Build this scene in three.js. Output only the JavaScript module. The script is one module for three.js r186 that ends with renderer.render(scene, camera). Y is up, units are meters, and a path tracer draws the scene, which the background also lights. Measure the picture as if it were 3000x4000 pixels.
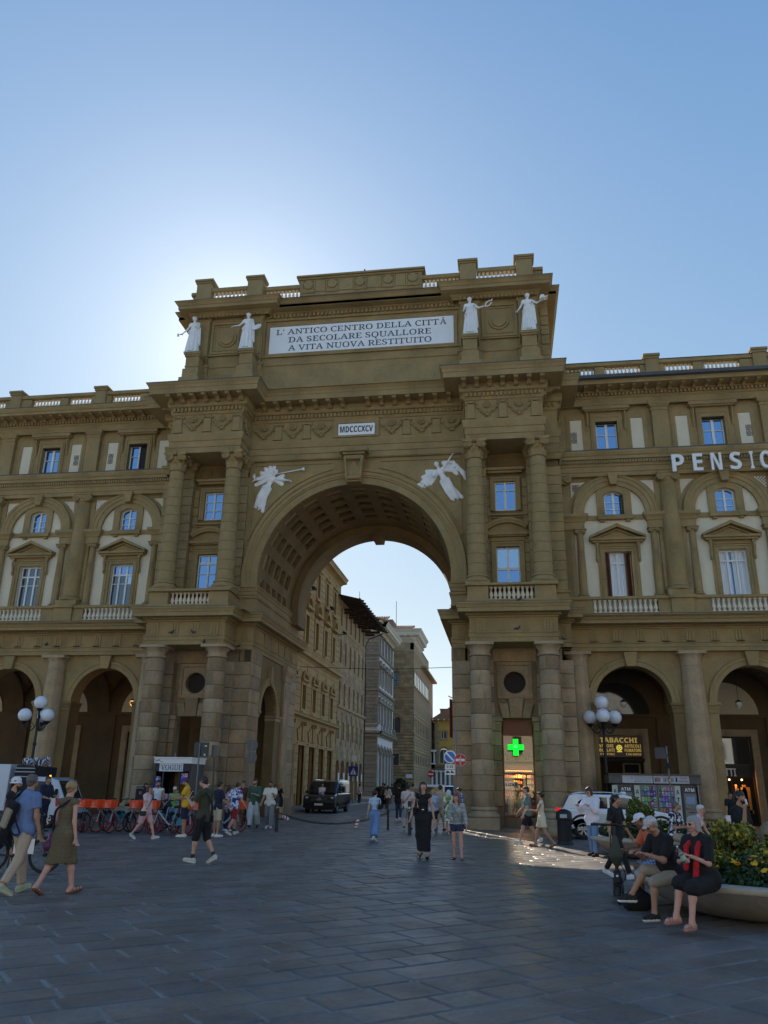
import * as THREE from 'three';
import { mergeGeometries } from 'three/addons/utils/BufferGeometryUtils.js';
import { FontLoader } from 'three/addons/loaders/FontLoader.js';
import { TextGeometry } from 'three/addons/geometries/TextGeometry.js';
import { RoundedBoxGeometry } from 'three/addons/geometries/RoundedBoxGeometry.js';

// ---------- camera, sky, sun, exposure ----------
const scene = new THREE.Scene();
const camera = new THREE.PerspectiveCamera(66.42, 0.75, 0.1, 3000);
camera.position.set(7.048, 1.744, 37.998);
camera.rotation.set(0.3339047, 0.1512043, 0.0169663, 'YXZ');
scene.add(camera);
const SUN = new THREE.Vector3().setFromSphericalCoords(1, THREE.MathUtils.degToRad(90 - 30), THREE.MathUtils.degToRad(180 + 20.8));
const smooth = (a, b, x) => { const t = Math.min(1, Math.max(0, (x - a) / (b - a))); return t * t * (3 - 2 * t); };
{
  const W = 1024, H = 512, d = new Float32Array(W * H * 4), v = new THREE.Vector3();
  for (let j = 0; j < H; j++) for (let i = 0; i < W; i++) {
    const la = ((j + .5) / H - .5) * Math.PI, lo = ((i + .5) / W - .5) * 2 * Math.PI;
    v.set(Math.cos(la) * Math.cos(lo), Math.sin(la), Math.cos(la) * Math.sin(lo));
    const g = Math.acos(Math.max(-1, Math.min(1, v.dot(SUN)))) * 57.2958, e = Math.max(0, la * 57.2958);
    const t = Math.pow(Math.min(1, e / 75), .55);
    const c = [.50 - .48 * t, .77 - .60 * t, 1.03 - .56 * t], hz = Math.exp(-e / 9) * Math.pow(.5 + .5 * Math.cos(g / 57.2958), 2), hc = [.85, .62, .12];
    const g1 = .62 * Math.exp(-g / 6.5), g2 = .40 * Math.exp(-g / 19), w = [1, .93, .80];
    for (let k = 0; k < 3; k++) d[(j * W + i) * 4 + k] = .8 * (c[k] + hc[k] * hz + (g1 + g2) * w[k]) * (la < 0 ? Math.max(.25, 1 + la * 6) : 1);
    d[(j * W + i) * 4 + 3] = 1;
  }
  const sky = new THREE.DataTexture(d, W, H, THREE.RGBAFormat, THREE.FloatType);
  sky.mapping = THREE.EquirectangularReflectionMapping; sky.magFilter = THREE.LinearFilter; sky.wrapS = THREE.RepeatWrapping; sky.needsUpdate = true;
  scene.background = sky; scene.environment = sky;
}
const sun = new THREE.DirectionalLight(0xfff0da, 5);
sun.position.copy(SUN).multiplyScalar(140); sun.castShadow = true; sun.shadow.radius = 1;
Object.assign(sun.shadow.camera, { left: -80, right: 80, top: 80, bottom: -80, near: 1, far: 400 });
sun.shadow.mapSize.set(4096, 4096);
scene.add(sun, sun.target);
const renderer = new THREE.WebGLRenderer({ antialias: true });
renderer.toneMapping = THREE.LinearToneMapping;
renderer.toneMappingExposure = 1.25;
renderer.shadowMap.enabled = true;

// ---------- random, noise, textures ----------
const rng = (s) => () => { s |= 0; s = s + 0x6D2B79F5 | 0; let t = Math.imul(s ^ s >>> 15, 1 | s); t = t + Math.imul(t ^ t >>> 7, 61 | t) ^ t; return ((t ^ t >>> 14) >>> 0) / 4294967296; };
const hash = (x, y, s) => { let n = Math.imul(x, 374761393) + Math.imul(y, 668265263) + Math.imul(s, 974634); n = Math.imul(n ^ n >>> 13, 1274126177); return ((n ^ n >>> 16) >>> 0) / 4294967296; };
function pnoise(x, y, p, s) {                                  // periodic value noise
  const xi = Math.floor(x), yi = Math.floor(y), fx = x - xi, fy = y - yi, u = fx * fx * (3 - 2 * fx), w = fy * fy * (3 - 2 * fy);
  const m = (a) => ((a % p) + p) % p, h = (a, b) => hash(m(a), m(b), s);
  return (h(xi, yi) * (1 - u) + h(xi + 1, yi) * u) * (1 - w) + (h(xi, yi + 1) * (1 - u) + h(xi + 1, yi + 1) * u) * w;
}
function fbm(u, v, p, oct, s) { let a = .5, t = 0, n = 0; for (let o = 0; o < oct; o++) { t += a * pnoise(u * p, v * p, p, s + o); n += a; a *= .55; p *= 2; } return t / n; }
function tex(n, fn, srgb) {                                     // fn(u,v) -> [r,g,b] linear 0..1
  const d = new Uint8Array(n * n * 4), enc = (c) => srgb ? (c <= .0031308 ? 12.92 * c : 1.055 * Math.pow(c, 1 / 2.4) - .055) : c;
  for (let j = 0; j < n; j++) for (let i = 0; i < n; i++) { const c = fn(i / n, j / n); for (let k = 0; k < 3; k++) d[(j * n + i) * 4 + k] = 255 * Math.min(1, Math.max(0, enc(c[k]))); d[(j * n + i) * 4 + 3] = 255; }
  const t = new THREE.DataTexture(d, n, n); t.wrapS = t.wrapT = THREE.RepeatWrapping; t.magFilter = THREE.LinearFilter; t.minFilter = THREE.LinearMipmapLinearFilter; t.generateMipmaps = true;
  if (srgb) t.colorSpace = THREE.SRGBColorSpace; t.needsUpdate = true; return t;
}
const rep = (t, m) => { const c = t.clone(); c.repeat.set(1 / m, 1 / m); c.needsUpdate = true; return c; };   // one tile per m metres
const noiseA = tex(512, (u, v) => { const a = fbm(u, v, 4, 7, 3); return [a, a, a]; }, false);
const noiseB = tex(256, (u, v) => { const a = fbm(u, v, 32, 3, 9); return [a, a, a]; }, false);
function surfTex(r, g, b, amp, s, streak = 0) {                  // blotchy surface with stains
  return tex(512, (u, v) => {
    const a = fbm(u, v, 3, 6, s) - .5, f = fbm(u, v, 40, 3, s + 20) - .5, st = streak ? (fbm(u, v * .18, 12, 4, s + 40) - .5) * streak : 0, k = 1 + amp * (a * 1.5 + f * .6) + st;
    const w = 1 + (fbm(u, v, 5, 3, s + 60) - .5) * amp * .5;
    return [r * k * w, g * k, b * k / w];
  }, true);
}
const std = (o) => new THREE.MeshStandardMaterial(o);
const lin = (r, g, b) => new THREE.Color().setRGB(r, g, b);
const M = {};
const plain = (r, g, b, rough = .8, metal = 0, extra = {}) => std({ color: lin(r, g, b), roughness: rough, metalness: metal, ...extra });
{
  const bump = rep(noiseB, .5);
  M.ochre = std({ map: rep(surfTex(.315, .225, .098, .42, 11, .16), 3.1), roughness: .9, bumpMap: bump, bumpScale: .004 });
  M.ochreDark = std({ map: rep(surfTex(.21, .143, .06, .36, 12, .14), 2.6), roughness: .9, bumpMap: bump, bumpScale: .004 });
  M.stone = std({ map: rep(surfTex(.345, .25, .145, .6, 13, .22), 2.3), roughness: .9, bumpMap: rep(noiseA, .7), bumpScale: .012 });
  M.stone2 = std({ map: rep(surfTex(.30, .215, .123, .6, 14, .2), 2.7), roughness: .9, bumpMap: rep(noiseA, .8), bumpScale: .012 });
  M.stone3 = std({ map: rep(surfTex(.385, .28, .165, .6, 15, .22), 2.1), roughness: .9, bumpMap: rep(noiseA, .6), bumpScale: .012 });
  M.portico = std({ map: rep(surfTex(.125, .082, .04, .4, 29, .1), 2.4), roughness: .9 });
  M.cream = std({ map: rep(surfTex(.70, .63, .47, .12, 16, .05), 2.5), roughness: .92, bumpMap: bump, bumpScale: .003 });
  M.marble = std({ map: rep(surfTex(.84, .83, .80, .14, 17, .08), .9), roughness: .6, bumpMap: rep(noiseA, .4), bumpScale: .004 });
  M.balu = std({ map: rep(surfTex(.74, .66, .50, .22, 18, .1), .8), roughness: .8 });
  M.plaque = std({ map: rep(surfTex(.86, .86, .86, .08, 19), 1.4), roughness: .55 });
  M.lead = plain(.07, .075, .08, .6);
  M.ink = plain(.012, .012, .014, .6);
  M.white = plain(.8, .8, .78, .45);
  M.whiteFrame = plain(.78, .77, .74, .5);
  M.dark = plain(.02, .018, .016, .8);
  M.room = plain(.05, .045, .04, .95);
  M.brownWood = plain(.14, .055, .025, .6);
  M.iron = plain(.018, .02, .023, .5, .3);
  M.pane = std({ color: lin(.25, .37, .55), roughness: .03, metalness: .92 });
  M.paneLite = std({ color: lin(.45, .53, .62), roughness: .05, metalness: .85 });
  M.paneDark = std({ color: lin(.16, .17, .18), roughness: .04, metalness: .8 });
  M.curtain = plain(.75, .75, .74, .95);
  M.streetOchre = std({ map: rep(surfTex(.40, .27, .11, .3, 21, .12), 3), roughness: .9, bumpMap: bump, bumpScale: .004 });
  M.streetStone = std({ map: rep(surfTex(.36, .26, .145, .45, 22, .12), 2.6), roughness: .92, bumpMap: rep(noiseA, .7), bumpScale: .015 });
  M.greyStone = std({ map: rep(surfTex(.30, .255, .19, .35, 23, .12), 2.2), roughness: .9, bumpMap: bump, bumpScale: .006 });
  M.whitePlaster = std({ map: rep(surfTex(.72, .70, .66, .08, 24, .04), 2.6), roughness: .92 });
  M.strozzi = std({ map: rep(surfTex(.40, .285, .155, .5, 25, .15), 2.4), roughness: .93, bumpMap: rep(noiseA, .7), bumpScale: .02 });
  M.yellow = std({ map: rep(surfTex(.62, .38, .085, .2, 26, .1), 2.6), roughness: .9 });
  M.roofTile = std({ map: rep(surfTex(.33, .175, .10, .7, 27), 1.2), roughness: .9 });
  M.wood = std({ map: rep(surfTex(.05, .032, .02, .5, 28), 1.2), roughness: .8 });
}

// ---------- geometry helpers ----------
const V2 = (x, y) => new THREE.Vector2(x, y), V3 = (x, y, z) => new THREE.Vector3(x, y, z);
let SX = 1;                                                      // -1 while a left-hand mirror image is being built
function boxUV(g) {
  const p = g.attributes.position, n = g.attributes.normal, uv = new Float32Array(p.count * 2);
  for (let i = 0; i < p.count; i++) {
    const ax = Math.abs(n.getX(i)), ay = Math.abs(n.getY(i)), az = Math.abs(n.getZ(i)); let u, v;
    if (ay > ax && ay > az) { u = p.getX(i); v = p.getZ(i); } else if (ax > az) { u = p.getZ(i) + 1.7; v = p.getY(i); } else { u = p.getX(i); v = p.getY(i); }
    uv[i * 2] = u; uv[i * 2 + 1] = v;
  }
  g.setAttribute('uv', new THREE.BufferAttribute(uv, 2));
}
function merge(gs, keepUV) {
  gs = (Array.isArray(gs) ? gs.flat(9) : [gs]).filter(Boolean).map((g) => {
    let h = g.index ? g.toNonIndexed() : g;
    if (!h.attributes.normal) h.computeVertexNormals();
    if (!h.attributes.uv) h.setAttribute('uv', new THREE.BufferAttribute(new Float32Array(h.attributes.position.count * 2), 2));
    for (const k of Object.keys(h.attributes)) if (!['position', 'normal', 'uv', 'color'].includes(k)) h.deleteAttribute(k);
    return h;
  });
  const hasC = gs.some((g) => g.attributes.color);
  if (hasC) for (const g of gs) if (!g.attributes.color) g.setAttribute('color', new THREE.BufferAttribute(new Float32Array(g.attributes.position.count * 3).fill(1), 3));
  const m = gs.length === 1 ? gs[0] : mergeGeometries(gs, false);
  if (!keepUV) boxUV(m);
  return m;
}
function mirror(g) {
  const h = g.clone(); const p = h.attributes.position, n = h.attributes.normal;
  for (let i = 0; i < p.count; i++) { p.setX(i, -p.getX(i)); if (n) n.setX(i, -n.getX(i)); }
  for (const k of Object.keys(h.attributes)) { const a = h.attributes[k], s = a.itemSize; for (let t = 0; t + 2 < a.count; t += 3) for (let c = 0; c < s; c++) { const q = a.array[(t + 1) * s + c]; a.array[(t + 1) * s + c] = a.array[(t + 2) * s + c]; a.array[(t + 2) * s + c] = q; } }
  return h;
}
function part(parent, name, gs, mat, ud) {
  let g = merge(gs, ud && ud.keepUV); if (SX < 0) g = mirror(g);
  const m = new THREE.Mesh(g, mat); m.name = name; m.castShadow = m.receiveShadow = true;
  if (ud) { if (ud.kind) m.userData.kind = ud.kind; if (ud.label) m.userData.label = ud.label; }
  parent.add(m); return m;
}
function inst(parent, name, g, mat, x, y, z, ry = 0) {           // a child that shares an already merged geometry
  const m = new THREE.Mesh(g, mat); m.name = name; m.position.set(SX * x, y, z); m.rotation.y = SX * ry; m.castShadow = m.receiveShadow = true; parent.add(m); return m;
}
const used = {};
const numbered = (n) => { used[n] = (used[n] || 0) + 1; return used[n] === 1 ? n : n + '_' + String(used[n] - 1).padStart(3, '0'); };
function thing(name, label, category, x = 0, y = 0, z = 0, ry = 0, group) {
  const o = new THREE.Group(); o.name = numbered(name); o.position.set(x, y, z); o.rotation.y = ry; scene.add(o);
  o.userData = { label, category }; if (group) o.userData.group = group; return o;
}
function struct(name, gs, mat, kind = 'structure') { const m = part(scene, numbered(name), gs, mat); m.userData.kind = kind; return m; }
const tr = (g, x, y, z, rx = 0, ry = 0, rz = 0) => { const m = new THREE.Matrix4().makeRotationFromEuler(new THREE.Euler(rx, ry, rz)); m.setPosition(x, y, z); return g.applyMatrix4(m); };
const box = (x0, x1, y0, y1, z0, z1) => tr(new THREE.BoxGeometry(Math.abs(x1 - x0), Math.abs(y1 - y0), Math.abs(z1 - z0)), (x0 + x1) / 2, (y0 + y1) / 2, (z0 + z1) / 2);
function cbox(x0, x1, y0, y1, z0, z1, c = .02) {                 // box with chamfered edges
  const w = x1 - x0, h = y1 - y0, d = z1 - z0, s = new THREE.Shape();
  s.moveTo(x0 + c, y0 + c); s.lineTo(x1 - c, y0 + c); s.lineTo(x1 - c, y1 - c); s.lineTo(x0 + c, y1 - c);
  return tr(new THREE.ExtrudeGeometry(s, { depth: d - 2 * c, bevelEnabled: true, bevelThickness: c, bevelSize: c, bevelSegments: 1 }), 0, 0, z0 + c);
}
const cyl = (r0, r1, h, x, y, z, seg = 16, open = false) => tr(new THREE.CylinderGeometry(r1, r0, h, seg, 1, open), x, y + h / 2, z);
const ball = (r, x, y, z, d = 10) => tr(new THREE.SphereGeometry(r, d, Math.ceil(d * .7)), x, y, z);
const lathe = (pts, seg = 24, x = 0, y = 0, z = 0) => tr(new THREE.LatheGeometry(pts.map((p) => V2(p[0], p[1])), seg), x, y, z);
function tube(pts, r, seg = 12, rad = 6, closed = false) { return new THREE.TubeGeometry(new THREE.CatmullRomCurve3(pts.map((p) => V3(...p)), closed, 'centripetal'), seg, r, rad, closed); }
function bar(a, b, r, seg = 8, r2 = r) {                          // straight round bar between two points
  const A = V3(...a), B = V3(...b), L = A.distanceTo(B), g = new THREE.CylinderGeometry(r2, r, L, seg); g.translate(0, L / 2, 0);
  g.applyQuaternion(new THREE.Quaternion().setFromUnitVectors(V3(0, 1, 0), B.clone().sub(A).normalize())); return g.translate(A.x, A.y, A.z);
}
function flat(a, b, w, t) {                                       // straight square bar
  const A = V3(...a), B = V3(...b), L = A.distanceTo(B), g = new THREE.BoxGeometry(w, L, t); g.translate(0, L / 2, 0);
  g.applyQuaternion(new THREE.Quaternion().setFromUnitVectors(V3(0, 1, 0), B.clone().sub(A).normalize())); return g.translate(A.x, A.y, A.z);
}
function soup(tris, norms) { const g = new THREE.BufferGeometry(); g.setAttribute('position', new THREE.Float32BufferAttribute(tris, 3)); if (norms) g.setAttribute('normal', new THREE.Float32BufferAttribute(norms, 3)); else g.computeVertexNormals(); return g; }
// sweep a wall-moulding profile [[out, y], ...] (bottom to top) along a plan path [[x, z], ...]; out is to the left-hand normal (-dz, dx)
function sweep(prof, path, caps = true) {
  const n = path.length, P = [], N = [], nr = [];
  for (let i = 0; i < n - 1; i++) { const dx = path[i + 1][0] - path[i][0], dz = path[i + 1][1] - path[i][1], l = Math.hypot(dx, dz); nr.push([-dz / l, dx / l]); }
  const mv = path.map((_, i) => { const a = nr[Math.max(0, i - 1)], b = nr[Math.min(n - 2, i)], d = 1 + a[0] * b[0] + a[1] * b[1]; return [(a[0] + b[0]) / d, (a[1] + b[1]) / d]; });
  const at = (i, p) => [path[i][0] + mv[i][0] * p[0], p[1], path[i][1] + mv[i][1] * p[0]];
  for (let i = 0; i < n - 1; i++) for (let j = 0; j < prof.length - 1; j++) {
    const a = at(i, prof[j]), b = at(i + 1, prof[j]), c = at(i + 1, prof[j + 1]), d = at(i, prof[j + 1]);
    const dO = prof[j + 1][0] - prof[j][0], dY = prof[j + 1][1] - prof[j][1], l = Math.hypot(dO, dY) || 1, nn = [nr[i][0] * dY / l, -dO / l, nr[i][1] * dY / l];
    P.push(...a, ...b, ...c, ...a, ...c, ...d); for (let k = 0; k < 6; k++) N.push(...nn);
  }
  if (caps) for (const e of [0, n - 1]) {
    const pts = prof.map((p) => V2(p[0], p[1])); const mn = Math.min(...prof.map((p) => p[0]), 0); pts.push(V2(mn, prof[prof.length - 1][1]), V2(mn, prof[0][1]));
    const f = THREE.ShapeUtils.triangulateShape(pts, []), dx = path[e ? n - 1 : 1][0] - path[e ? n - 2 : 0][0], dz = path[e ? n - 1 : 1][1] - path[e ? n - 2 : 0][1], l = Math.hypot(dx, dz), s = e ? 1 : -1;
    for (const t of f) for (const q of (e ? t : [t[0], t[2], t[1]])) { P.push(...at(e, [pts[q].x, pts[q].y])); N.push(s * dx / l, 0, s * dz / l); }
  }
  return soup(P, N);
}
// sweep a profile [[dr, z], ...] round an arc in a plane facing +z
function arcSweep(prof, cx, cy, r, a0, a1, seg = 40) {
  const P = [], N = [];
  for (let i = 0; i < seg; i++) for (let j = 0; j < prof.length - 1; j++) {
    const t0 = a0 + (a1 - a0) * i / seg, t1 = a0 + (a1 - a0) * (i + 1) / seg, [r0, z0] = prof[j], [r1, z1] = prof[j + 1];
    const q = (R, t, z) => [cx + (r + R) * Math.cos(t), cy + (r + R) * Math.sin(t), z], l = Math.hypot(r1 - r0, z1 - z0) || 1, nr = -(z1 - z0) / l, nz = (r1 - r0) / l;
    const m = (t) => [nr * Math.cos(t), nr * Math.sin(t), nz];
    const a = q(r0, t0, z0), b = q(r1, t0, z1), c = q(r1, t1, z1), d = q(r0, t1, z0);
    P.push(...a, ...b, ...c, ...a, ...c, ...d); N.push(...m(t0), ...m(t0), ...m(t1), ...m(t0), ...m(t1), ...m(t1));
  }
  return soup(P, N);
}
function prism(pts, z0, z1, holes = [], bev = 0) {                // polygon in xy pulled from z0 to z1
  const s = pts instanceof THREE.Shape ? pts : new THREE.Shape(pts.map((p) => V2(...p)));
  for (const h of holes) s.holes.push(h instanceof THREE.Path ? h : new THREE.Path(h.map((p) => V2(...p))));
  return tr(new THREE.ExtrudeGeometry(s, { depth: z1 - z0 - 2 * bev, bevelEnabled: bev > 0, bevelThickness: bev, bevelSize: bev, bevelOffset: -bev, bevelSegments: 1, curveSegments: 20 }), 0, 0, z0 + bev);
}
const rect = (x0, x1, y0, y1) => [[x0, y0], [x1, y0], [x1, y1], [x0, y1]];
function archPts(cx, hw, y0, ys, rise = hw, n = 20) {              // doorway outline with a round or segmental head
  const p = [[cx - hw, y0], [cx + hw, y0], [cx + hw, ys]], R = (hw * hw + rise * rise) / (2 * rise), cy = ys + rise - R, a = Math.asin(Math.min(1, hw / R));
  for (let i = 1; i < n; i++) { const t = a - 2 * a * i / n; p.push([cx + R * Math.sin(t), cy + R * Math.cos(t)]); }
  p.push([cx - hw, ys]); return p;
}
const ring = (pts, t) => { const cx = pts.reduce((s, p) => s + p[0], 0) / pts.length, cy = pts.reduce((s, p) => s + p[1], 0) / pts.length; return pts.map(([x, y]) => [x + Math.sign(x - cx) * -t, y + Math.sign(y - cy) * -t]); };
const ROT = Math.PI / 180;
const portal = (cx, ho, hi, y0, yo, yi, z0, z1) => prism([[cx - ho, y0], [cx - ho, yo], [cx + ho, yo], [cx + ho, y0], [cx + hi, y0], [cx + hi, yi], [cx - hi, yi], [cx - hi, y0]], z0, z1);
// ---------- architectural details ----------
function spiral(r, turns, t, seg = 44) {                          // a volute scroll in the xy plane
  const p = []; for (let i = 0; i <= seg; i++) { const a = i / seg * turns * 2 * Math.PI, q = r * (1 - .86 * i / seg); p.push([q * Math.cos(a + 1.57), q * Math.sin(a + 1.57), t]); }
  return tube(p, r * .13, seg, 5);
}
function volute(r, th) { return [tr(new THREE.CylinderGeometry(r, r, th, 20), 0, 0, 0, Math.PI / 2), spiral(r * .9, 2.2, th / 2), tr(spiral(r * .9, 2.2, th / 2), 0, 0, 0, 0, Math.PI), ball(r * .2, 0, 0, th / 2, 8)]; }
function leaf(w, h, r, ang, y) {                                  // acanthus leaf curling outwards from a bell
  const g = new THREE.PlaneGeometry(w, h, 6, 8), p = g.attributes.position;
  for (let i = 0; i < p.count; i++) {
    const u = p.getX(i) / w * 2, v = p.getY(i) / h + .5, lobe = 1 - .22 * Math.abs(Math.sin(v * 9.4)), wd = (.75 + .45 * Math.sin(v * 2.6)) * lobe * (v > .85 ? 1 - (v - .85) * 3 : 1);
    const out = .03 + .16 * Math.pow(v, 3) + .03 * Math.cos(u * 3) - .03 * u * u, drop = v > .82 ? (v - .82) * 1.1 : 0;
    p.setXYZ(i, u * w / 2 * wd, y + (v - drop) * h, r + out);
  }
  g.computeVertexNormals(); return g.applyMatrix4(new THREE.Matrix4().makeRotationY(ang));
}
function compositeCapital(r, h) {                                 // base at y = 0
  const g = [lathe([[r, 0], [r + .05, .01], [r + .06, .04], [r + .04, .07], [r, .08], [r * .98, h * .3], [r * 1.02, h * .6], [r * 1.2, h * .72], [r * 1.22, h * .8], [r, h * .82]], 24)];
  for (let i = 0; i < 8; i++) { g.push(leaf(.27, h * .42, r - .02, i * Math.PI / 4, .08)); g.push(leaf(.27, h * .62, r - .05, (i + .5) * Math.PI / 4, .08)); }
  for (let i = 0; i < 4; i++) {
    const a = Math.PI / 4 + i * Math.PI / 2;
    for (const v of volute(.185, .13)) g.push(tr(v, 0, 0, 0, 0, Math.PI / 2, 0).translate(0, 0, 0).applyMatrix4(new THREE.Matrix4().makeRotationY(-Math.PI / 2)).translate(.16 + r, h * .73, 0).applyMatrix4(new THREE.Matrix4().makeRotationY(a)));
    for (const s of [-1, 1]) g.push(...volute(.15, .08).map((v) => v.translate(s * r * .72, h * .73, r + .09).applyMatrix4(new THREE.Matrix4().makeRotationY(i * Math.PI / 2))));
    g.push(tr(ball(.1, 0, 0, 0, 9), 0, h * .93, r + .17, 0, 0, 0).applyMatrix4(new THREE.Matrix4().makeRotationY(i * Math.PI / 2)));
  }
  const q = r + .2, s = new THREE.Shape(); s.moveTo(-q, -q);
  s.quadraticCurveTo(0, -q + .16, q, -q); s.quadraticCurveTo(q - .16, 0, q, q); s.quadraticCurveTo(0, q - .16, -q, q); s.quadraticCurveTo(-q + .16, 0, -q, -q);
  g.push(tr(new THREE.ExtrudeGeometry(s, { depth: h * .12, bevelEnabled: true, bevelThickness: .02, bevelSize: .02, bevelSegments: 1, curveSegments: 8 }), 0, h - .02, 0, Math.PI / 2));
  return g;
}
function ionicCapital(r, h, vr) {
  const g = [lathe([[r, 0], [r + .03, .02], [r + .03, .06], [r, .08], [r + .02, h * .35], [r + .09, h * .5], [r + .09, h * .62], [r, h * .66]], 22)];
  for (const s of [-1, 1]) { for (const v of volute(vr, 2 * r + .12)) g.push(v.translate(s * (r + .02), h * .52, 0)); }
  g.push(box(-r - .02, r + .02, h * .5, h * .86, -r - .04, r + .05), cbox(-r - .16, r + .16, h * .86, h, -r - .1, r + .1, .02)); return g;
}
function drumGeo(r0, r1, h, j = .022) { return lathe([[r0 - j * 1.4, 0], [r0 - j * .2, j * .8], [r0, j * 1.8], [(r0 + r1) / 2 + .004, h / 2], [r1, h - j * 1.8], [r1 - j * .2, h - j * .8], [r1 - j * 1.4, h]], 30); }
const baseProfile = (r, h) => { const p = []; const tor = (y0, y1, R) => { for (let i = 0; i <= 6; i++) { const a = -Math.PI / 2 + Math.PI * i / 6; p.push([R + Math.cos(a) * (y1 - y0) / 2, (y0 + y1) / 2 + Math.sin(a) * (y1 - y0) / 2]); } };
  tor(0, h * .42, r * 1.22); p.push([r * 1.17, h * .46], [r * 1.1, h * .55], [r * 1.09, h * .62]); tor(h * .64, h * .9, r * 1.07); p.push([r * 1.03, h * .93], [r * 1.02, h]); return p; };
const balusterGeo = merge((() => { const h = 1, s = 1; return [lathe([[.105, .09], [.105, .11], [.07, .15], [.075, .2], [.125, .3], [.132, .38], [.105, .5], [.066, .68], [.06, .78], [.085, .82], [.085, .85], [.065, .87], [.1, .92]], 12), box(-.115, .115, 0, .095, -.115, .115), box(-.11, .11, .91, 1, -.11, .11)]; })());
function balustrade(parent, x0, x1, y0, y1, z, n, label) {        // row of balusters, each a child
  const b = part(parent, 'balustrade', [cbox(x0, x1, y0 - .06, y0 + .01, z - .16, z + .16, .01)], M.ochre);
  for (let i = 0; i < n; i++) { const m = inst(b, 'baluster', balusterGeo, M.balu, x0 + (x1 - x0) * (i + .5) / n, y0, z); m.scale.set((y1 - y0) * 1.25, y1 - y0, (y1 - y0) * 1.25); }
  return b;
}
// window: white joinery with separate panes. rows = heights of the transoms (fractions), rise = arched head
function win(parent, cx, y0, w, h, z, o = {}) {
  const { rows = [], cols = 2, rise = 0, glass = M.pane, fr = .06, mul = .1, mat = M.whiteFrame, seed = 0 } = o, f = [], ys = [0, ...rows.map((r) => r * h), h];
  const out = rise ? archPts(cx, w / 2, y0, y0 + h, rise, 8) : rect(cx - w / 2, cx + w / 2, y0, y0 + h);
  const inn = rise ? archPts(cx, w / 2 - fr, y0 + fr, y0 + h - fr * .4, rise * .94, 8) : rect(cx - w / 2 + fr, cx + w / 2 - fr, y0 + fr, y0 + h - fr);
  f.push(prism(out, z - .04, z + .03, [inn]));
  const cw = w / cols;
  for (let c = 1; c < cols; c++) f.push(box(cx - w / 2 + c * cw - mul / 2, cx - w / 2 + c * cw + mul / 2, y0 + fr, y0 + h + rise * .92, z - .03, z + .045));
  rows.forEach((r, i) => { const t = o.thick && i === o.thick[0] ? o.thick[1] : .035; f.push(box(cx - w / 2 + fr, cx + w / 2 - fr, y0 + r * h - t / 2, y0 + r * h + t / 2, z - .025, z + .036)); });
  const m = part(parent, 'window', f, mat);
  for (let c = 0; c < cols; c++) for (let r = 0; r < ys.length - 1; r++) {
    const xa = cx - w / 2 + c * cw + .02, xb = cx - w / 2 + (c + 1) * cw - .02, a = y0 + ys[r] + .01, b = y0 + ys[r + 1] - .01;
    let g; if (rise && r === ys.length - 2) { const hh = (x) => { const R = (w * w / 4 + rise * rise) / (2 * rise); return Math.sqrt(Math.max(0, R * R - (x - cx) ** 2)) - (R - rise); }; g = prism([[xa, a], [xb, a], [xb, b + hh(xb) - .03], [(xa + xb) / 2, b + hh((xa + xb) / 2) - .03], [xa, b + hh(xa) - .03]], z - .02, z - .012); }
    else g = box(xa, xb, a, b, z - .02, z - .012);
    if (glass !== M.glass) { const k = (hash(Math.round(cx * 31), Math.round(y0 * 17) + c * 5 + r, 5 + seed) - .5) * .012, k2 = (hash(Math.round(cx * 13), Math.round(y0 * 7) + c * 3 + r, 8 + seed) - .5) * .012, px = (xa + xb) / 2, py = (a + b) / 2; g.translate(-px, -py, -z); g.rotateX(k); g.rotateY(k2); g.translate(px, py, z); }
    part(m, 'pane', g, o.panes ? o.panes[c * (ys.length - 1) + r] || glass : glass);
  }
  return m;
}
M.glass = new THREE.MeshPhysicalMaterial({ color: 0xffffff, roughness: .02, transmission: 1, thickness: 0, ior: 1.6 });
function curtain(parent, x0, x1, y0, y1, z, mat = M.curtain, amp = .03) {
  const n = Math.max(14, Math.round((x1 - x0) / .02)), P = [], q = (i) => [x0 + (x1 - x0) * i / n, z + amp * Math.sin(i * .9) + amp * .5 * Math.sin(i * .37 + 1)];
  for (let i = 0; i < n; i++) { const a = q(i), b = q(i + 1); P.push(a[0], y0, a[1], b[0], y0, b[1], b[0], y1, b[1], a[0], y0, a[1], b[0], y1, b[1], a[0], y1, a[1]); }
  return part(parent, 'curtain', soup(P), mat);
}
function shutter(parent, x0, x1, y0, y1, z, mat = M.brownWood) {  // louvred leaf: frame with slats
  const t = .06, m = part(parent, 'shutter', [prism(rect(x0, x1, y0, y1), z, z + .045, [rect(x0 + t, x1 - t, y0 + t, y1 - t)])], mat), g = merge(tr(new THREE.BoxGeometry(x1 - x0 - 2 * t, .012, .06), 0, 0, 0, .7));
  const n = Math.floor((y1 - y0 - 2 * t) / .1); for (let i = 0; i < n; i++) inst(m, 'slat', g, mat, SX < 0 ? (x0 + x1) / 2 : (x0 + x1) / 2, y0 + t + (i + .5) * (y1 - y0 - 2 * t) / n, z + .022);
  return m;
}
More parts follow.
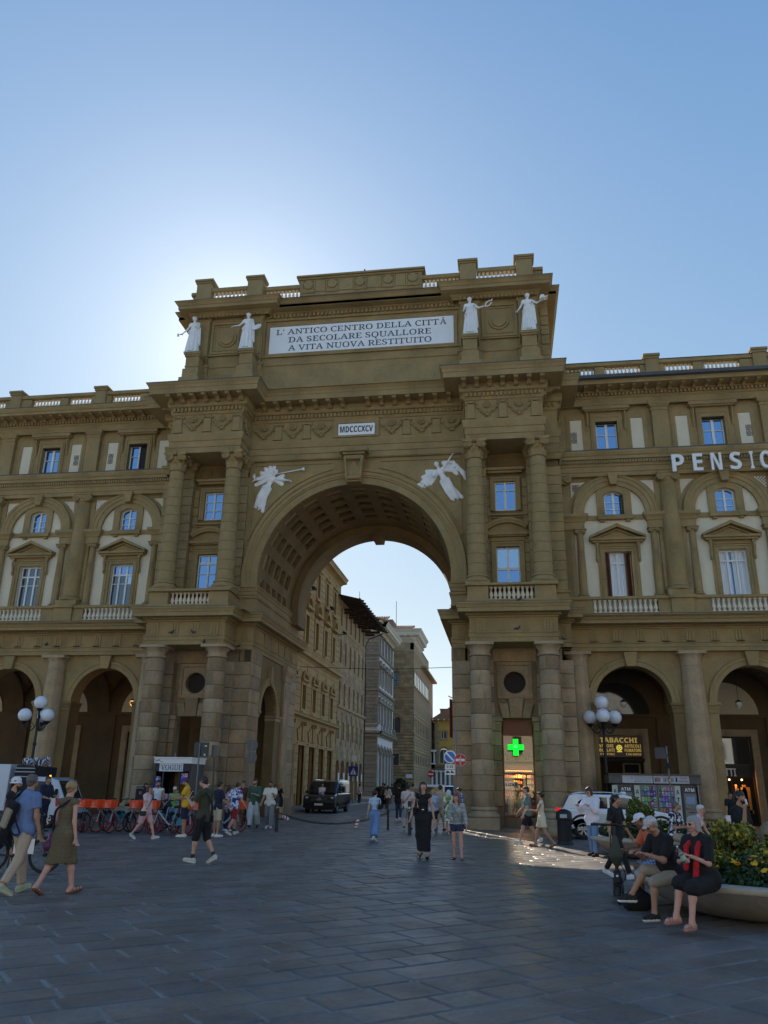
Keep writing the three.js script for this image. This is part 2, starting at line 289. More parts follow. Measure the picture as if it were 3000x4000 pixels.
function dentils(path, y0, y1, o0, o1, pitch, w) {                 // small blocks under a cornice, joined
  const g = [];
  for (let i = 0; i < path.length - 1; i++) {
    const a = path[i], b = path[i + 1], L = Math.hypot(b[0] - a[0], b[1] - a[1]); if (L < pitch) continue;
    const dx = (b[0] - a[0]) / L, dz = (b[1] - a[1]) / L, nx = -dz, nz = dx, n = Math.floor(L / pitch), ry = Math.atan2(-dz, dx);
    for (let k = 0; k < n; k++) { const s = (k + .5) * L / n; g.push(tr(new THREE.BoxGeometry(w, y1 - y0, o1 - o0), a[0] + dx * s + nx * (o0 + o1) / 2, (y0 + y1) / 2, a[1] + dz * s + nz * (o0 + o1) / 2, 0, ry)); }
  }
  return g;
}
const bracketGeo = merge((() => {                                  // scroll bracket, hangs down and forward; back at z 0, top at y 0, length 1, height 1, width 1
  const s = [[0, 0], [1, 0], [1, -.28], [.93, -.42], [.8, -.44], [.7, -.36], [.5, -.42], [.35, -.6], [.3, -.85], [.16, -1], [0, -1]];
  return [tr(prism(s, -.4, .4), 0, 0, 0, 0, -Math.PI / 2), tr(new THREE.CylinderGeometry(.16, .16, .9, 12), 0, -.3, .86, 0, 0, Math.PI / 2), tr(new THREE.CylinderGeometry(.14, .14, .9, 12), 0, -.84, .16, 0, 0, Math.PI / 2), box(-.5, .5, -.1, 0, 0, 1.04)];
})());
function bracket(parent, mat, x, y, z, w, h, d, ry = 0) { const m = inst(parent, 'bracket', bracketGeo, mat, x, y, z, ry); m.scale.set(w, h, d); return m; }
function brackets(parent, mat, path, y, o, w, h, d, pitch) {
  for (let i = 0; i < path.length - 1; i++) {
    const a = path[i], b = path[i + 1], L = Math.hypot(b[0] - a[0], b[1] - a[1]); if (L < pitch * .9) continue;
    const dx = (b[0] - a[0]) / L, dz = (b[1] - a[1]) / L, n = Math.round(L / pitch);
    for (let k = 0; k < n; k++) { const s = (k + .5) * L / n; bracket(parent, mat, a[0] + dx * s - dz * o, y, a[1] + dz * s + dx * o, w, h, d, Math.atan2(-dz, dx)); }
  }
}
const garlandGeo = merge((() => {                                  // swag of fruit and flowers, 1.0 wide, hangs .5, on the plane z = 0
  const g = [], R = rng(5); for (let i = 0; i < 64; i++) { const t = i / 63 * 2 - 1, w = .1 * (1.1 - .55 * t * t), y = -.44 * (1 - t * t); const a = R() * 6.28, q = Math.sqrt(R()) * w; g.push(tr(new THREE.IcosahedronGeometry(.033 + R() * .022, 0), t * .46 + Math.cos(a) * q * .5, y + Math.sin(a) * q, .03 + R() * .07)); }
  g.push(flat([-.12, -.34, .1], [.1, -.56, .1], .05, .03), flat([.1, -.34, .1], [-.08, -.56, .1], .05, .03), tube([[-.46, .02, .04], [-.3, -.2, .06], [0, -.32, .07], [.3, -.2, .06], [.46, .02, .04]], .05, 14, 6));
  for (const s of [-1, 1]) g.push(flat([s * .46, .05, .05], [s * .5, -.12, .06], .09, .04)); return g;
})());
const rosetteGeo = merge((() => { const g = [tr(new THREE.CylinderGeometry(.19, .19, .07, 22), 0, 0, .035, Math.PI / 2), tr(new THREE.TorusGeometry(.175, .022, 6, 22), 0, 0, .075)]; for (let i = 0; i < 8; i++) g.push(tr(new THREE.SphereGeometry(.05, 7, 5).scale(.62, 1.25, .6), Math.cos(i * .785) * .085, Math.sin(i * .785) * .085, .08, 0, 0, i * .785 - 1.57)); g.push(ball(.032, 0, 0, .09, 7)); return g; })());
const friezePierGeo = merge([cbox(-.19, .19, -.42, .3, 0, .07, .012), box(-.24, .24, -.48, -.42, 0, .09), ...volute(.085, .1).map((v) => v.translate(-.2, .36, .05)), ...volute(.085, .1).map((v) => v.translate(.2, .36, .05)), box(-.2, .2, .34, .44, 0, .1)]);
function blocks(parent, x0, x1, y0, ch, n, z0, z1, name = 'stone_block', seed = 1, j = .02, mats = null) { // stacked courses, one block per course
  for (let i = 0; i < n; i++) { const R = hash(i, seed, 77); part(parent, name, cbox(x0, x1, y0 + i * ch + j * .5, y0 + (i + 1) * ch - j * .5, z0, z1 + (R - .5) * .016, .018), (mats || [M.stone, M.stone2, M.stone3])[Math.floor(hash(i, seed, 31) * (mats ? mats.length : 3))]); }
}
// ---------- the triumphal arch ----------
const font = await new FontLoader().loadAsync('fonts/droid/droid_serif_regular.typeface.json');
const fontSans = await new FontLoader().loadAsync('fonts/droid/droid_sans_bold.typeface.json');
const letterCap = (f) => { const g = new TextGeometry('H', { font: f, size: 1, depth: 1, curveSegments: 1 }); g.computeBoundingBox(); return g.boundingBox.max.y; };
function letters(str, x0, x1, y, h, z, f = font, depth = .012) {    // lettering fitted between x0 and x1, cap height h
  const g = new TextGeometry(str, { font: f, size: 1, depth: 1, curveSegments: 5, bevelEnabled: false }); g.computeBoundingBox(); const b = g.boundingBox, k = h / letterCap(f);
  g.translate(-b.min.x, 0, 0); g.scale((x1 - x0) / (b.max.x - b.min.x), k, depth); g.translate(x0, y, z); return g;
}
const arch = thing('triumphal_arch', 'monumental ochre triumphal arch with white statues, marble inscription and coffered vault', 'arch');
const AX = 6.08, BX = 9.07, CZ = 2.73;
const pLow = [[4.8, -6.9], [4.8, 1.6], [5.69, 1.6], [5.69, 3.18], [9.57, 3.18], [9.57, 1.6], [10.25, 1.6], [10.25, .2]];
const pUp = [[0, 1.75], [5.68, 1.75], [5.68, 3.18], [9.42, 3.18], [9.42, 1.7], [10.2, 1.7], [10.2, -.4]];
const ENT1 = [[0, 7.73], [0, 7.93], [.03, 7.94], [.03, 8.12], [.06, 8.13], [.06, 8.2], [0, 8.21], [0, 8.80], [.05, 8.82], [.05, 8.88], [.14, 8.92], [.14, 8.99], [.5, 9.0], [.5, 9.17], [.53, 9.19], [.56, 9.28], [.62, 9.36], [.62, 9.42], [0, 9.44]];
const ENT2 = [[0, 17.5], [0, 17.78], [.04, 17.8], [.04, 18.12], [.08, 18.14], [.12, 18.3], [.15, 18.42], [.15, 18.52], [0, 18.58], [0, 19.6], [.06, 19.64], [.1, 19.73], [.1, 19.98], [.22, 20.02], [.28, 20.12], [.28, 20.42], [1.0, 20.43], [1.0, 20.7], [1.03, 20.72], [1.06, 20.84], [1.14, 20.96], [1.16, 21.02], [0, 21.05]];
const capGeo = merge(compositeCapital(.36, .93));
const lowDrums = [], upDrums = [];
for (let i = 0; i < 10; i++) { const r = (k) => .475 - .045 * Math.pow(k / 10, 1.6); lowDrums.push(merge(drumGeo(r(i), r(i + 1), .6255, .026))); }
for (let i = 0; i < 12; i++) { const r = (k) => .44 - .08 * Math.pow(k / 12, 1.4); upDrums.push(merge(drumGeo(r(i), r(i + 1), .4792, .018))); }
const stones = [M.stone, M.stone2, M.stone3];
const lowCapGeo = merge([lathe([[.44, 0], [.47, .02], [.49, .06], [.47, .1], [.44, .12], [.44, .26], [.5, .33], [.57, .42], [.58, .45], [.5, .45]], 30), cbox(-.62, .62, .44, .575, -.62, .62, .015)]);
const upBaseGeo = merge([lathe(baseProfile(.44, .42), 30, 0, .1), cbox(-.56, .56, 0, .11, -.56, .56, .012)]);
const lowBaseGeo = merge([lathe(baseProfile(.475, .45), 30, 0, .45), cbox(-.66, .66, 0, .46, -.66, .66, .025)]);
function bandedColumn(x, low) {
  const c = inst(arch, 'column', low ? lowBaseGeo : upBaseGeo, low ? M.stone3 : M.ochre, x, low ? 0 : 10.35, CZ);
  if (low) { for (let i = 0; i < 10; i++) { const d = new THREE.Mesh(lowDrums[i], stones[Math.floor(hash(i, Math.round(x * SX * 9), 4) * 3)]); d.name = 'drum'; d.position.y = .89 + i * .6255; d.rotation.y = i * 1.3 + x; c.add(d); } const k = new THREE.Mesh(lowCapGeo, M.stone3); k.name = 'capital'; k.position.y = 7.15; c.add(k); }
  else { for (let i = 0; i < 12; i++) { const d = new THREE.Mesh(upDrums[i], M.ochre); d.name = 'drum'; d.position.y = .52 + i * .4792; d.rotation.y = i * 1.7; c.add(d); } const k = new THREE.Mesh(capGeo, M.ochre); k.name = 'capital'; k.position.y = 6.27; c.add(k); }
}
const fleur = [];
for (const s of [1, -1]) {
  SX = s;
  // lower storey
  for (const x of [AX + .03, BX + .04]) bandedColumn(x, true);
  const frameO = rect(6.83, 8.40, 5.46, 7.08), disc = new THREE.Path(); disc.absarc(7.61, 6.18, .49, 0, 6.2832, true);
  part(arch, 'wall', prism([[5.5, 0], [6.95, 0], [6.95, 4.62], [8.36, 4.62], [8.36, 0], [9.8, 0], [9.8, 7.74], [5.5, 7.74]], .9, 1.35, [disc]), M.stone2);
  part(arch, 'roundel', tr(new THREE.CylinderGeometry(.5, .5, .05, 30), 7.61, 6.18, 1.0, Math.PI / 2), plain(.035, .026, .02, .8));
  part(arch, 'roundel_frame', [prism(frameO, 1.35, 1.43, [rect(6.98, 8.25, 5.6, 6.94)]), prism(rect(6.91, 8.32, 5.53, 7.01), 1.43, 1.47, [rect(6.95, 8.28, 5.57, 6.97)]), prism(rect(7.0, 8.23, 5.62, 6.92), 1.352, 1.37, [(() => { const d = new THREE.Path(); d.absarc(7.61, 6.18, .52, 0, 6.2832, true); return d; })()])], M.stone3);
  for (const [a, b, c, d] of [[7.36, 7.86, 7.3, 7.98], [7.02, 7.35, 6.87, 7.28], [7.87, 8.24, 8.0, 8.42]]) part(arch, 'voussoir', prism([[a, 4.6], [b, 4.6], [d, 5.22 + (a === 7.36 ? .24 : 0)], [c, 5.22 + (a === 7.36 ? .24 : 0)]], 1.34, 1.52 + (a === 7.36 ? .06 : 0), [], .02), stones[Math.floor(hash(Math.round(a * 10), s + 2, 3) * 3)]);
  blocks(arch, 4.84, 5.62, .89, .6255, 10, .9, 1.6, 'stone_block', 10 + s);
  blocks(arch, 5.6, 6.68, .89, .6255, 10, 1.0, 1.82, 'stone_block', 20 + s);
  blocks(arch, 8.6, 9.68, .89, .6255, 10, 1.0, 1.82, 'stone_block', 30 + s);
  blocks(arch, 9.66, 10.25, .89, .6255, 10, .6, 1.6, 'stone_block', 40 + s);
  blocks(arch, 6.66, 6.94, .89, .6255, 6, 1.0, 1.56, 'stone_block', 50 + s); blocks(arch, 8.37, 8.62, .89, .6255, 6, 1.0, 1.56, 'stone_block', 60 + s);
  part(arch, 'jamb_capital', [cbox(6.64, 7.0, 4.44, 4.62, 1.0, 1.66), cbox(8.31, 8.64, 4.44, 4.62, 1.0, 1.66), cbox(6.64, 6.97, 4.3, 4.4, 1.0, 1.6), cbox(8.34, 8.64, 4.3, 4.4, 1.0, 1.6)], M.stone3);
  blocks(arch, 6.66, 8.62, 7.1, .64, 1, 1.0, 1.42, 'stone_block', 70 + s);
  for (const [a, b, c, d] of [[4.7, 5.68, .8, 1.7], [5.56, 6.72, 1.0, 1.9], [8.57, 9.7, 1.0, 1.9], [9.66, 10.34, .6, 1.7]]) part(arch, 'plinth', cbox(a, b, 0, .888, c, d, .03), M.stone2);
  part(arch, 'entablature', [sweep(ENT1, pLow), box(5.7, 9.56, 7.732, 7.76, 1.2, 3.17), box(4.85, 10.2, 9.40, 9.436, -6.8, 3.1)], M.ochre);
  part(arch, 'flashing', sweep([[.626, 9.405], [.63, 9.43], [.2, 9.455]], pLow), M.lead);
  part(arch, 'dentils', dentils(pLow, 8.905, 8.985, .145, .2, .12, .07), M.ochre, { kind: 'stuff' });
  const tri = merge([box(-.19, -.08, 0, .5, 0, .035), box(-.055, .055, 0, .5, 0, .035), box(.08, .19, 0, .5, 0, .035), box(-.2, .2, .5, .56, 0, .045), box(-.19, .19, -.075, -.02, 0, .07), ...[-2, -1, 0, 1, 2].map((k) => tr(new THREE.CylinderGeometry(.02, .03, .06, 6), k * .08, -.1, .04))]);
  for (const x of [6.18, 7.14, 8.14, 9.13]) inst(arch, 'triglyph', tri, M.ochre, x, 8.22, 3.18);
  for (const x of [5.25, 9.9]) inst(arch, 'triglyph', tri, M.ochre, x, 8.22, 1.6);
  for (const z of [-.4, -1.7, -3.0, -4.3, -5.6]) inst(arch, 'triglyph', tri, M.ochre, 4.8, 8.22, z, -Math.PI / 2);
  // passage side: blocks at both ends, arched opening to the portico
  const sideHole = archPts(1.75, 1.45, 0, 4.95, 1.45, 18);
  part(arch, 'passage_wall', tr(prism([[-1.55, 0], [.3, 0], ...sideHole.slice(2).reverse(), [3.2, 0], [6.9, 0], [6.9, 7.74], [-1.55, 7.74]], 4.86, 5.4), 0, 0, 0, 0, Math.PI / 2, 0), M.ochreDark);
  blocksSide(-.05, 1.55, 11 + s); blocksSide(-6.9, -5.55, 12 + s);
  part(arch, 'side_archivolt', [tr(arcSweep([[0, -4.95], [0, -4.76], [.3, -4.76], [.32, -4.72], [.38, -4.72], [.4, -4.86]], -1.75, 4.95, 1.45, 0, Math.PI, 24), 0, 0, 0, 0, -Math.PI / 2, 0), box(4.68, 4.9, 7.0 - .55, 7.35, -1.95, -1.55)], M.ochre);
  part(arch, 'side_impost', [sweep([[0, 4.72], [.04, 4.74], [.04, 4.86], [.1, 4.92], [.12, 5.0], [0, 5.02]], [[4.86, -5.5], [4.86, -3.2], [5.4, -3.2]]), sweep([[0, 4.72], [.04, 4.74], [.04, 4.86], [.1, 4.92], [.12, 5.0], [0, 5.02]], [[5.4, -.3], [4.86, -.3], [4.86, -.05]])], M.stone3);
  part(arch, 'pilaster', [cbox(4.72, 4.9, 0, 6.95, -5.45, -4.3), sweep([[0, 6.9], [.04, 6.95], [.04, 7.2], [.12, 7.35], [.16, 7.5], [.16, 7.72], [0, 7.73]], [[4.86, -5.5], [4.72, -5.5], [4.72, -4.28], [4.86, -4.28]])], M.stone3);
  // pedestal storey
  const PED = [[.02, 9.44], [.1, 9.5], [.1, 9.58], [.02, 9.64], [.02, 10.2], [.06, 10.23], [.1, 10.27], [.1, 10.36], [0, 10.37]];
  part(arch, 'pedestal', [sweep(PED, [[4.8, -6.9], [4.8, 1.6], [5.7, 1.6]]), sweep(PED, [[9.5, 1.6], [10.25, 1.6], [10.25, .2]]), cbox(5.62, 6.57, 9.62, 10.24, 1.6, 3.26, .01), cbox(8.62, 9.57, 9.62, 10.24, 1.6, 3.26, .01), cbox(5.55, 9.64, 9.44, 9.63, 1.4, 3.33, .012), cbox(5.53, 9.66, 10.25, 10.37, 2.0, 3.38, .02), cbox(5.53, 6.6, 10.2, 10.36, 1.5, 2.2), cbox(8.6, 9.66, 10.2, 10.36, 1.5, 2.2)], M.ochre);
  balustrade(arch, 6.58, 8.61, 9.65, 10.25, 2.95, 10);
  part(arch, 'impost', sweep([[0, 10.38], [.04, 10.4], [.04, 10.56], [.08, 10.6], [.1, 10.72], [.15, 10.78], [.15, 10.84], [0, 10.85]], [[4.8, -6.9], [4.8, 1.64], [5.62, 1.64]]), M.ochre);
  part(arch, 'passage_wall', [box(4.81, 5.4, 7.74, 10.86, -6.8, 1.55)], M.ochre);
  // upper storey
  for (const x of [AX, BX]) bandedColumn(x, false);
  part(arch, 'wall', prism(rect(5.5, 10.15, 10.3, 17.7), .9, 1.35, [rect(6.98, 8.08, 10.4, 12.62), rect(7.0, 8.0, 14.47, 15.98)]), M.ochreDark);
  const fr = (x0, x1, y0, y1, t, z) => prism([[x0 - t, y0], [x0 - t, y1 + t], [x1 + t, y1 + t], [x1 + t, y0], [x1, y0], [x1, y1], [x0, y1], [x0, y0]], 1.35, z);
  part(arch, 'window_surround', [fr(6.98, 8.08, 10.4, 12.62, .2, 1.45), fr(6.85, 8.21, 10.4, 12.75, .1, 1.49), cbox(6.62, 8.44, 13.08, 13.14, 1.35, 1.62, .01), cbox(6.5, 8.54, 13.14, 13.26, 1.35, 1.7, .01), cbox(6.72, 8.34, 12.88, 13.08, 1.35, 1.47, .01)], M.ochre);
  const segR = 1.62, segY = 13.26 - segR + .74, sa = Math.asin(1.02 / segR);
  part(arch, 'pediment', [arcSweep([[-.22, 1.38], [-.22, 1.62], [-.16, 1.64], [-.08, 1.7], [0, 1.72], [.02, 1.35]], 7.52, segY, segR, Math.PI / 2 - sa, Math.PI / 2 + sa, 24), prism(archPts(7.52, 1.0, 13.2, 13.26, .7, 14), 1.3, 1.42)], M.ochre);
  part(arch, 'window_surround', [fr(7.0, 8.0, 14.45, 15.98, .22, 1.45), fr(6.87, 8.13, 14.45, 16.11, .1, 1.49), cbox(6.66, 8.36, 16.38, 16.5, 1.35, 1.6, .01), cbox(6.58, 8.44, 16.5, 16.64, 1.35, 1.72, .015), cbox(6.62, 8.55, 14.2, 14.3, 1.35, 1.46, .01), cbox(6.6, 8.6, 14.08, 14.12, 1.35, 1.43, .005)], M.ochre);
  for (const x of [6.95, 7.55, 8.15]) part(arch, 'panel', prism(rect(x - .25, x + .25, 16.78, 17.3), 1.34, 1.39, [rect(x - .2, x + .2, 16.83, 17.25)]), M.ochreDark);
  const lw = s > 0 ? win(arch, 7.53, 10.4, 1.1, 2.21, 1.2, { rows: [.52], thick: [0, .12], fr: .06, mul: .09, panes: [M.pane, M.paneLite, M.pane, M.paneLite], seed: 3 }) : win(arch, 7.53, 10.4, 1.1, 2.21, 1.2, { rows: [.55, .8], thick: [1, .12], mul: .08, seed: 4 });
  win(arch, 7.5, 14.48, 1.0, 1.5, 1.24, s > 0 ? { rows: [.7], mul: .12, seed: 6 } : { rows: [.333, .667], mul: .09, seed: 7 });
  blocks(arch, 5.6, 6.6, 10.38, .4792, 13, 1.0, 1.78, 'stone_block', 80 + s, .016, [M.ochre]); blocks(arch, 8.56, 9.56, 10.38, .4792, 13, 1.0, 1.78, 'stone_block', 81 + s, .016, [M.ochre]);
  blocks(arch, 9.54, 10.22, 10.38, .4792, 13, .5, 1.6, 'stone_block', 82 + s, .016, [M.ochre]);
  blocks(arch, 6.58, 6.78, 10.38, .4792, 12, 1.0, 1.40, 'stone_block', 83 + s, .016, [M.ochre]); blocks(arch, 8.32, 8.58, 10.38, .4792, 12, 1.0, 1.40, 'stone_block', 84 + s, .016, [M.ochre]);
  part(arch, 'capital', [tr(compositeCapitalFlat(), 6.1, 16.62, 1.72), tr(compositeCapitalFlat(), 9.05, 16.62, 1.72), sweep([[0, 17.0], [.05, 17.05], [.14, 17.25], [.2, 17.3], [.2, 17.45], [0, 17.5]], [[9.54, 1.6], [10.22, 1.6], [10.22, -.3]])], M.ochre);
  // upper entablature
  const ent = part(arch, 'entablature', [sweep(ENT2, pUp), box(5.7, 9.4, 17.505, 17.53, 1.2, 3.17), box(0, 10.15, 21.0, 21.045, -6.8, 3.0)], M.ochre);
  part(arch, 'flashing', sweep([[1.165, 21.0], [1.175, 21.045], [.5, 21.075]], pUp), M.lead);
  part(arch, 'dentils', dentils(pUp, 19.76, 19.96, .1, .2, .2, .125), M.ochre, { kind: 'stuff' });
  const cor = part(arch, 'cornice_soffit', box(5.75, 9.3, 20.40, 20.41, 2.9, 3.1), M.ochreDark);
  brackets(cor, M.ochre, [[.33, 1.75], [5.2, 1.75]], 20.42, .28, .25, .27, .66, .655);
  brackets(cor, M.ochre, [[5.35, 3.18], [9.75, 3.18]], 20.42, .28, .25, .27, .66, .63);
  brackets(cor, M.ochre, [[9.42, 2.9], [9.42, 2.2]], 20.42, .28, .25, .27, .66, .63);
  for (const x of [5.97, 7.52, 9.08]) inst(arch, 'frieze_pier', friezePierGeo, M.ochre, x, 19.1, 3.18);
  for (const x of [6.75, 8.3]) { inst(arch, 'garland', garlandGeo, M.ochre, x, 19.28, 3.18); inst(arch, 'rosette', rosetteGeo, M.ochre, x, 19.36, 3.2); }
  for (const x of [1.86, 3.38, 4.92]) { inst(arch, 'garland', garlandGeo, M.ochre, x, 19.26, 1.75); inst(arch, 'rosette', rosetteGeo, M.ochre, x, 19.33, 1.77); }
  for (const x of [2.62, 4.15]) inst(arch, 'frieze_pier', friezePierGeo, M.ochre, x, 19.1, 1.75);
  inst(arch, 'garland', garlandGeo, M.ochre, 5.68, 19.28, 2.45, -Math.PI / 2);
  // attic
  const pAt = [[0, 1.45], [5.46, 1.45], [5.46, 1.75], [6.5, 1.75], [6.5, 1.6], [8.52, 1.6], [8.52, 1.75], [9.5, 1.75], [9.5, .9], [9.95, .9], [9.95, -6.5]];
  const attic = [[.35, 21.05], [.35, 21.98], [.3, 22.0], [.2, 22.06], [.2, 22.6], [.14, 22.64], [.1, 22.7], [.1, 23.15], [.16, 23.2], [.16, 23.28], [.04, 23.32], [0, 23.36], [0, 26.1], [.03, 26.12], [.06, 26.2], [.06, 26.42], [.14, 26.46], [.2, 26.52], [.62, 26.54], [.62, 26.72], [.66, 26.74], [.74, 26.88], [.78, 26.92], [0, 26.98]];
  part(arch, 'attic', sweep(attic, pAt), M.ochre);
  const pCor = [[0, 1.45], [5.1, 1.45], [5.1, 1.95], [9.55, 1.95], [9.55, .9], [9.95, .9], [9.95, -6.5]];
  part(arch, 'attic_cornice', sweep([[0, 26.3], [.06, 26.42], [.14, 26.48], [.2, 26.54], [.62, 26.56], [.62, 26.74], [.66, 26.76], [.72, 26.88], [.8, 26.96], [.8, 26.99], [0, 27.03]], pCor), M.ochre);
  part(arch, 'flashing', sweep([[.806, 26.97], [.81, 27.0], [.3, 27.045]], pCor), M.lead);
  part(arch, 'dentils', dentils([[0, 1.45], [5.2, 1.45]], 26.2, 26.4, .06, .17, .22, .13).concat(dentils([[5.4, 1.8], [9.6, 1.8]], 26.28, 26.46, .06, .24, .22, .13)), M.ochre, { kind: 'stuff' });
  part(arch, 'panel', [prism(rect(6.6, 8.45, 24.1, 26.08), 1.55, 1.68, [rect(6.72, 8.33, 24.22, 25.96)]), prism(rect(6.82, 8.24, 24.3, 25.86), 1.55, 1.64, [rect(6.86, 8.2, 24.34, 25.82)]), box(6.5, 8.55, 23.95, 24.02, 1.5, 1.74)], M.ochre);
  part(arch, 'medallion', [tr(new THREE.CylinderGeometry(.52, .55, .1, 32), 7.5, 25.05, 1.62, Math.PI / 2), tr(new THREE.CylinderGeometry(.38, .4, .1, 32), 7.5, 25.05, 1.69, Math.PI / 2)], M.ochre);
  for (const x of [5.98, 9.0]) part(arch, 'statue_pedestal', [cbox(x - .55, x + .55, 21.04, 22.1, 1.5, 2.9, .02), cbox(x - .45, x + .45, 22.1, 22.68, 1.5, 2.75, .02), cbox(x - .37, x + .37, 22.68, 23.46, 1.5, 2.62, .02), cbox(x - .39, x + .39, 22.84, 22.9, 1.5, 2.65, .01), cbox(x - .42, x + .42, 23.46, 23.56, 1.5, 2.68, .01), cbox(x - .46, x + .46, 23.56, 23.74, 1.5, 2.73, .02), cbox(x - .46, x + .46, 23.9, 26.14, 1.5, 1.86, .015)], M.ochre);
  // parapet
  part(arch, 'parapet', [sweep([[0, 27.0], [0, 27.32], [-.06, 27.34]], [[0, 1.85], [5.3, 1.85], [5.3, 2.2], [9.6, 2.2], [9.6, 1.2], [9.8, 1.2], [9.8, -6.4]]), cbox(6.4, 8.5, 27.85, 28.1, 1.7, 2.16, .03), cbox(3.4, 5.5, 27.85, 28.1, 1.45, 1.9, .03), cbox(9.36, 9.85, 27.3, 28.1, -6.4, 1.5, .03), cbox(9.3, 9.95, 28.1, 28.3, -6.4, 1.6, .03), box(0, 9.8, 27.0, 27.25, -6.4, 1.9)], M.ochre);
  for (const x of [5.94, 8.93]) part(arch, 'parapet_pier', [cbox(x - .44, x + .44, 27.3, 28.4, 1.5, 2.22, .02), cbox(x - .5, x + .5, 28.4, 28.5, 1.45, 2.28, .03), cbox(x - .54, x + .54, 28.5, 28.64, 1.4, 2.34, .02)], M.ochre);
  balustrade(arch, 6.42, 8.46, 27.34, 27.86, 1.98, 9); balustrade(arch, 3.52, 5.46, 27.34, 27.86, 1.68, 9);
  part(arch, 'attic', [box(9.3, 9.94, 21, 27, -6.5, .8), ...Array.from({ length: 10 }, (_, i) => cbox(9.7, 10.12, 23.3 + i * .29, 23.57 + i * .29, -.2, .98 - (i % 2) * .04, .02))], M.ochre);
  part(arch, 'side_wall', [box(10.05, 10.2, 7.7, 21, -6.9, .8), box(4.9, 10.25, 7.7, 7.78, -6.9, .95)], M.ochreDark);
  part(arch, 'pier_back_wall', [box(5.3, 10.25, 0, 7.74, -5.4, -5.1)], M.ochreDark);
}
SX = 1;
function compositeCapitalFlat() { const g = merge(compositeCapital(.42, .9)); g.scale(1, 1, .25); return g; }
function blocksSide(z0, z1, seed) { for (let i = 0; i < 10; i++) part(arch, 'stone_block', cbox(4.78, 5.2, .89 + i * .6255 + .01, .89 + (i + 1) * .6255 - .01, z0 + .02, z1 - .01, .018), stones[Math.floor(hash(i, seed, 31) * 3)]); part(arch, 'plinth', cbox(4.7, 5.3, 0, .89, z0 - .05, z1 + .02, .03), M.stone2); part(arch, 'architrave_block', cbox(4.76, 5.2, 7.14, 7.74, z0, z1), M.stone); }
// centre: spandrel wall, archivolt, keystone, vault, back wall
part(arch, 'spandrel_wall', prism([[-5.6, 10.83], ...archPts(0, 4.82, 10.7, 11.25, 4.82, 48).slice(2).reverse().filter((p) => p[1] > 10.83), [5.6, 10.83], [5.6, 17.52], [-5.6, 17.52]], .7, 1.6), M.ochre);
part(arch, 'archivolt', arcSweep([[0, 1.5], [0, 1.7], [.33, 1.7], [.35, 1.76], [.42, 1.76], [.44, 1.8], [.6, 1.8], [.62, 1.85], [.68, 1.88], [.76, 1.88], [.8, 1.6]], 0, 11.25, 4.8, -.087, Math.PI + .087, 72), M.ochre);
part(arch, 'panel_border', [arcSweep([[.96, 1.6], [.96, 1.66], [1.02, 1.66], [1.02, 1.6]], 0, 11.25, 4.8, .35, 1.36, 30), arcSweep([[.96, 1.6], [.96, 1.66], [1.02, 1.66], [1.02, 1.6]], 0, 11.25, 4.8, Math.PI - 1.36, Math.PI - .35, 30), box(1.3, 5.34, 17.24, 17.3, 1.59, 1.66), box(-5.34, -1.3, 17.24, 17.3, 1.59, 1.66), box(5.3, 5.36, 13.2, 17.24, 1.59, 1.66), box(-5.36, -5.3, 13.2, 17.24, 1.59, 1.66), box(-5.6, 5.6, 17.46, 17.5, 1.6, 1.72)], M.ochre);
const key = part(arch, 'keystone', [prism([[-.36, 16.02], [.36, 16.02], [.5, 17.46], [-.5, 17.46]], 1.5, 2.12, [], .02), cbox(-.56, .56, 17.44, 17.56, 1.5, 2.3, .01), cbox(-.72, .72, 17.56, 17.8, 1.5, 2.42, .03), ...[-.42, .42].map((x) => tube([[x * 1.1, 17.36, 2.2], [x, 17.1, 2.3], [x * .9, 16.6, 2.2], [x * .85, 16.2, 2.26], [x * .8, 16.1, 2.16]], .07, 16, 6)), tr(new THREE.CylinderGeometry(.13, .13, .86, 14), 0, 17.28, 2.2, 0, 0, Math.PI / 2), tr(new THREE.CylinderGeometry(.11, .11, .68, 14), 0, 16.2, 2.17, 0, 0, Math.PI / 2)], M.ochre);
part(key, 'acanthus', [...[-1, 0, 1].map((k) => tr(leaf(.3, .7, 0, 0, 0), k * .2, 17.3, 2.14, Math.PI, 0, k * .5)), ...[-1, 0, 1].map((k) => tr(leaf(.26, .36, 0, 0, 0), k * .13, 16.42, 2.1, Math.PI, 0, k * .7))], M.ochre);
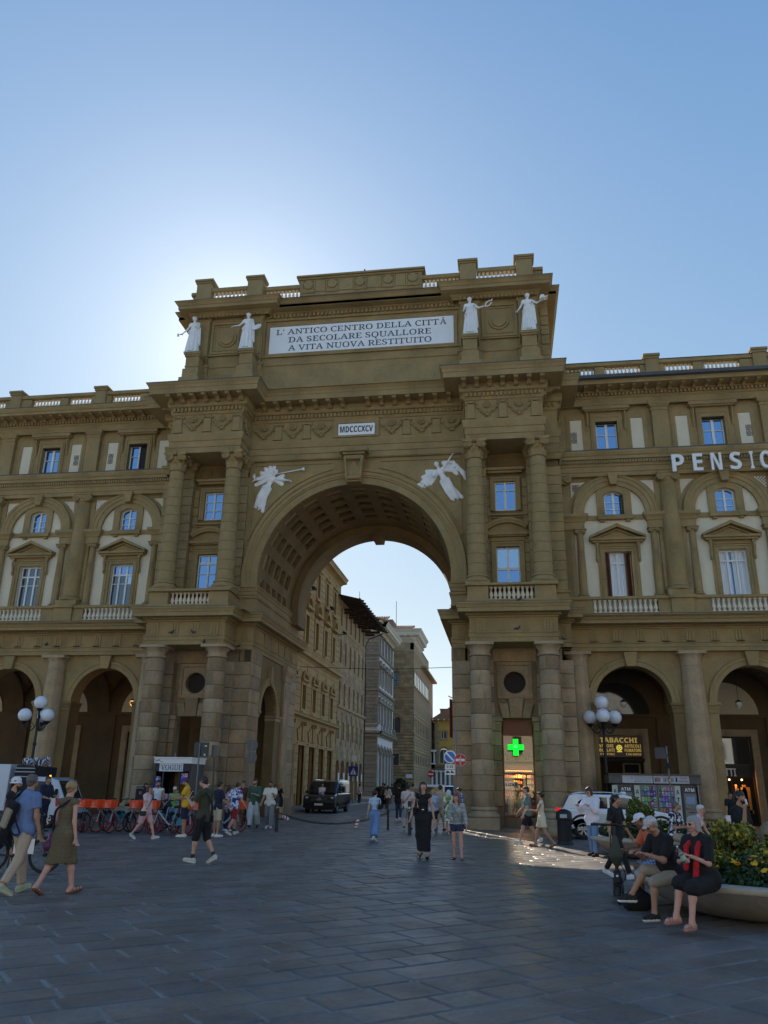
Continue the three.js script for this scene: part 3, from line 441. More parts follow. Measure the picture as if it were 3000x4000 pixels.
{
  const rows = 13, cols = 5, R = 4.8, d = .26, rad = (t) => t * ROT, TH = []; TH.push(-5); for (let k = 0; k < rows; k++) { const c = -3 + 15.5 * k; TH.push(Math.max(-4.9, c - 4.7), Math.min(184.9, c + 4.7)); } TH.push(185);
  const ZZ = [1.6]; for (let i = 0; i < cols; i++) ZZ.push(.75 - 1.06 * i + .36, .75 - 1.06 * i - .36); ZZ.push(-5.05);
  const pt = (t, z, r = R) => [r * Math.cos(rad(t)), 11.25 + r * Math.sin(rad(t)), z], T = [];
  const quad = (o, a, b, c, e) => o.push(...a, ...b, ...c, ...a, ...c, ...e);
  const vault = () => {};
  for (let i = 0; i < TH.length - 1; i++) for (let j = 0; j < ZZ.length - 1; j++) {
    if (i % 2 === 1 && j % 2 === 1) continue; const n = Math.max(1, Math.round((TH[i + 1] - TH[i]) / 3));
    for (let k = 0; k < n; k++) { const a = TH[i] + (TH[i + 1] - TH[i]) * k / n, b = TH[i] + (TH[i + 1] - TH[i]) * (k + 1) / n; quad(T, pt(a, ZZ[j]), pt(b, ZZ[j]), pt(b, ZZ[j + 1]), pt(a, ZZ[j + 1])); }
  }
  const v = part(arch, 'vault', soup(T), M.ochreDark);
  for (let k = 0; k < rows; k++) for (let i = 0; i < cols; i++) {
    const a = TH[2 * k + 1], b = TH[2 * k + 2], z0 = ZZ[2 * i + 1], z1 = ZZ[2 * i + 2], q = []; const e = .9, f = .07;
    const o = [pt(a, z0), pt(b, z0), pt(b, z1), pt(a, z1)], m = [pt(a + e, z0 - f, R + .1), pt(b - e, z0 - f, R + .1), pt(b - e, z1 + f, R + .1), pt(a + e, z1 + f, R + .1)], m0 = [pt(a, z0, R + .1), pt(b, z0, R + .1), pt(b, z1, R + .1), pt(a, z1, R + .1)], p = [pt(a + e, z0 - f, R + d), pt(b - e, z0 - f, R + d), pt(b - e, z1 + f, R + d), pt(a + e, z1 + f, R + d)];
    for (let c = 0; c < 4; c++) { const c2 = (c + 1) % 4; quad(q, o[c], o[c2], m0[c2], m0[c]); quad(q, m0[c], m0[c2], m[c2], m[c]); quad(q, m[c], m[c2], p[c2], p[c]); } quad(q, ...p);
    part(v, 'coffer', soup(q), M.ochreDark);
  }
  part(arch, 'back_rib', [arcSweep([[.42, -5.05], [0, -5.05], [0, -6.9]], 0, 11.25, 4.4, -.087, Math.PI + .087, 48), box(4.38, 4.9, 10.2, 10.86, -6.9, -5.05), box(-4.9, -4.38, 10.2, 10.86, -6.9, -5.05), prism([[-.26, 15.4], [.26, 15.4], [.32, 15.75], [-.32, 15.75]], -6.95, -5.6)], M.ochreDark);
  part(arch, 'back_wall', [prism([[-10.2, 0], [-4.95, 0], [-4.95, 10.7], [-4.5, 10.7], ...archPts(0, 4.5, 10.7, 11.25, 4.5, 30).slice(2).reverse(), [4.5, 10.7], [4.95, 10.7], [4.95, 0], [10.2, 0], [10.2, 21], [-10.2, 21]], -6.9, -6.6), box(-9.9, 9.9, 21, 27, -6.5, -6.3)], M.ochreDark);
}
// marble inscription tablets
const plq = part(arch, 'plaque', [cbox(-5.1, 5.1, 23.97, 25.65, 1.4, 1.53, .01)], M.plaque, { label: 'wide white marble tablet with a three line inscription' });
part(plq, 'lettering', [letters("L' ANTICO CENTRO DELLA CITT", -4.72, 4.3, 25.14, .33, 1.531, font), letters('A', 4.36, 4.72, 25.14, .33, 1.531, font), flat([4.5, 25.56, 1.537], [4.6, 25.51, 1.537], .03, .01), letters('DA SECOLARE SQUALLORE', -4.0, 3.88, 24.62, .33, 1.531, font), letters('A VITA NUOVA RESTITUITO', -4.0, 3.9, 24.11, .33, 1.531, font)], M.ink);
part(arch, 'plaque_frame', [prism(rect(-5.46, 5.46, 23.74, 26.12), 1.4, 1.56, [rect(-5.36, 5.36, 23.84, 26.02)]), prism(rect(-5.28, 5.28, 23.86, 25.78), 1.4, 1.54, [rect(-5.12, 5.12, 23.95, 25.67)])], M.ochre);
const dat = part(arch, 'date_tablet', cbox(-.94, .98, 18.72, 19.36, 1.7, 1.82, .01), M.plaque, { label: 'small white marble tablet with a roman date' });
part(dat, 'lettering', letters('MDCCCXCV', -.84, .88, 18.87, .34, 1.821, fontSans), M.ink);
part(arch, 'tablet_frame', prism(rect(-1.18, 1.2, 18.6, 19.62), 1.7, 1.84, [rect(-.96, 1.0, 18.7, 19.38)]), M.ochre);
// solid centre of the parapet with panels and discs
part(arch, 'parapet', [cbox(-3.42, 3.42, 27.28, 28.32, 1.0, 1.92, .02), cbox(-3.52, 3.52, 28.3, 28.42, .95, 2.02, .03), cbox(-3.6, 3.6, 28.42, 28.54, .9, 2.1, .02)], M.ochre);
for (const x of [-2.93, -1.57, 0, 1.57, 2.93]) part(arch, 'parapet_disc', [prism(rect(x - .36, x + .36, 27.45, 28.26), 1.9, 1.97, [rect(x - .3, x + .3, 27.5, 28.2)]), tr(new THREE.CylinderGeometry(.26, .26, .08, 22), x, 27.95, 1.95, Math.PI / 2)], M.ochre);
for (const x of [-2.25, -.79, .79, 2.25]) part(arch, 'parapet_panel', prism(rect(x - .4 + (Math.abs(x) > 1 ? .12 : 0), x + .4 - (Math.abs(x) > 1 ? .12 : 0), 27.5, 28.22), 1.9, 1.96, [], .02), M.ochre);
{ const z = 1.3, y = 28.54, t = thing('roof_finial', 'small wrought iron scroll finial on top of the arch', 'finial', .12, y, z); part(t, 'spike', [bar([0, 0, 0], [0, .62, 0], .025), ball(.05, 0, .62, 0)], M.iron); for (const s of [-1, 1]) part(t, 'scroll', tube([[0, .05, 0], [s * .12, .18, 0], [s * .26, .32, 0], [s * .38, .34, 0], [s * .44, .24, 0], [s * .37, .16, 0], [s * .32, .2, 0]], .022, 20, 5), M.iron); }
// ---------- the two arcaded wings ----------
const ionGeo = merge(ionicCapital(.33, .46, .2)), ionSmall = merge(ionicCapital(.15, .25, .1));
const giantShaft = merge([lathe([[.45, .3], [.455, 1.2], [.44, 2.6], [.40, 4.4], [.34, 5.82]], 28), lathe(baseProfile(.45, .3), 28), cbox(-.58, .58, -.3, .01, -.5, .5, .02)]);
const doricShaft = merge([lathe([[.56, .9], [.565, 2], [.55, 4], [.5, 6], [.47, 6.62], [.5, 6.64], [.51, 6.7], [.47, 6.72], [.47, 6.95], [.54, 7.05], [.6, 7.14]], 30), lathe(baseProfile(.56, .45), 30, 0, .45), cbox(-.76, .76, 0, .46, -.66, .66, .03), cbox(-.66, .66, 7.13, 7.27, -.6, .6, .015)]);
doricShaft.scale(.94, 1.058, .94);
const smallShaft = merge([lathe([[.19, .16], [.19, 1.2], [.15, 3.12]], 18), lathe(baseProfile(.19, .16), 18), cbox(-.25, .25, -.12, .01, -.2, .2, .01)]);
const ornGeo = merge((() => { const g = [], q = (x, y, w, h, r) => g.push(tr(new THREE.BoxGeometry(w, h, .006), x, y, 0, 0, 0, r)); for (const s of [-1, 1]) { q(s * .13, 0, .03, .29, 0); q(0, s * .13, .29, .03, 0); } for (let i = 0; i < 8; i++) { const a = i * Math.PI / 4; q(Math.cos(a) * .075, Math.sin(a) * .075, .075, .03, a); } g.push(tr(new THREE.TorusGeometry(.1, .012, 4, 16).scale(1, 1, .3), 0, 0, 0), tr(new THREE.CylinderGeometry(.025, .025, .008, 8), 0, 0, 0, Math.PI / 2)); return g; })());
const M_sgraf = plain(.16, .14, .11, .9);
const shopGlass = std({ color: lin(.10, .105, .11), roughness: .05, metalness: .55 });
function wing(s, w) {
  SX = s;
  const X0 = 10.2, X1 = 26.6, LB = [12.98, 18.33, 23.68], LC = [15.65, 21.0], FB = [12.85, 18.15, 23.45], FC = [15.48, 20.79], TB = [12.8, 18.06, 23.3], TC = [15.46, 20.72], PC = [15.3, 20.6], path = (z, o = 0) => [[X0 - .2, z], [X1, z]];
  // arcade
  const holes = LB.map((x) => archPts(x, 1.7, -.1, 5.4, 1.7, 24)), pts = [[X0, 0]];
  for (const x of LB) { pts.push([x - 1.7, 0], ...archPts(x, 1.7, 0, 5.4, 1.7, 24).slice(2).reverse(), [x + 1.7, 0]); } pts.push([X1, 0], [X1, 7.76], [X0, 7.76]);
  part(w, 'wall', prism(pts, -.85, 0), M.ochre);
  LB.forEach((x, i) => {
    part(w, 'archivolt', arcSweep([[0, -.02], [0, .07], [.2, .07], [.22, .1], [.34, .1], [.38, 0]], x, 5.4, 1.7, 0, Math.PI, 32), M.ochre);
    part(w, 'keystone', prism([[x - .21, 7.04], [x + .21, 7.04], [x + .31, 7.7], [x - .31, 7.7]], -.3, .3, [], .02), M.ochre);
    for (const q of [-1, 1]) part(w, 'impost', [sweep([[0, 4.95], [.03, 4.97], [.03, 5.14], [.06, 5.17], [.06, 5.24], [.12, 5.32], [.12, 5.42], [0, 5.43]], q < 0 ? [[x - 2.3, .06], [x - 1.7, .06], [x - 1.7, -.9]] .map((p) => p) : [[x + 1.7, -.9], [x + 1.7, .06], [x + 2.3, .06]]), q < 0 ? cbox(x - 2.28, x - 1.69, 0, 4.97, -.8, .06, .01) : cbox(x + 1.69, x + 2.28, 0, 4.97, -.8, .06, .01)], i ? M.ochre : M.ochreDark);
  });
  for (const x of [10.55, ...LC]) inst(w, 'column', doricShaft, M.stone3, x, 0, .12);
  // first entablature
  const E1 = [[0, 7.73], [0, 7.9], [.03, 7.92], [.03, 8.09], [.07, 8.1], [.07, 8.18], [0, 8.2], [0, 8.74], [.05, 8.78], [.05, 8.84], [.14, 8.88], [.14, 8.92], [.6, 8.94], [.6, 9.08], [.64, 9.1], [.7, 9.2], [.84, 9.28], [.84, 9.33], [0, 9.4]];
  part(w, 'entablature', [sweep(E1, path(.3)), box(X0, X1, 7.735, 7.76, -.8, .29)], M.ochre);
  part(w, 'flashing', sweep([[.845, 9.31], [.85, 9.345], [.3, 9.41]], path(.3)), M.lead);
  part(w, 'dentils', dentils(path(.3), 8.845, 8.915, .14, .2, .12, .07), M.ochre, { kind: 'stuff' });
  const tri = merge([box(-.19, -.08, 0, .5, 0, .03), box(-.055, .055, 0, .5, 0, .03), box(.08, .19, 0, .5, 0, .03), box(-.2, .2, .48, .53, 0, .04), box(-.19, .19, -.09, -.03, 0, .07), ...[-2, -1, 0, 1, 2].map((k) => tr(new THREE.CylinderGeometry(.02, .03, .06, 6), k * .08, -.12, .05))]);
  for (let i = 0; i < 14; i++) inst(w, 'triglyph', tri, M.ochre, 11.35 + i * 1.09, 8.22, .3);
  // balustrade storey
  const dado = [[10.2, 11.4], [14.4, 16.75], [19.72, 22.0], [25.0, X1]];
  part(w, 'pedestal', [...dado.map(([a, b]) => cbox(a, b, 9.45, 10.12, -.1, .6, .01)), ...FC.map((x) => cbox(x - .52, x + .52, 9.4, 10.14, .1, .72, .015)), ...FC.map((x) => cbox(x - .6, x + .6, 10.12, 10.28, .1, .82, .025)), cbox(X0, X1, 10.1, 10.25, .2, .72, .03), cbox(X0, X1, 9.36, 9.47, .2, .7, .01), box(X0, X1, 9.35, 9.4, -.5, .9)], M.ochre);
  [[11.4, 14.4, 13], [16.75, 19.72, 13], [22, 25, 13]].forEach(([a, b, n]) => balustrade(w, a, b, 9.48, 10.1, .5, n));
  // first floor wall: cream field with olive stone dressings
  part(w, 'wall', prism(rect(X0, X1, 9.4, 16.6), -.35, -.02, [...FB.map((x) => rect(x - .64, x + .64, 10.3, 12.62)), ...FB.map((x) => archPts(x, .47, 14.5, 15.55, .2, 8))]), M.cream);
  FB.forEach((x, i) => {
    const sp = (q) => { const p = [[x + q * 1.49, 14.4]]; for (let k = 0; k <= 20; k++) { const t = k / 20 * Math.PI / 2; p.push([x + q * 1.49 * Math.cos(t), 14.56 + 1.49 * Math.sin(t)]); } p.push([x, 16.6], [x + q * 2.5, 16.6], [x + q * 2.5, 14.4]); return p; };
    const tri1 = (q) => [[x + q * 1.3, 16.32], [x + q * 2.05, 16.32], [x + q * 2.05, 15.45], [x + q * 1.9, 15.75], [x + q * 1.62, 16.08]];
    for (const q of [-1, 1]) part(w, 'spandrel', prism(sp(q), -.05, .03, [tri1(q)]), M.ochre);
    part(w, 'archivolt', arcSweep([[-.02, -.02], [-.02, .14], [.2, .14], [.22, .18], [.4, .18], [.44, .22], [.54, .22], [.56, .02]], x, 14.56, 1.5, 0, Math.PI, 36), M.ochre);
    part(w, 'keystone', prism([[x - .16, 16.02], [x + .16, 16.02], [x + .26, 16.6], [x - .26, 16.6]], 0, .42, [], .02), M.ochre);
    for (const q of [-1, 1]) {
      const a = x + q * 1.42, b = x + q * 2.55, lo = Math.min(a, b), hi = Math.max(a, b);
      part(w, 'impost', sweep([[0, 13.76], [0, 14.12], [.05, 14.16], [.1, 14.28], [.2, 14.4], [.2, 14.54], [0, 14.58]], q < 0 ? [[lo, .18], [hi - .1, .18], [hi - .1, -.1]] : [[lo + .1, -.1], [lo + .1, .18], [hi, .18]]), M.ochre);
      part(w, 'pilaster', cbox(Math.min(x + q * 2.02, x + q * 2.55), Math.max(x + q * 2.02, x + q * 2.55), 10.25, 13.78, -.2, .1, .01), M.ochre);
      const c = inst(w, 'column', smallShaft, M.ochre, x + q * 1.76, 10.38, .12); const k = new THREE.Mesh(ionSmall, M.ochre); k.name = 'capital'; k.position.y = 3.12; c.add(k);
      part(w, 'console', [tube([[x + q * .98, 13.0, .12], [x + q * .98, 12.8, .2], [x + q * .98, 12.4, .1], [x + q * .98, 12.2, .12]], .07, 10, 6), tr(new THREE.CylinderGeometry(.09, .09, .16, 10), x + q * .98, 12.98, .14, 0, 0, Math.PI / 2), ball(.08, x + q * .98, 12.16, .06, 8)], M.ochre);
    }
    part(w, 'string_course', box(x - 1.5, x + 1.5, 14.26, 14.5, -.05, .05), M.ochre);
    part(w, 'window_surround', [prism(archPts(x, .83, 14.45, 15.82, .3, 10), -.04, .08, [archPts(x, .47, 14.5, 15.55, .2, 8)]), cbox(x - .85, x + .85, 14.24, 14.48, -.04, .24, .015), cbox(x - .72, x - .52, 14.14, 14.24, 0, .16, .005), cbox(x + .52, x + .72, 14.14, 14.24, 0, .16, .005)], M.ochre);
    part(w, 'window_surround', [portal(x, .96, .64, 10.25, 13.06, 12.62, -.04, .06), prism([[x - .84, 10.25], [x - .84, 12.82], [x + .84, 12.82], [x + .84, 10.25], [x + .78, 10.25], [x + .78, 12.76], [x - .78, 12.76], [x - .78, 10.25]], .05, .1), cbox(x - .86, x + .86, 12.86, 12.92, 0, .12, .005)], M.ochre);
    part(w, 'pediment', [cbox(x - 1.2, x + 1.2, 13.04, 13.14, -.05, .26, .01), cbox(x - 1.32, x + 1.32, 13.14, 13.26, -.05, .36, .015), prism([[x - 1.2, 13.26], [x + 1.2, 13.26], [x, 13.75]], -.05, .08), prism([[x - 1.34, 13.24], [x - 1.34, 13.36], [x, 13.98], [x + 1.34, 13.36], [x + 1.34, 13.24], [x, 13.8]], 0, .4, [], .01), prism([[x - 1.1, 13.26], [x, 13.76], [x + 1.1, 13.26], [x + .98, 13.26], [x, 13.68], [x - .98, 13.26]], 0, .2)], M.ochre);
  });
  for (const x of FC) { inst(w, 'column', giantShaft, M.ochre, x, 10.58, .08); inst(w, 'capital', ionGeo, M.ochre, x, 16.1, .12); part(w, 'pilaster', cbox(x - .62, x + .62, 10.3, 16.5, -.2, .06, .01), M.ochre); }
  inst(w, 'capital', ionGeo, M.ochre, 10.28, 16.1, .1); part(w, 'pilaster', cbox(10.15, 10.68, 10.3, 16.5, -.2, .1, .01), M.ochre);
  // second entablature, third floor
  part(w, 'entablature', [sweep([[0, 16.5], [0, 16.7], [.04, 16.72], [.04, 16.98], [.09, 17.0], [.09, 17.08], [.12, 17.12], [.12, 17.3], [.25, 17.33], [.25, 17.48], [.3, 17.52], [.36, 17.66], [.36, 17.78], [0, 17.86]], path(.3)), box(X0, X1, 16.505, 16.53, -.1, .29)], M.ochre);
  part(w, 'flashing', sweep([[.366, 17.75], [.37, 17.8], [0, 17.875]], path(.3)), M.lead);
  part(w, 'dentils', dentils(path(.3), 17.135, 17.285, .12, .21, .135, .085), M.ochre, { kind: 'stuff' });
  part(w, 'wall', prism(rect(X0, X1, 17.0, 20.6), -.35, 0, TB.map((x) => rect(x - .55, x + .55, 17.85, 19.62))), M.ochre);
  TB.forEach((x, i) => {
    part(w, 'window_surround', [portal(x, .8, .55, 17.84, 20.15, 19.62, -.02, .08), portal(x, .72, .66, 17.84, 19.95, 19.85, .08, .11), cbox(x - 1.1, x + 1.1, 20.13, 20.2, -.02, .3, .01), cbox(x - 1.18, x + 1.18, 20.2, 20.38, -.02, .38, .02)], M.ochre);
    for (const q of [-1, 1]) {
      part(w, 'console', [tube([[x + q * .95, 20.12, .14], [x + q * .95, 19.95, .2], [x + q * .95, 19.6, .1], [x + q * .95, 19.4, .1]], .055, 8, 6), prism([[x + q * .95 - .06, 19.3], [x + q * .95 + .06, 19.3], [x + q * .95 + .09, 20.14], [x + q * .95 - .09, 20.14]], 0, .1), prism([[x + q * .95 - .02, 19.14], [x + q * .95 + .02, 19.14], [x + q * .95 + .07, 19.32], [x + q * .95 - .07, 19.32]], 0, .07)], M.ochre);
      const c = x + q * 1.52; part(w, 'cream_panel', box(c - .3, c + .3, 17.86, 19.77, -.01, .012), M.cream);
      part(w, 'panel_border', [portal(c, .42, .3, 17.84, 19.9, 19.78, 0, .05), portal(c, .52, .42, 17.84, 20.02, 19.9, 0, .03)], M.ochre);
      if ((s > 0 ? [[0, -1], [1, 1]] : [[1, -1], [0, 1]]).some((p) => p[0] === i && p[1] === q)) for (const y of [18.62, 18.94]) inst(w, 'sgraffito', ornGeo, M_sgraf, c + (s > 0 ? q : q * .5) * .14, y, .016);
    }
    const b = part(w, 'railing', [box(x - .53, x + .53, 18.1, 18.13, -.06, -.03), box(x - .53, x + .53, 17.9, 17.92, -.06, -.03)], M.iron); for (let k = 0; k < 13; k++) part(b, 'railing_bar', k % 3 ? bar([x - .5 + k / 12, 17.9, -.045], [x - .5 + k / 12, 18.12, -.045], .01, 5) : tube([[x - .5 + k / 12, 17.9, -.045], [x - .46 + k / 12, 18.0, -.045], [x - .5 + k / 12, 18.12, -.045]], .011, 6, 4), M.iron);
    const open = s < 0 && i === 0;
    win(w, open ? x - s * .0 + .27 * 1 : x, 17.85, open ? .56 : 1.06, 1.75, -.25, { cols: open ? 1 : 2, rows: [.62], mul: .13, seed: i + 20 });
    if (open) part(w, 'window_dark', box(x - .55, x + .0, 17.85, 19.62, -.33, -.3), M.dark);
    part(w, 'pelmet', cbox(x - .56, x + .56, 19.55, 19.63, -.28, -.05, .01), M.dark);
  });
  for (const x of TC) part(w, 'pilaster', [cbox(x - .4, x + .4, 17.98, 20.06, -.1, .26, .012), cbox(x - .5, x + .5, 17.84, 17.99, -.1, .34, .012), sweep([[0, 20.02], [.04, 20.05], [.04, 20.12], [.0, 20.14], [0, 20.2], [.06, 20.24], [.14, 20.38], [.14, 20.5], [0, 20.52]], [[x - .4, -.05], [x - .4, .26], [x + .4, .26], [x + .4, -.05]])], M.ochre);
  // roof entablature and parapet
  part(w, 'entablature', [sweep([[0, 20.4], [.04, 20.44], [.04, 20.52], [0, 20.55], [0, 20.78], [.08, 20.84], [.1, 20.88], [.1, 21.05], [.2, 21.07], [.2, 21.18], [.95, 21.19], [.95, 21.33], [1.0, 21.36], [1.08, 21.5], [1.1, 21.58], [0, 21.66]], path(.3)), box(X0, X1, 21.6, 21.66, -9, .6)], M.ochre);
  if (s > 0) part(w, 'gutter', sweep([[1.02, 21.38], [1.2, 21.42], [1.22, 21.58], [1.1, 21.6], [.6, 21.66]], path(.3)), M.lead); else part(w, 'flashing', sweep([[1.104, 21.56], [1.11, 21.6], [.5, 21.675]], path(.3)), M.lead);
  part(w, 'dentils', dentils(path(.3), 20.9, 21.05, .1, .22, .19, .12), M.ochre, { kind: 'stuff' });
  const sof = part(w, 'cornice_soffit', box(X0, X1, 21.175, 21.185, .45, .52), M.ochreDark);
  for (let x = 10.6; x < 23; x += .6) bracket(sof, M.ochre, x, 21.185, .48, .2, .18, .62);
  part(w, 'parapet', [box(X0, X1, 21.6, 22.08, -.1, .42), box(X0, X1, 22.64, 22.68, .05, .36), cbox(X0, X1, 22.66, 22.88, -.1, .44, .03), ...[[X0, 10.95], [12.4, 12.9], [14.7, 15.9], [17.35, 17.85], [19.65, 21.3], [22.7, 23.2], [25, X1]].map(([a, b]) => cbox(a, b, 22.05, 22.68, -.05, .36, .01)), ...PC.flatMap((x) => [cbox(x - .33, x + .33, 22.1, 22.95, -.1, .5, .015), cbox(x - .38, x + .38, 21.9, 22.14, -.1, .56, .02), cbox(x - .38, x + .38, 22.9, 23.02, -.15, .56, .02), cbox(x - .42, x + .42, 23.02, 23.16, -.2, .62, .02)])], M.ochre);
  if (s > 0) part(w, 'flashing', sweep([[.0, 22.86], [.16, 22.875], [.16, 22.9], [0, 22.93]], path(.3)), M.lead);
  for (const [a, b] of [[10.95, 12.4], [12.9, 14.7], [15.9, 17.35], [17.85, 19.65], [21.3, 22.7]]) balustrade(w, a, b, 22.1, 22.65, .12, Math.round((b - a) / .2));
  // body and portico
  part(w, 'body', [box(X0, X1, 9.3, 9.36, -9, .3), box(X0, X1, 9.4, 21.6, -9, -8.8), box(X1 - .1, X1, 9, 21.6, -9, -.3)], M.ochreDark);
  const back = archPts; const bp = [[X0, 0]]; for (const x of LB) bp.push([x - 1.1, 0], [x - 1.1, 4.27], [x + 1.1, 4.27], [x + 1.1, 0]); bp.push([X1, 0], [X1, 9], [X0, 9]);
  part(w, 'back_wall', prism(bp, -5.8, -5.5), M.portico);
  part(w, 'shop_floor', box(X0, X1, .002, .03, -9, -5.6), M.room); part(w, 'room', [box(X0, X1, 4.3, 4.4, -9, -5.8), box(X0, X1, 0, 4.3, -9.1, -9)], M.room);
  LB.forEach((x, i) => {
    part(w, 'shop_surround', prism([[x - 1.42, 0], [x - 1.42, 4.62], [x + 1.42, 4.62], [x + 1.42, 0], [x + 1.08, 0], [x + 1.08, 4.28], [x - 1.08, 4.28], [x - 1.08, 0]], -5.52, -5.36, [], .01), M.stone3);
    part(w, 'lunette', prism(archPts(x, 1.62, 5.37, 5.38, 1.6, 20), -5.52, -5.44), i === 0 && s > 0 ? shopGlass : M.cream);
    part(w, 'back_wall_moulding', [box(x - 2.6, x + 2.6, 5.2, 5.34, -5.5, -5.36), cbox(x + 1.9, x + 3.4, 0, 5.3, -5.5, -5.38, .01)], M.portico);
    const V = [], n = 16, Rx = 2.66, zc = -3.2, rz = 2.35, hy = (u, v) => 5.35 + 2.35 * Math.max(Math.sqrt(Math.max(0, 1 - u * u)), Math.sqrt(Math.max(0, 1 - v * v)));
    for (let a = 0; a < n; a++) for (let b = 0; b < n; b++) { const P = (i2, j2) => { const u = i2 / n * 2 - 1, v = j2 / n * 2 - 1; return [x + u * Rx, Math.min(7.73, hy(u, v)), zc + v * rz]; }; const p = [P(a, b), P(a + 1, b), P(a + 1, b + 1), P(a, b + 1)]; V.push(...p[0], ...p[1], ...p[2], ...p[0], ...p[2], ...p[3]); }
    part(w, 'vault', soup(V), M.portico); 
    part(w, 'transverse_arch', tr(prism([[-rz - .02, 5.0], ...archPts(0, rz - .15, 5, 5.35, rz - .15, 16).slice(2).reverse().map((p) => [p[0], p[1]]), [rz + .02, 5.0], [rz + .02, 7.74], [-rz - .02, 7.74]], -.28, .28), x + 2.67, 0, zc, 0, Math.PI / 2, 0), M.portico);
  });
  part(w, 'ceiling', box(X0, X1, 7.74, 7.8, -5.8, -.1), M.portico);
  for (const x of LB) { const t = thing('portico_lantern', s > 0 ? 'unlit white teardrop lantern hanging in the right portico arch ' + (x < 15 ? 'behind the lamp post' : x < 20 ? 'above the clothes shop' : 'at the frame edge') : x < 15 ? 'glowing amber teardrop lantern hanging in the left portico' : 'small dim lantern hanging deep in the left portico ' + (x < 20 ? 'over the street door' : 'past the column'), 'lantern', s * (s < 0 && x < 15 ? 12.55 : x - .1), 5.4, -2.5); const sv = SX; SX = 1; part(t, 'rod', bar([0, .35, 0], [0, 2.2, 0], .012, 5), M.iron); part(t, 'cap', lathe([[.0, .42], [.05, .4], [.14, .33], [.15, .3], [.0, .3]], 14), M.iron); const lit = s < 0 && x < 15; part(t, 'globe', lathe([[0, 0], [.05, .01], [.13, .12], [.16, .2], [.15, .27], [.12, .31]], 16), lit ? std({ color: 0x000000, emissive: lin(1, .5, .1), emissiveIntensity: 1.6 }) : plain(.7, .68, .62, .3)); if (lit) { const L = new THREE.PointLight(0xffa544, .5, 0, 2); L.position.set(0, .15, 0); L.castShadow = true; t.add(L); } SX = sv; }
  SX = 1;
}
const rightWing = thing('arcaded_building', 'ochre arcaded building with the hotel letters and a dark roof gutter, beside the pharmacy pier', 'building');
const leftWing = thing('arcaded_building', 'ochre arcaded building with cream panels behind the row of rental bicycles', 'building');
wing(1, rightWing); wing(-1, leftWing);
// glazing of the wings
{
  SX = 1; const w = rightWing;
  win(w, 12.85, 14.5, .9, 1.06, -.2, { rows: [.34, .68], rise: .18, mul: .13, seed: 31 }); win(w, 18.15, 14.5, .9, 1.06, -.2, { rows: [.34, .68], rise: .18, mul: .1, seed: 32 }); win(w, 23.45, 14.5, .9, 1.06, -.2, { rows: [.34, .68], rise: .18 });
  shutter(w, 13.16, 13.32, 14.5, 15.6, -.16, plain(.03, .022, .02, .6));
  win(w, 12.82, 10.3, .78, 2.3, -.26, { rows: [.78], thick: [0, .09], mul: .1, glass: M.glass }); curtain(w, 12.46, 13.2, 10.3, 12.6, -.33); shutter(w, 12.22, 12.46, 10.3, 12.62, -.18); shutter(w, 13.16, 13.49, 10.3, 12.62, -.18);
  win(w, 18.15, 10.3, 1.28, 2.3, -.26, { rows: [.78], cols: 3, thick: [0, .08], mul: .08, glass: M.glass }); curtain(w, 17.55, 18.05, 10.3, 12.6, -.34); curtain(w, 18.16, 18.76, 10.3, 12.6, -.34); part(w, 'window_dark', box(17.5, 18.8, 10.3, 12.6, -.5, -.45), M.pane);
  win(w, 23.45, 10.3, 1.28, 2.3, -.26, { rows: [.78], cols: 2 });
  for (const [x, y] of [[11.05, 16.0]]) { const m = inst(w, 'sgraffito', ornGeo, M_sgraf, x, y, .0); m.scale.set(1.2, 1.2, 1); }
  const sg = []; for (let a = 0; a < 9; a++) for (let b = 0; b < 9; b++) { const x = 19.5 + a * .075, y = 15.6 + b * .08; if ((a + b) % 2 && (x - 18.15) ** 2 + (y - 14.56) ** 2 > 2.08 ** 2 && y < 16.3) sg.push(box(x, x + .06, y, y + .06, -.02, -.012)); } part(w, 'sgraffito', sg, M_sgraf, { kind: 'stuff' });
  SX = -1; const l = leftWing;
  win(l, 12.85, 14.5, .9, 1.06, -.2, { rows: [.34, .68], rise: .18, mul: .09, seed: 41 }); win(l, 18.15, 14.5, .9, 1.06, -.2, { rows: [.34, .68], rise: .18, mul: .09, seed: 42 }); win(l, 23.45, 14.5, .9, 1.06, -.2, { rows: [.34, .68], rise: .18 });
  win(l, 12.85, 10.3, 1.24, 2.3, -.26, { rows: [.55, .76], cols: 3, thick: [1, .08], mul: .09, panes: [M.paneDark, M.paneLite, M.pane, M.paneDark, M.paneDark, M.pane, M.paneDark, M.paneDark, M.pane], seed: 43 }); win(l, 18.15, 10.3, 1.24, 2.3, -.26, { rows: [.55, .76], cols: 3, thick: [1, .08], mul: .09, glass: M.paneDark, seed: 44 }); win(l, 23.45, 10.3, 1.24, 2.3, -.26, { rows: [.55, .76], cols: 2 });
  win(l, 14.72, 15.86, .2, .42, -.01, { cols: 1, fr: .03, glass: M.paneDark }); win(l, 16.3, 15.86, .26, .42, -.01, { cols: 1, fr: .03, glass: M.pane });
  SX = 1;
}
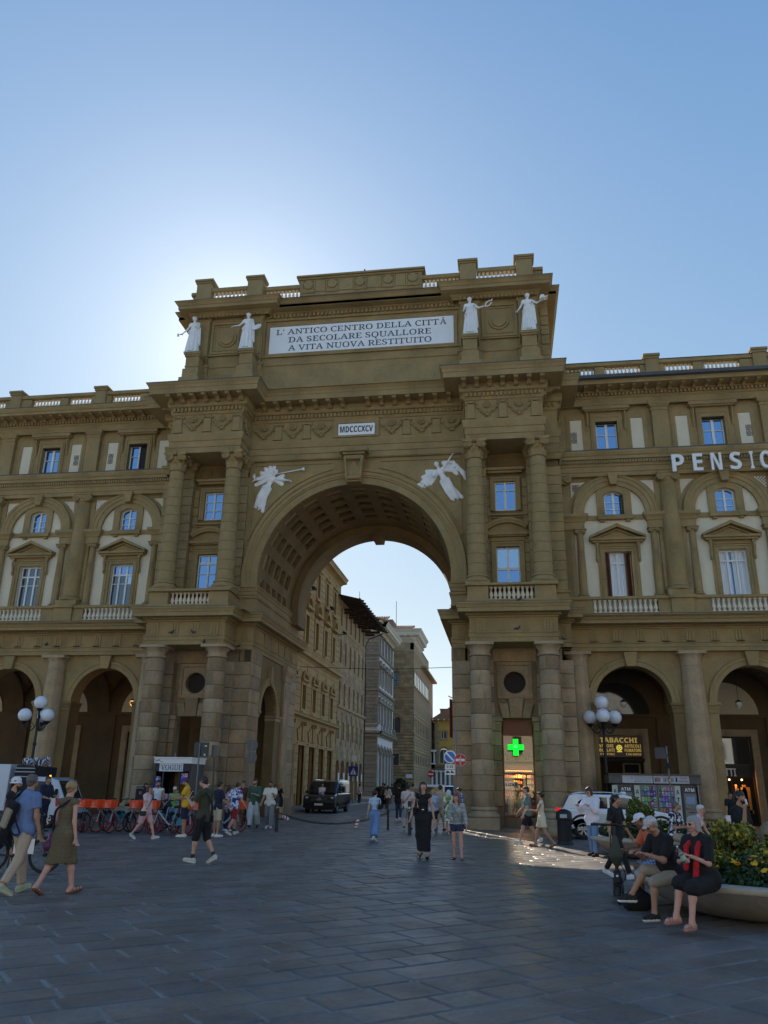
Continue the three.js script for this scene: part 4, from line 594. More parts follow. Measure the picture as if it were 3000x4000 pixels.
{
  const t = thing('hotel_sign', 'big white block letters of the hotel name across the upper cornice', 'sign', 15.68, 16.44, .62);
  const hs = [['P', 0, .58], ['E', .99, .46], ['N', 1.84, .5], ['S', 2.72, .52], ['I', 3.65, .16], ['O', 4.12, .56]];
  for (const [c, x, wd] of hs) { const g = new TextGeometry(c, { font: fontSans, size: 1, depth: .12, curveSegments: 6, bevelEnabled: false }); g.computeBoundingBox(); const b = g.boundingBox; g.translate(-b.min.x, -b.min.y, 0); g.scale(wd / (b.max.x - b.min.x), .9 / (b.max.y - b.min.y), 1); g.translate(x, 0, 0); part(t, 'letter', g, M.white); part(t, 'letter_mount', [bar([x + .08, .2, 0], [x + .08, .2, -.3], .012, 5), bar([x + .08, .7, 0], [x + .08, .7, -.2], .012, 5)], M.iron); }
}
// ---------- ground: base sheet, paving stones, street ----------
{
  const stoneMap = rep(surfTex(.152, .139, .128, .5, 51, .0), 1.7);
  const rough = rep(tex(256, (u, v) => { const a = .26 + .36 * fbm(u, v, 6, 5, 71); return [a, a, a]; }, false), 2.9);
  M.paving = std({ map: stoneMap, roughness: 1, roughnessMap: rough, bumpMap: rep(noiseA, .55), bumpScale: .012, vertexColors: true });
  M.mortar = std({ map: rep(surfTex(.27, .25, .225, .5, 52), 1.3), roughness: .95 });
  M.street = std({ map: rep(surfTex(.15, .145, .14, .4, 53), 2.3), roughness: .62, bumpMap: rep(noiseA, 1.1), bumpScale: .02 });
  struct('ground', [box(-400, 400, -.4, -.016, -400, 260)], M.mortar);
  struct('street_paving', [box(-8, 9, -.015, -.004, -130, -8.2)], M.street);
  const R = rng(91), ux = .755, uz = -.656, vx = .656, vz = .755, near = [], far = [], cam = [7.05, 38];
  let v = -32; let row = 0;
  while (v < 42) {
    const rh = .36 + R() * .2; let u = -46 + R(); row++;
    while (u < 36) {
      const ln = .5 + R() * R() * .9; const cu = u + ln / 2, cv = v + rh / 2, x = cu * ux + cv * vx, z = cu * uz + cv * vz;
      const g = .009 + R() * .012, jit = () => (R() - .5) * .022, tone = .85 + R() * .3, warm = R() * .08, dy = (R() - .5) * .009, tx = (R() - .5) * .006, e = .016;
      const q = [[u + g + jit(), v + g + jit() * .6], [u + ln - g + jit(), v + g + jit() * .6], [u + ln - g + jit(), v + rh - g + jit() * .6], [u + g + jit(), v + rh - g + jit() * .6]];
      u += ln;
      if (z > 34 || z < -8 || x < -24 || x > 24 || (z < 0 && Math.abs(x) > 4.75)) continue;
      const d = Math.hypot(x - cam[0], z - cam[1]); const vis = Math.abs(x - (7.05 - (38 - z) * .15)) < (38 - z) * .58 + 1.5; if (!vis) continue;
      const P = [], N = [], top = q.map((p, i) => [p[0] + (i === 0 || i === 3 ? e : -e), p[1] + (i < 2 ? e : -e)]), W = (p, y) => [p[0] * ux + p[1] * vx, y, p[0] * uz + p[1] * vz];
      const hy = (p) => dy + (p[0] - cu) * tx; const T = top.map((p) => W(p, hy(p))), B = q.map((p) => W(p, -.018));
      const tri = (a, b, c, n) => { P.push(...a, ...b, ...c); N.push(...n[0], ...n[1], ...n[2]); }, up = [0, 1, 0];
      const out = [[-1, -1], [1, -1], [1, 1], [-1, 1]].map((o) => { const a = [o[0] * ux + o[1] * vx, 1.6, o[0] * uz + o[1] * vz], l = Math.hypot(...a); return a.map((k) => k / l); });
      tri(T[0], T[2], T[1], [up, up, up]); tri(T[0], T[3], T[2], [up, up, up]);
      for (let i = 0; i < 4; i++) { const j = (i + 1) % 4; tri(B[i], T[i], T[j], [out[i], up, up]); tri(B[i], T[j], B[j], [out[i], up, out[j]]); }
      const geo = soup(P, N), cnt = P.length / 3, C = new Float32Array(cnt * 3); for (let i = 0; i < cnt; i++) { C[i * 3] = tone * (1 + warm); C[i * 3 + 1] = tone; C[i * 3 + 2] = tone * (1.02 - warm * .5); }
      geo.setAttribute('color', new THREE.BufferAttribute(C, 3)); (d < 40 ? near : far).push([d, geo]);
    }
    v += rh;
  }
  near.sort((a, b) => a[0] - b[0]);
  const pav = new THREE.Group(); pav.name = 'pavement'; pav.userData.kind = 'structure'; scene.add(pav);
  for (const [, g] of near.slice(0, 298)) part(pav, 'paving_stone', g, M.paving);
  part(pav, 'paving_field', near.slice(298).concat(far).map((p) => p[1]), M.paving, { kind: 'stuff' });
  const kerb = (x0, x1, z0, z1) => box(x0, x1, -.01, .12, z0, z1);
  struct('sidewalk', [box(-8.1, -5.6, -.01, .115, -48.5, -7.0)], M.street); struct('kerb', [box(-5.6, -5.42, -.01, .12, -48.5, -7)], M.stone3);
  struct('portico_floor', [box(-26, -4.86, -.01, .035, -5.6, 1.2), box(4.86, 26, -.01, .035, -5.6, 1.2)], M.street);
}
// ---------- buildings beyond the arch and across the square ----------
function facade(name, label, x, z, ry, group) { return thing(name, label, 'building', x, 0, z, ry, group); }
// courses of stone clipped round openings [u0,u1,y0,y1]
function ashlar(parent, u0, u1, y0, y1, ops, rh, len, z, mats, o = {}) {
  const R = rng(o.seed || 7), stuff = []; let k = 0; const lim = o.limit === undefined ? 140 : o.limit;
  for (let y = y0, r = 0; y < y1 - .05; y += rh, r++) {
    const ya = y + (o.gap || .02), yb = Math.min(y1, y + rh) - .004; let segs = [[u0, u1]];
    for (const p of ops) if (p[2] < yb && p[3] > ya) segs = segs.flatMap(([a, b]) => (p[1] <= a || p[0] >= b) ? [[a, b]] : [[a, p[0]], [p[1], b]].filter((s) => s[1] - s[0] > .05));
    for (const [a, b] of segs) { let u = a - (r % 2 ? len * .4 : 0); while (u < b) { const e = u + len * (1 + (o.vary || 0) * (R() - .5)); const s0 = Math.max(a, u), s1 = Math.min(b, e); u = e; if (s1 - s0 < .04) continue; const t = (o.th || .03) * (1 + (R() - .5) * (o.rough || .3)), g = o.cham ? cbox(s0 + .006, s1 - .006, ya, yb, z - .02, z + t, o.cham) : box(s0 + .006, s1 - .006, ya, yb, z - .02, z + t), m = mats[Math.floor(R() * mats.length)]; if (k++ < lim) part(parent, 'stone_block', g, m); else (stuff[mats.indexOf(m)] = stuff[mats.indexOf(m)] || []).push(g); } }
  }
  stuff.forEach((g, i) => g && part(parent, 'stone_courses', g, mats[i], { kind: 'stuff' }));
}
const tint = (m, k) => { const c = m.clone(); c.color.setRGB(k, k * .98, k * .96); return c; };
function shell(t, w, h, d, mat, holes = []) { part(t, 'wall', [prism(rect(0, w, 0, h), -.5, 0, holes), box(0, w, 0, h, -d, -d + .2), box(0, .2, 0, h, -d, -.5), box(w - .2, w, 0, h, -d, -.5), box(0, w, h - .1, h, -d, -.1)], mat); }
const cornice = (t, w, y, h, o, mat, z = 0) => part(t, 'cornice', sweep([[0, y], [.05, y + h * .1], [.05, y + h * .35], [o * .35, y + h * .5], [o * .8, y + h * .55], [o * .82, y + h * .75], [o, y + h * .95], [o, y + h], [0, y + h + .03]], [[0, z], [w, z]]), mat);
// 1: banded ochre corner building on the left of the street
{
  const t = facade('street_building', 'banded ochre building with arched window hoods just behind the arch, at left', -8, -9, Math.PI / 2), W = 25, m = M.streetOchre, ds = [12.35, 15.7, 19.05, 22.35, 9, 5.65, 2.3], ops = [];
  for (const u of ds) ops.push([u - .95, u + .95, 0, 4.34], [u - .55, u + .55, 6.97, 8.76], [u - .52, u + .52, 11.9, 14.15], [u - .45, u + .45, 16.3, 18.3]);
  shell(t, W, 20, 14, m, ops.map((o) => rect(o[0], o[1], Math.max(.02, o[2]), o[3])));
  ashlar(t, 0, W, .9, 4.4, ds.map((u) => [u - 1.2, u + 1.2, 0, 4.6]), .56, 3, .0, [m, tint(m, .9)], { th: .1, gap: .05, seed: 2, limit: 60 });
  ashlar(t, 0, W, 6.7, 10.2, ds.map((u) => [u - .95, u + .95, 6.5, 9.9]), .5, 4, 0, [m, tint(m, .93)], { th: .06, gap: .045, seed: 3, limit: 80 });
  ashlar(t, 0, W, 11.7, 19.2, ds.flatMap((u) => [[u - .9, u + .9, 11.4, 15.9], [u - .75, u + .75, 15.8, 18.8]]), .5, 4, 0, [m, tint(m, .93)], { th: .05, gap: .04, seed: 4, limit: 140 });
  cornice(t, W, 6.05, .55, .5, m); cornice(t, W, 10.3, 1.1, .55, m); cornice(t, W, 19.2, .95, .75, m);
  part(t, 'string_course', [box(0, W, 11.55, 11.75, -.1, .12), box(0, W, 4.5, 4.62, -.1, .06)], m);
  for (const u of ds) {
    for (let k = -2; k <= 2; k++) part(t, 'voussoir', prism([[u + k * .42 - .2, 4.64], [u + k * .42 + .2, 4.64], [u + k * .58 + .26, 5.9 - Math.abs(k) * .22], [u + k * .58 - .26, 5.9 - Math.abs(k) * .22]], 0, k ? .1 : .2, [], .015), m);
    bracket(t, m, u, 6.0, .05, .36, .6, .4);
    part(t, 'door_frame', portal(u, 1.15, .95, .02, 4.5, 4.34, -.1, .08), m);
    part(t, 'window_surround', [prism(rect(u - .85, u + .85, 6.75, 9.0), -.02, .1, [rect(u - .55, u + .55, 6.97, 8.76)]), cbox(u - 1.0, u + 1.0, 9.0, 9.15, 0, .3), cbox(u - .75, u + .75, 6.62, 6.8, 0, .25), tube([[u - .8, 9.15, .15], [u - .5, 9.7, .2], [u, 9.45, .25], [u + .5, 9.7, .2], [u + .8, 9.15, .15]], .12, 16, 6), ball(.2, u, 9.55, .2, 8)], m);
    part(t, 'window_surround', [prism(rect(u - .82, u + .82, 11.75, 14.5), -.02, .12, [rect(u - .52, u + .52, 11.9, 14.15)]), cbox(u - 1.0, u + 1.0, 14.62, 14.85, 0, .4), arcSweep([[-.3, .02], [-.3, .3], [-.1, .36], [0, .4], [0, 0]], u, 14.85, .98, 0, Math.PI, 16), prism(archPts(u, .7, 14.85, 14.86, .7, 10), 0, .06), cbox(u - .95, u + .95, 11.6, 11.85, 0, .3)], m);
    part(t, 'window_surround', [prism(rect(u - .7, u + .7, 16.1, 18.5), -.02, .1, [rect(u - .45, u + .45, 16.3, 18.3)]), cbox(u - .8, u + .8, 18.5, 18.68, 0, .25), cbox(u - .75, u + .75, 15.95, 16.15, 0, .22)], m);
    const dk = M.paneDark; win(t, u, 6.97, 1.1, 1.78, -.3, { glass: dk, rows: [.6], mat: M.brownWood }); win(t, u, 11.9, 1.04, 2.25, -.3, { glass: dk, rows: [.6], mat: M.brownWood }); win(t, u, 16.3, .9, 2, -.3, { glass: dk, rows: [.6], mat: M.brownWood });
    part(t, 'shop_window', [box(u - .95, u + .95, .02, 4.34, -.42, -.38)], M.paneDark); part(t, 'shop_door_bar', [box(u - .95, u + .95, 3.5, 3.6, -.38, -.3), box(u - .03, u + .03, .05, 3.5, -.38, -.3), box(u - .95, u - .85, .05, 4.3, -.38, -.3), box(u + .85, u + .95, .05, 4.3, -.38, -.3)], M.brownWood);
  }
  shutter(t, 9 + .0 - .5, 9.5, 11.9, 14.1, -.2, M.brownWood); shutter(t, 11.85, 12.1, 11.9, 14.1, -.2, M.brownWood);
  part(t, 'attic_storey', [box(0, 22, 20, 24.6, -14, -.5), ...[12, 15.4, 18.8, 21.5].map((u) => cbox(u - 1.2, u - .9, 20.3, 24.4, -.55, -.35)), box(0, 22.2, 24.4, 25, -14, -.1)], m);
  for (const u of [13.2, 16.7, 20.3]) win(t, u, 21, 1.1, 2.6, -.46, { glass: M.paneDark });
}
// 2: stone palazzo with deep wooden eaves
{
  const t = facade('stone_palazzo', 'tan stone palazzo with narrow pointed windows and very deep dark wooden eaves', -8, -34.05, Math.PI / 2), W = 14.55, m = M.streetStone, us = [0, 1, 2, 3, 4, 5].map((k) => .95 + 2.43 * k), ops = [], hs = [];
  for (const u of us) { ops.push([u - .36, u + .36, 5.53, 7.15], [u - .4, u + .4, 8.6, 10.75], [u - .4, u + .4, 12.4, 14.65], [u - .36, u + .36, 15.95, 17.7], [u - .85, u + .85, 0, 3.8]); hs.push(rect(u - .36, u + .36, 5.53, 7.15), archPts(u, .4, 8.6, 10.3, .5, 8), archPts(u, .4, 12.4, 14.2, .5, 8), rect(u - .36, u + .36, 15.95, 17.7), archPts(u, .8, .02, 2.85, .85, 10)); }
  shell(t, W, 18.4, 16, m, hs);
  const ms = [m, tint(m, .82), tint(m, 1.12)];
  ashlar(t, 0, W, 4.5, 8.3, ops, .36, .95, 0, ms, { th: .02, gap: .018, vary: .6, seed: 11, limit: 90 }); ashlar(t, 0, W, 8.55, 15.6, ops, .33, .85, 0, ms, { th: .02, gap: .018, vary: .6, seed: 12, limit: 150 });
  ashlar(t, 0, W, .3, 4.5, ops.filter((o) => o[2] < 1), .4, .8, 0, ms, { th: .02, gap: .02, vary: .5, seed: 13, limit: 0 });
  part(t, 'string_course', cbox(0, W + .1, 8.3, 8.56, -.1, .18), m); part(t, 'frieze_band', [box(0, W, 15.58, 15.86, -.1, .04)], M.streetOchre); part(t, 'plaster_storey', box(0, W, 15.9, 18.4, -.44, -.4), M.streetOchre);
  for (const u of us) { for (const [y, h, r] of [[5.53, 1.62, 0], [8.6, 1.7, .45], [12.4, 1.8, .45], [15.95, 1.75, 0]]) win(t, u, y, .74, h, -.26, { glass: M.paneDark, cols: 1, rows: [.5], mat: M.brownWood, fr: .05, rise: r }); part(t, 'gothic_hood', [prism([[u - 1.05, 2.85], [u - .86, 2.85], [u - .7, 3.5], [u, 3.75], [u + .7, 3.5], [u + .86, 2.85], [u + 1.05, 2.85], [u + .55, 3.9], [u, 4.7], [u - .55, 3.9]], -.05, .05)], ms[1]); part(t, 'shop_door', box(u - .8, u + .8, .05, 3.7, -.45, -.4), M.brownWood); part(t, 'shop_sign', box(u + .3, u + .7, 1.9, 2.6, .02, .1), M.white); part(t, 'vine', tube([[u - 1.2, 5.0, .06], [u - 1.1, 6.5, .1], [u - 1.15, 8, .06]], .02, 8, 4), M.iron); }
  const ev = part(t, 'eaves', [tr(new THREE.BoxGeometry(W + 2.6, .1, 5.2), W / 2, 18.62, -.4, .24), tr(new THREE.BoxGeometry(W + 2.8, .2, .12), W / 2, 18.0, 2.12)], M.wood);
  for (let k = 0; k < 15; k++) part(ev, 'rafter', tr(new THREE.BoxGeometry(.12, .16, 2.7), -1.0 + k * 1.16, 18.2, 1.15, .24), M.wood);
  for (let k = 0; k < 6; k++) part(ev, 'eave_bracket', [tr(new THREE.BoxGeometry(.24, .24, 1.7), us[k] + 1.2, 17.75, .8), tr(new THREE.BoxGeometry(.22, .22, 1.1), us[k] + 1.2, 17.45, .5)], M.wood);
  part(t, 'downpipe', tube([[W + .7, 17.8, 1.9], [W + .3, 17.2, .8], [W + .05, 16.9, .2], [W + .05, 12, .12], [W + .05, 1, .12]], .07, 20, 6), M.iron); part(t, 'roof', tr(new THREE.BoxGeometry(W + 2.7, .08, 9), W / 2, 20.2, -6, .25), M.roofTile);
}
// 3: grey and white building with quoins
{
  const t = facade('quoined_building', 'white plaster building with grey stone quoins and hooded windows down the street', -8, -58, Math.PI / 2), W = 14, m = M.greyStone, ws = [1.05, 3.65, 6.35, 9.0, 11.65], ops = [];
  for (const u of ws) ops.push([u - .5, u + .5, 17, 19.0], [u - .55, u + .55, 13.3, 15.2], [u - .55, u + .55, 8.75, 10.8], [u - .8, u + .8, .1, 5.9]);
  shell(t, W, 20.5, 14, M.whitePlaster, ws.flatMap((u) => [rect(u - .5, u + .5, 17, 19), rect(u - .55, u + .55, 13.3, 15.2), rect(u - .55, u + .55, 8.75, 10.8), archPts(u, .8, .1, 5.1, .8, 10)]));
  for (const u of ws) {
    for (const [y0, y1, w] of [[17, 19, .5], [13.3, 15.2, .55], [8.75, 10.8, .55]]) { part(t, 'window_surround', [prism(rect(u - w - .22, u + w + .22, y0 - .2, y1 + .2), 0, .12, [rect(u - w, u + w, y0, y1)]), cbox(u - w - .4, u + w + .4, y1 + .199, y1 + .36, 0, .4, .01), y1 < 17 ? prism([[u - w - .4, y1 + .36], [u + w + .4, y1 + .36], [u + .3, y1 + .95], [u - .3, y1 + .95]], 0, .34) : box(u - w, u + w, y1 + .3, y1 + .5, 0, .2)], m); win(t, u, y0, w * 2, y1 - y0, -.2, { glass: M.paneDark, rows: [.6] }); }
    part(t, 'arched_shopfront', [prism(archPts(u, .78, .12, 5.1, .78, 10), -.3, -.24)], M.paneDark); part(t, 'archivolt', arcSweep([[0, -.2], [0, .14], [.25, .14], [.3, 0]], u, 5.1, .8, 0, Math.PI, 16), m); part(t, 'column', [cyl(.2, .17, 5, u + 1.33, .1, .1), cbox(u + 1.05, u + 1.6, 5.0, 5.3, 0, .35), cbox(u + 1.05, u + 1.6, .1, .5, 0, .4)], m);
    part(t, 'balcony_panel', prism(rect(u - .9, u + .9, 7.7, 8.5), .5, .6, [rect(u - .6, u + .6, 7.85, 8.35)]), m);
  }
  ashlar(t, -.02, .75, 8.6, 19.6, [], .42, 1.5, 0, [m, tint(m, .88)], { th: .09, gap: .03, seed: 21, limit: 40, cham: .015 });
  part(t, 'string_course', [cbox(-.1, W, 16.75, 17.0, -.1, .25), cbox(-.1, W, 12.4, 12.7, -.1, .3), box(0, W, 12.0, 12.4, -.1, .08)], m); cornice(t, W, 7.0, .65, .7, m); cornice(t, W, 19.4, 1.5, 1.2, M.cream);
  part(t, 'dentils', dentils([[0, 0], [W, 0]], 20.0, 20.2, .3, .75, .45, .22), M.cream, { kind: 'stuff' });
  // end wall that faces the arch
  const endX = (g) => tr(g, 0, 0, 0, 0, -Math.PI / 2, 0);
  part(t, 'end_wall', [endX(box(-6, -1.75, 12.7, 16.8, .0, .05)), endX(box(-6, -1.75, 8.7, 12.1, .0, .05)), endX(box(-6, -1.75, 17, 19.4, 0, .05))], M.whitePlaster);
  const q = [], R = rng(6); for (let y = 8.6, r = 0; y < 19.5; y += .42, r++) for (const [a, b] of r % 2 ? [[-1.7, -.75], [-.75, .1]] : [[-1.7, -1.25], [-1.25, -.4], [-.4, .1]]) part(t, 'quoin', endX(cbox(a + .01, b - .01, y + .02, y + .41, 0, .1 + R() * .03, .02)), R() > .5 ? m : tint(m, .88));
  for (let y = .3, r = 0; y < 7; y += .5, r++) part(t, 'quoin', endX(cbox(-4, .12, y + .02, y + .49, 0, .16, .03)), r % 2 ? m : tint(m, .9));
  for (const [y, o] of [[16.75, .25], [12.4, .3], [8.2, .3], [7.0, .5], [7.4, .7], [19.4, .4], [20.1, .9], [20.6, 1.25]]) part(t, 'end_cornice', endX(cbox(-7, o * .5, y, y + .28, 0, o, .03)), y > 19 ? M.cream : m);
  part(t, 'roof', [tr(new THREE.BoxGeometry(W + 3, .15, 8), W / 2, 21.9, -3, .26), endX(tr(new THREE.BoxGeometry(12, .12, 3), -5, 21.35, -.6, .3))], M.roofTile); for (let k = 0; k < 26; k++) part(t, 'roof_tile', endX(tr(new THREE.CylinderGeometry(.12, .12, 3, 7, 1, true, 0, Math.PI), -6.5 + k * .3, 21.44, -.6, Math.PI / 2 + .3)), M.roofTile); part(t, 'aerial', bar([2.5, 21, -3], [2.5, 25.4, -3], .03, 5), M.iron);
}
// 4: rusticated palace
{
  const t = thing('rusticated_palace', 'massive tan rusticated stone palace with big classical cornice at the street bend', 'building', -5.6, 0, -76), m = M.strozzi, ms = [m, tint(m, .84), tint(m, 1.13)], D = 24;
  part(t, 'wall', [prism(rect(-22, 0, 0, 22), -.6, 0, [archPts(-2.48, .42, 15.04, 16.75, .42, 10), archPts(-1.72 - 1.55, .42, 15.04, 16.75, .42, 10), archPts(-2.25, .42, 8.45, 10.3, .42, 10), archPts(-3.2, .42, 8.45, 10.3, .42, 10), rect(-2.95, -2.0, 4.2, 5.7)]), box(-.5, 0, 0, 22, -D, 0), box(-22, 0, 21.8, 22, -D, 0), box(-22, 0, 0, 22, -D, -D + .3)], m);
  const ops = [[-3.85, -1.85, 15.04, 17.4], [-3.9, -1.6, 8.45, 11.3], [-3.1, -1.85, 4.05, 5.85]];
  ashlar(t, -4.4, .0, .2, 8.3, ops, .42, 1.3, 0, ms, { th: .14, gap: .05, vary: .7, rough: .5, seed: 31, limit: 110, cham: .04 }); ashlar(t, -4.4, 0, 8.6, 14.8, ops, .4, 1.2, 0, ms, { th: .08, gap: .035, vary: .7, rough: .5, seed: 32, limit: 90, cham: .02 }); ashlar(t, -4.4, 0, 15, 20, ops, .42, 1.2, 0, ms, { th: .035, gap: .02, vary: .7, seed: 33, limit: 60 });
  const side = new THREE.Group(); const sd = (g) => tr(g, 0, 0, 0, 0, Math.PI / 2, 0);
  const sw = []; for (let k = 0; k < 9; k++) sw.push(2.2 + k * 2.5);
  part(t, 'stone_courses', (() => { const g = [], R = rng(35); for (let y = .2; y < 20; y += .42) { const th = y < 8.3 ? .14 : y < 14.8 ? .08 : .035; let u = 0; while (u < D) { const l = 1 + R(); const clear = sw.every((w) => w + .7 < u || w - .7 > Math.min(D, u + l) || !((y > 15 && y < 17.4) || (y > 8.4 && y < 11) || (y > 4 && y < 5.9))); if (clear) g.push(sd(box(u + .02, Math.min(D, u + l) - .02, y + .03, y + .41, -.02, th * (.8 + R() * .4)))); u += l; } } return g; })(), m, { kind: 'stuff' });
  for (const u of sw) for (const [y, h] of [[15.04, 2.1], [8.45, 2.3], [4.2, 1.5]]) part(t, 'window', sd(box(u - .5, u + .5, y, y + h, -.02, .012)), M.paneDark);
  for (const [x, y, h] of [[-2.48, 15.04, 1.7], [-3.27, 15.04, 1.7], [-2.25, 8.45, 1.85], [-3.2, 8.45, 1.85]]) win(t, x, y, .84, h, -.25, { glass: y > 14 ? M.paneLite : M.paneDark, cols: 2, rows: [.5], rise: .4, mat: y > 14 ? M.dark : M.brownWood, fr: .03, mul: .03 });
  for (const [y, r, ys] of [[15.04, 1.0, 16.75], [8.45, 1.1, 10.3]]) part(t, 'window_arch', arcSweep([[-.14, 0], [-.14, .16], [.1, .16], [.12, 0]], y > 14 ? -2.87 : -2.72, ys, r, 0, Math.PI, 18), m);
  win(t, -2.48, 4.2, .95, 1.5, -.25, { glass: M.paneDark, mat: M.iron, rows: [.33, .66], cols: 3, mul: .03 }); part(t, 'window_surround', prism(rect(-3.12, -1.84, 4.05, 5.85), 0, .2, [rect(-2.95, -2.0, 4.2, 5.7)]), ms[2]);
  const path = [[-22, 0], [0, 0], [0, -D]];
  for (const y of [14.8, 8.3]) part(t, 'string_course', sweep([[0, y - .1], [.12, y - .02], [.24, y + .1], [.24, y + .22], [0, y + .26]], path), m);
  part(t, 'frieze', sweep([[0, 20], [.06, 20.05], [.06, 20.25], [0, 20.3]], path), m);
  const pc = [[-22, 0], [0, 0], [0, -10.5]]; part(t, 'cornice', sweep([[0, 21.3], [.2, 21.5], [.35, 21.7], [.35, 22.1], [.9, 22.3], [.95, 22.75], [1.0, 22.8], [1.2, 23.1], [1.25, 23.2], [0, 23.4]], pc), M.cream); part(t, 'dentils', dentils(pc, 21.75, 21.98, .35, .55, .34, .2), M.cream, { kind: 'stuff' });
  for (let k = 0; k < 8; k++) bracket(t, M.cream, -.3 - k * .85, 22.35, .35, .3, .45, .5); for (let k = 0; k < 11; k++) bracket(t, M.cream, .35, 22.35, -.5 - k * .9, .3, .45, .5, Math.PI / 2);
  part(t, 'lower_roof', [box(-20, .8, 19.1, 19.4, -D - 8, -10.5), box(-.3, .0, 0, 19.2, -D - 8, -D)], m); part(t, 'roof', [tr(new THREE.BoxGeometry(22, .2, 5), -11.2, 23.8, -1.2, .22), cbox(-20, -3.4, 23.3, 25.2, -8, -2)], M.roofTile);
  for (let k = 0; k < 26; k++) part(t, 'roof_tile', tr(new THREE.CylinderGeometry(.11, .11, 4.6, 7, 1, true, 0, Math.PI), -.3 - k * .34, 23.92, -1.2, Math.PI / 2 + .22), M.roofTile);
  part(t, 'sign', box(-1.0, 0 - .1, 2.5, 3.0, .18, .22), M.white); part(t, 'aerial', bar([-3, 23.5, -3], [-3, 28.2, -3], .04, 5), M.iron);
}
// 5: yellow building closing the view
{
  const t = thing('yellow_building', 'warm yellow plaster building with hipped tile roof at the far end of the street', 'building', -5, 0, -105), m = M.yellow;
  part(t, 'wall', [prism(rect(0, 16, 0, 12.4), -.4, 0, [rect(1.1, 2.0, 9.3, 10.5), rect(4, 4.9, 9.3, 10.5), archPts(1.55, .75, 5.2, 6.9, .75, 10), rect(4, 5, 5.2, 7.2)]), box(0, .3, 0, 12.4, -10, 0)], m);
  part(t, 'grey_wing', [box(-9, 0, 0, 12.2, -2.4, -2)], M.greyStone); for (const x of [-.55, -1.15]) for (const [y, h] of [[9.1, 1.6], [5.2, 1.9]]) win(t, x, y, .4, h, -1.96, { glass: M.paneDark, cols: 1, rows: [.5] });
  for (let k = 0; k < 24; k++) part(t, 'quoin', cbox(-.03, k % 2 ? .55 : .8, .3 + k * .5, .76 + k * .5, -.1, .07, .015), M.streetStone);
  part(t, 'window_surround', prism(rect(.85, 2.25, 9.05, 10.75), 0, .12, [rect(1.1, 2.0, 9.3, 10.5)]), M.streetStone); part(t, 'window_surround', [prism(rect(3.75, 5.15, 9.05, 10.75), 0, .12, [rect(4, 4.9, 9.3, 10.5)]), prism(archPts(1.55, 1.15, 4.9, 6.9, 1.15, 10), 0, .15, [archPts(1.55, .75, 5.2, 6.9, .75, 10)])], M.streetStone);
  win(t, 1.55, 9.3, .9, 1.2, -.2, { glass: M.paneDark }); win(t, 4.45, 9.3, .9, 1.2, -.2, { glass: M.paneDark }); win(t, 1.55, 5.2, 1.5, 1.7, -.25, { glass: M.paneDark, rise: .7 }); win(t, 4.5, 5.2, 1, 2, -.2, { glass: M.paneDark });
  part(t, 'roof', [prism([[-1, 12.4], [17, 12.4], [12, 15], [3.2, 15]], -6, .6)], M.roofTile); for (let k = 0; k < 15; k++) part(t, 'roof_tile', bar([-.4 + k * .5, 12.45, .65], [1.9 + k * .42, 13.9, -.9], .12, 6), k % 2 ? M.roofTile : M.cream);
  part(t, 'chimney', [cbox(.9, 2.6, 13.0, 14.4, -2, -1), box(.8, 2.7, 14.4, 14.55, -2.1, -.9)], M.roofTile);
  cornice(t, 16, 4.3, .5, .8, M.streetStone, 0); part(t, 'ground_storey', [box(-9, 16, 0, 4.3, -.2, .05)], M.greyStone); for (let k = 0; k < 6; k++) part(t, 'column', [cyl(.22, .18, 3.4, -1.2 + k * .75, .3, .5, 12), cbox(-1.5 + k * .75, -.9 + k * .75, 3.7, 4.0, .2, .8)], M.white); part(t, 'loggia', [box(-1.6, .2, 5.0, 5.2, -1.6, 1.1), ...[0, 1, 2].map((k) => cyl(.12, .1, 1.9, -1.3 + k * .6, 5.2, .7, 10)), box(-1.6, .3, 7.1, 7.4, -1.6, 1.1)], M.white);
}
// buildings that enclose the square behind the viewer
function squareBuilding(x, z, ry, w, h, mat, lab) { const t = thing('square_building', lab, 'building', x, 0, z, ry); const ops = []; for (let f = 0; f < 4; f++) for (let u = 2; u < w - 1.5; u += 3.6) ops.push([u - .6, u + .6, 1 + f * 4.7, 3.4 + f * 4.7]); part(t, 'wall', [prism(rect(0, w, 0, h), -.4, 0, ops.map((o) => rect(...o))), box(0, w, 0, h, -9, -8.6)], mat); part(t, 'window', ops.map((o) => box(o[0], o[1], o[2], o[3], -.3, -.26)), M.paneDark, { kind: 'stuff' }); cornice(t, w, h - 1, 1, 1, mat); part(t, 'string_course', [1, 2, 3].map((f) => box(0, w, f * 4.7, f * 4.7 + .25, -.1, .15)), mat); part(t, 'roof', box(-.5, w + .5, h, h + .3, -9, 1), M.roofTile); }
squareBuilding(62, 76, Math.PI, 44, 21, M.whitePlaster, 'cream rendered palazzo across the square behind the viewer, right half of the row');
squareBuilding(18, 76, Math.PI, 58, 20, M.cream, 'cream rendered palazzo across the square behind the viewer, left half of the row');
squareBuilding(56, 6, -Math.PI / 2, 70, 20, M.whitePlaster, 'cream palazzo closing the right side of the square beyond the view');
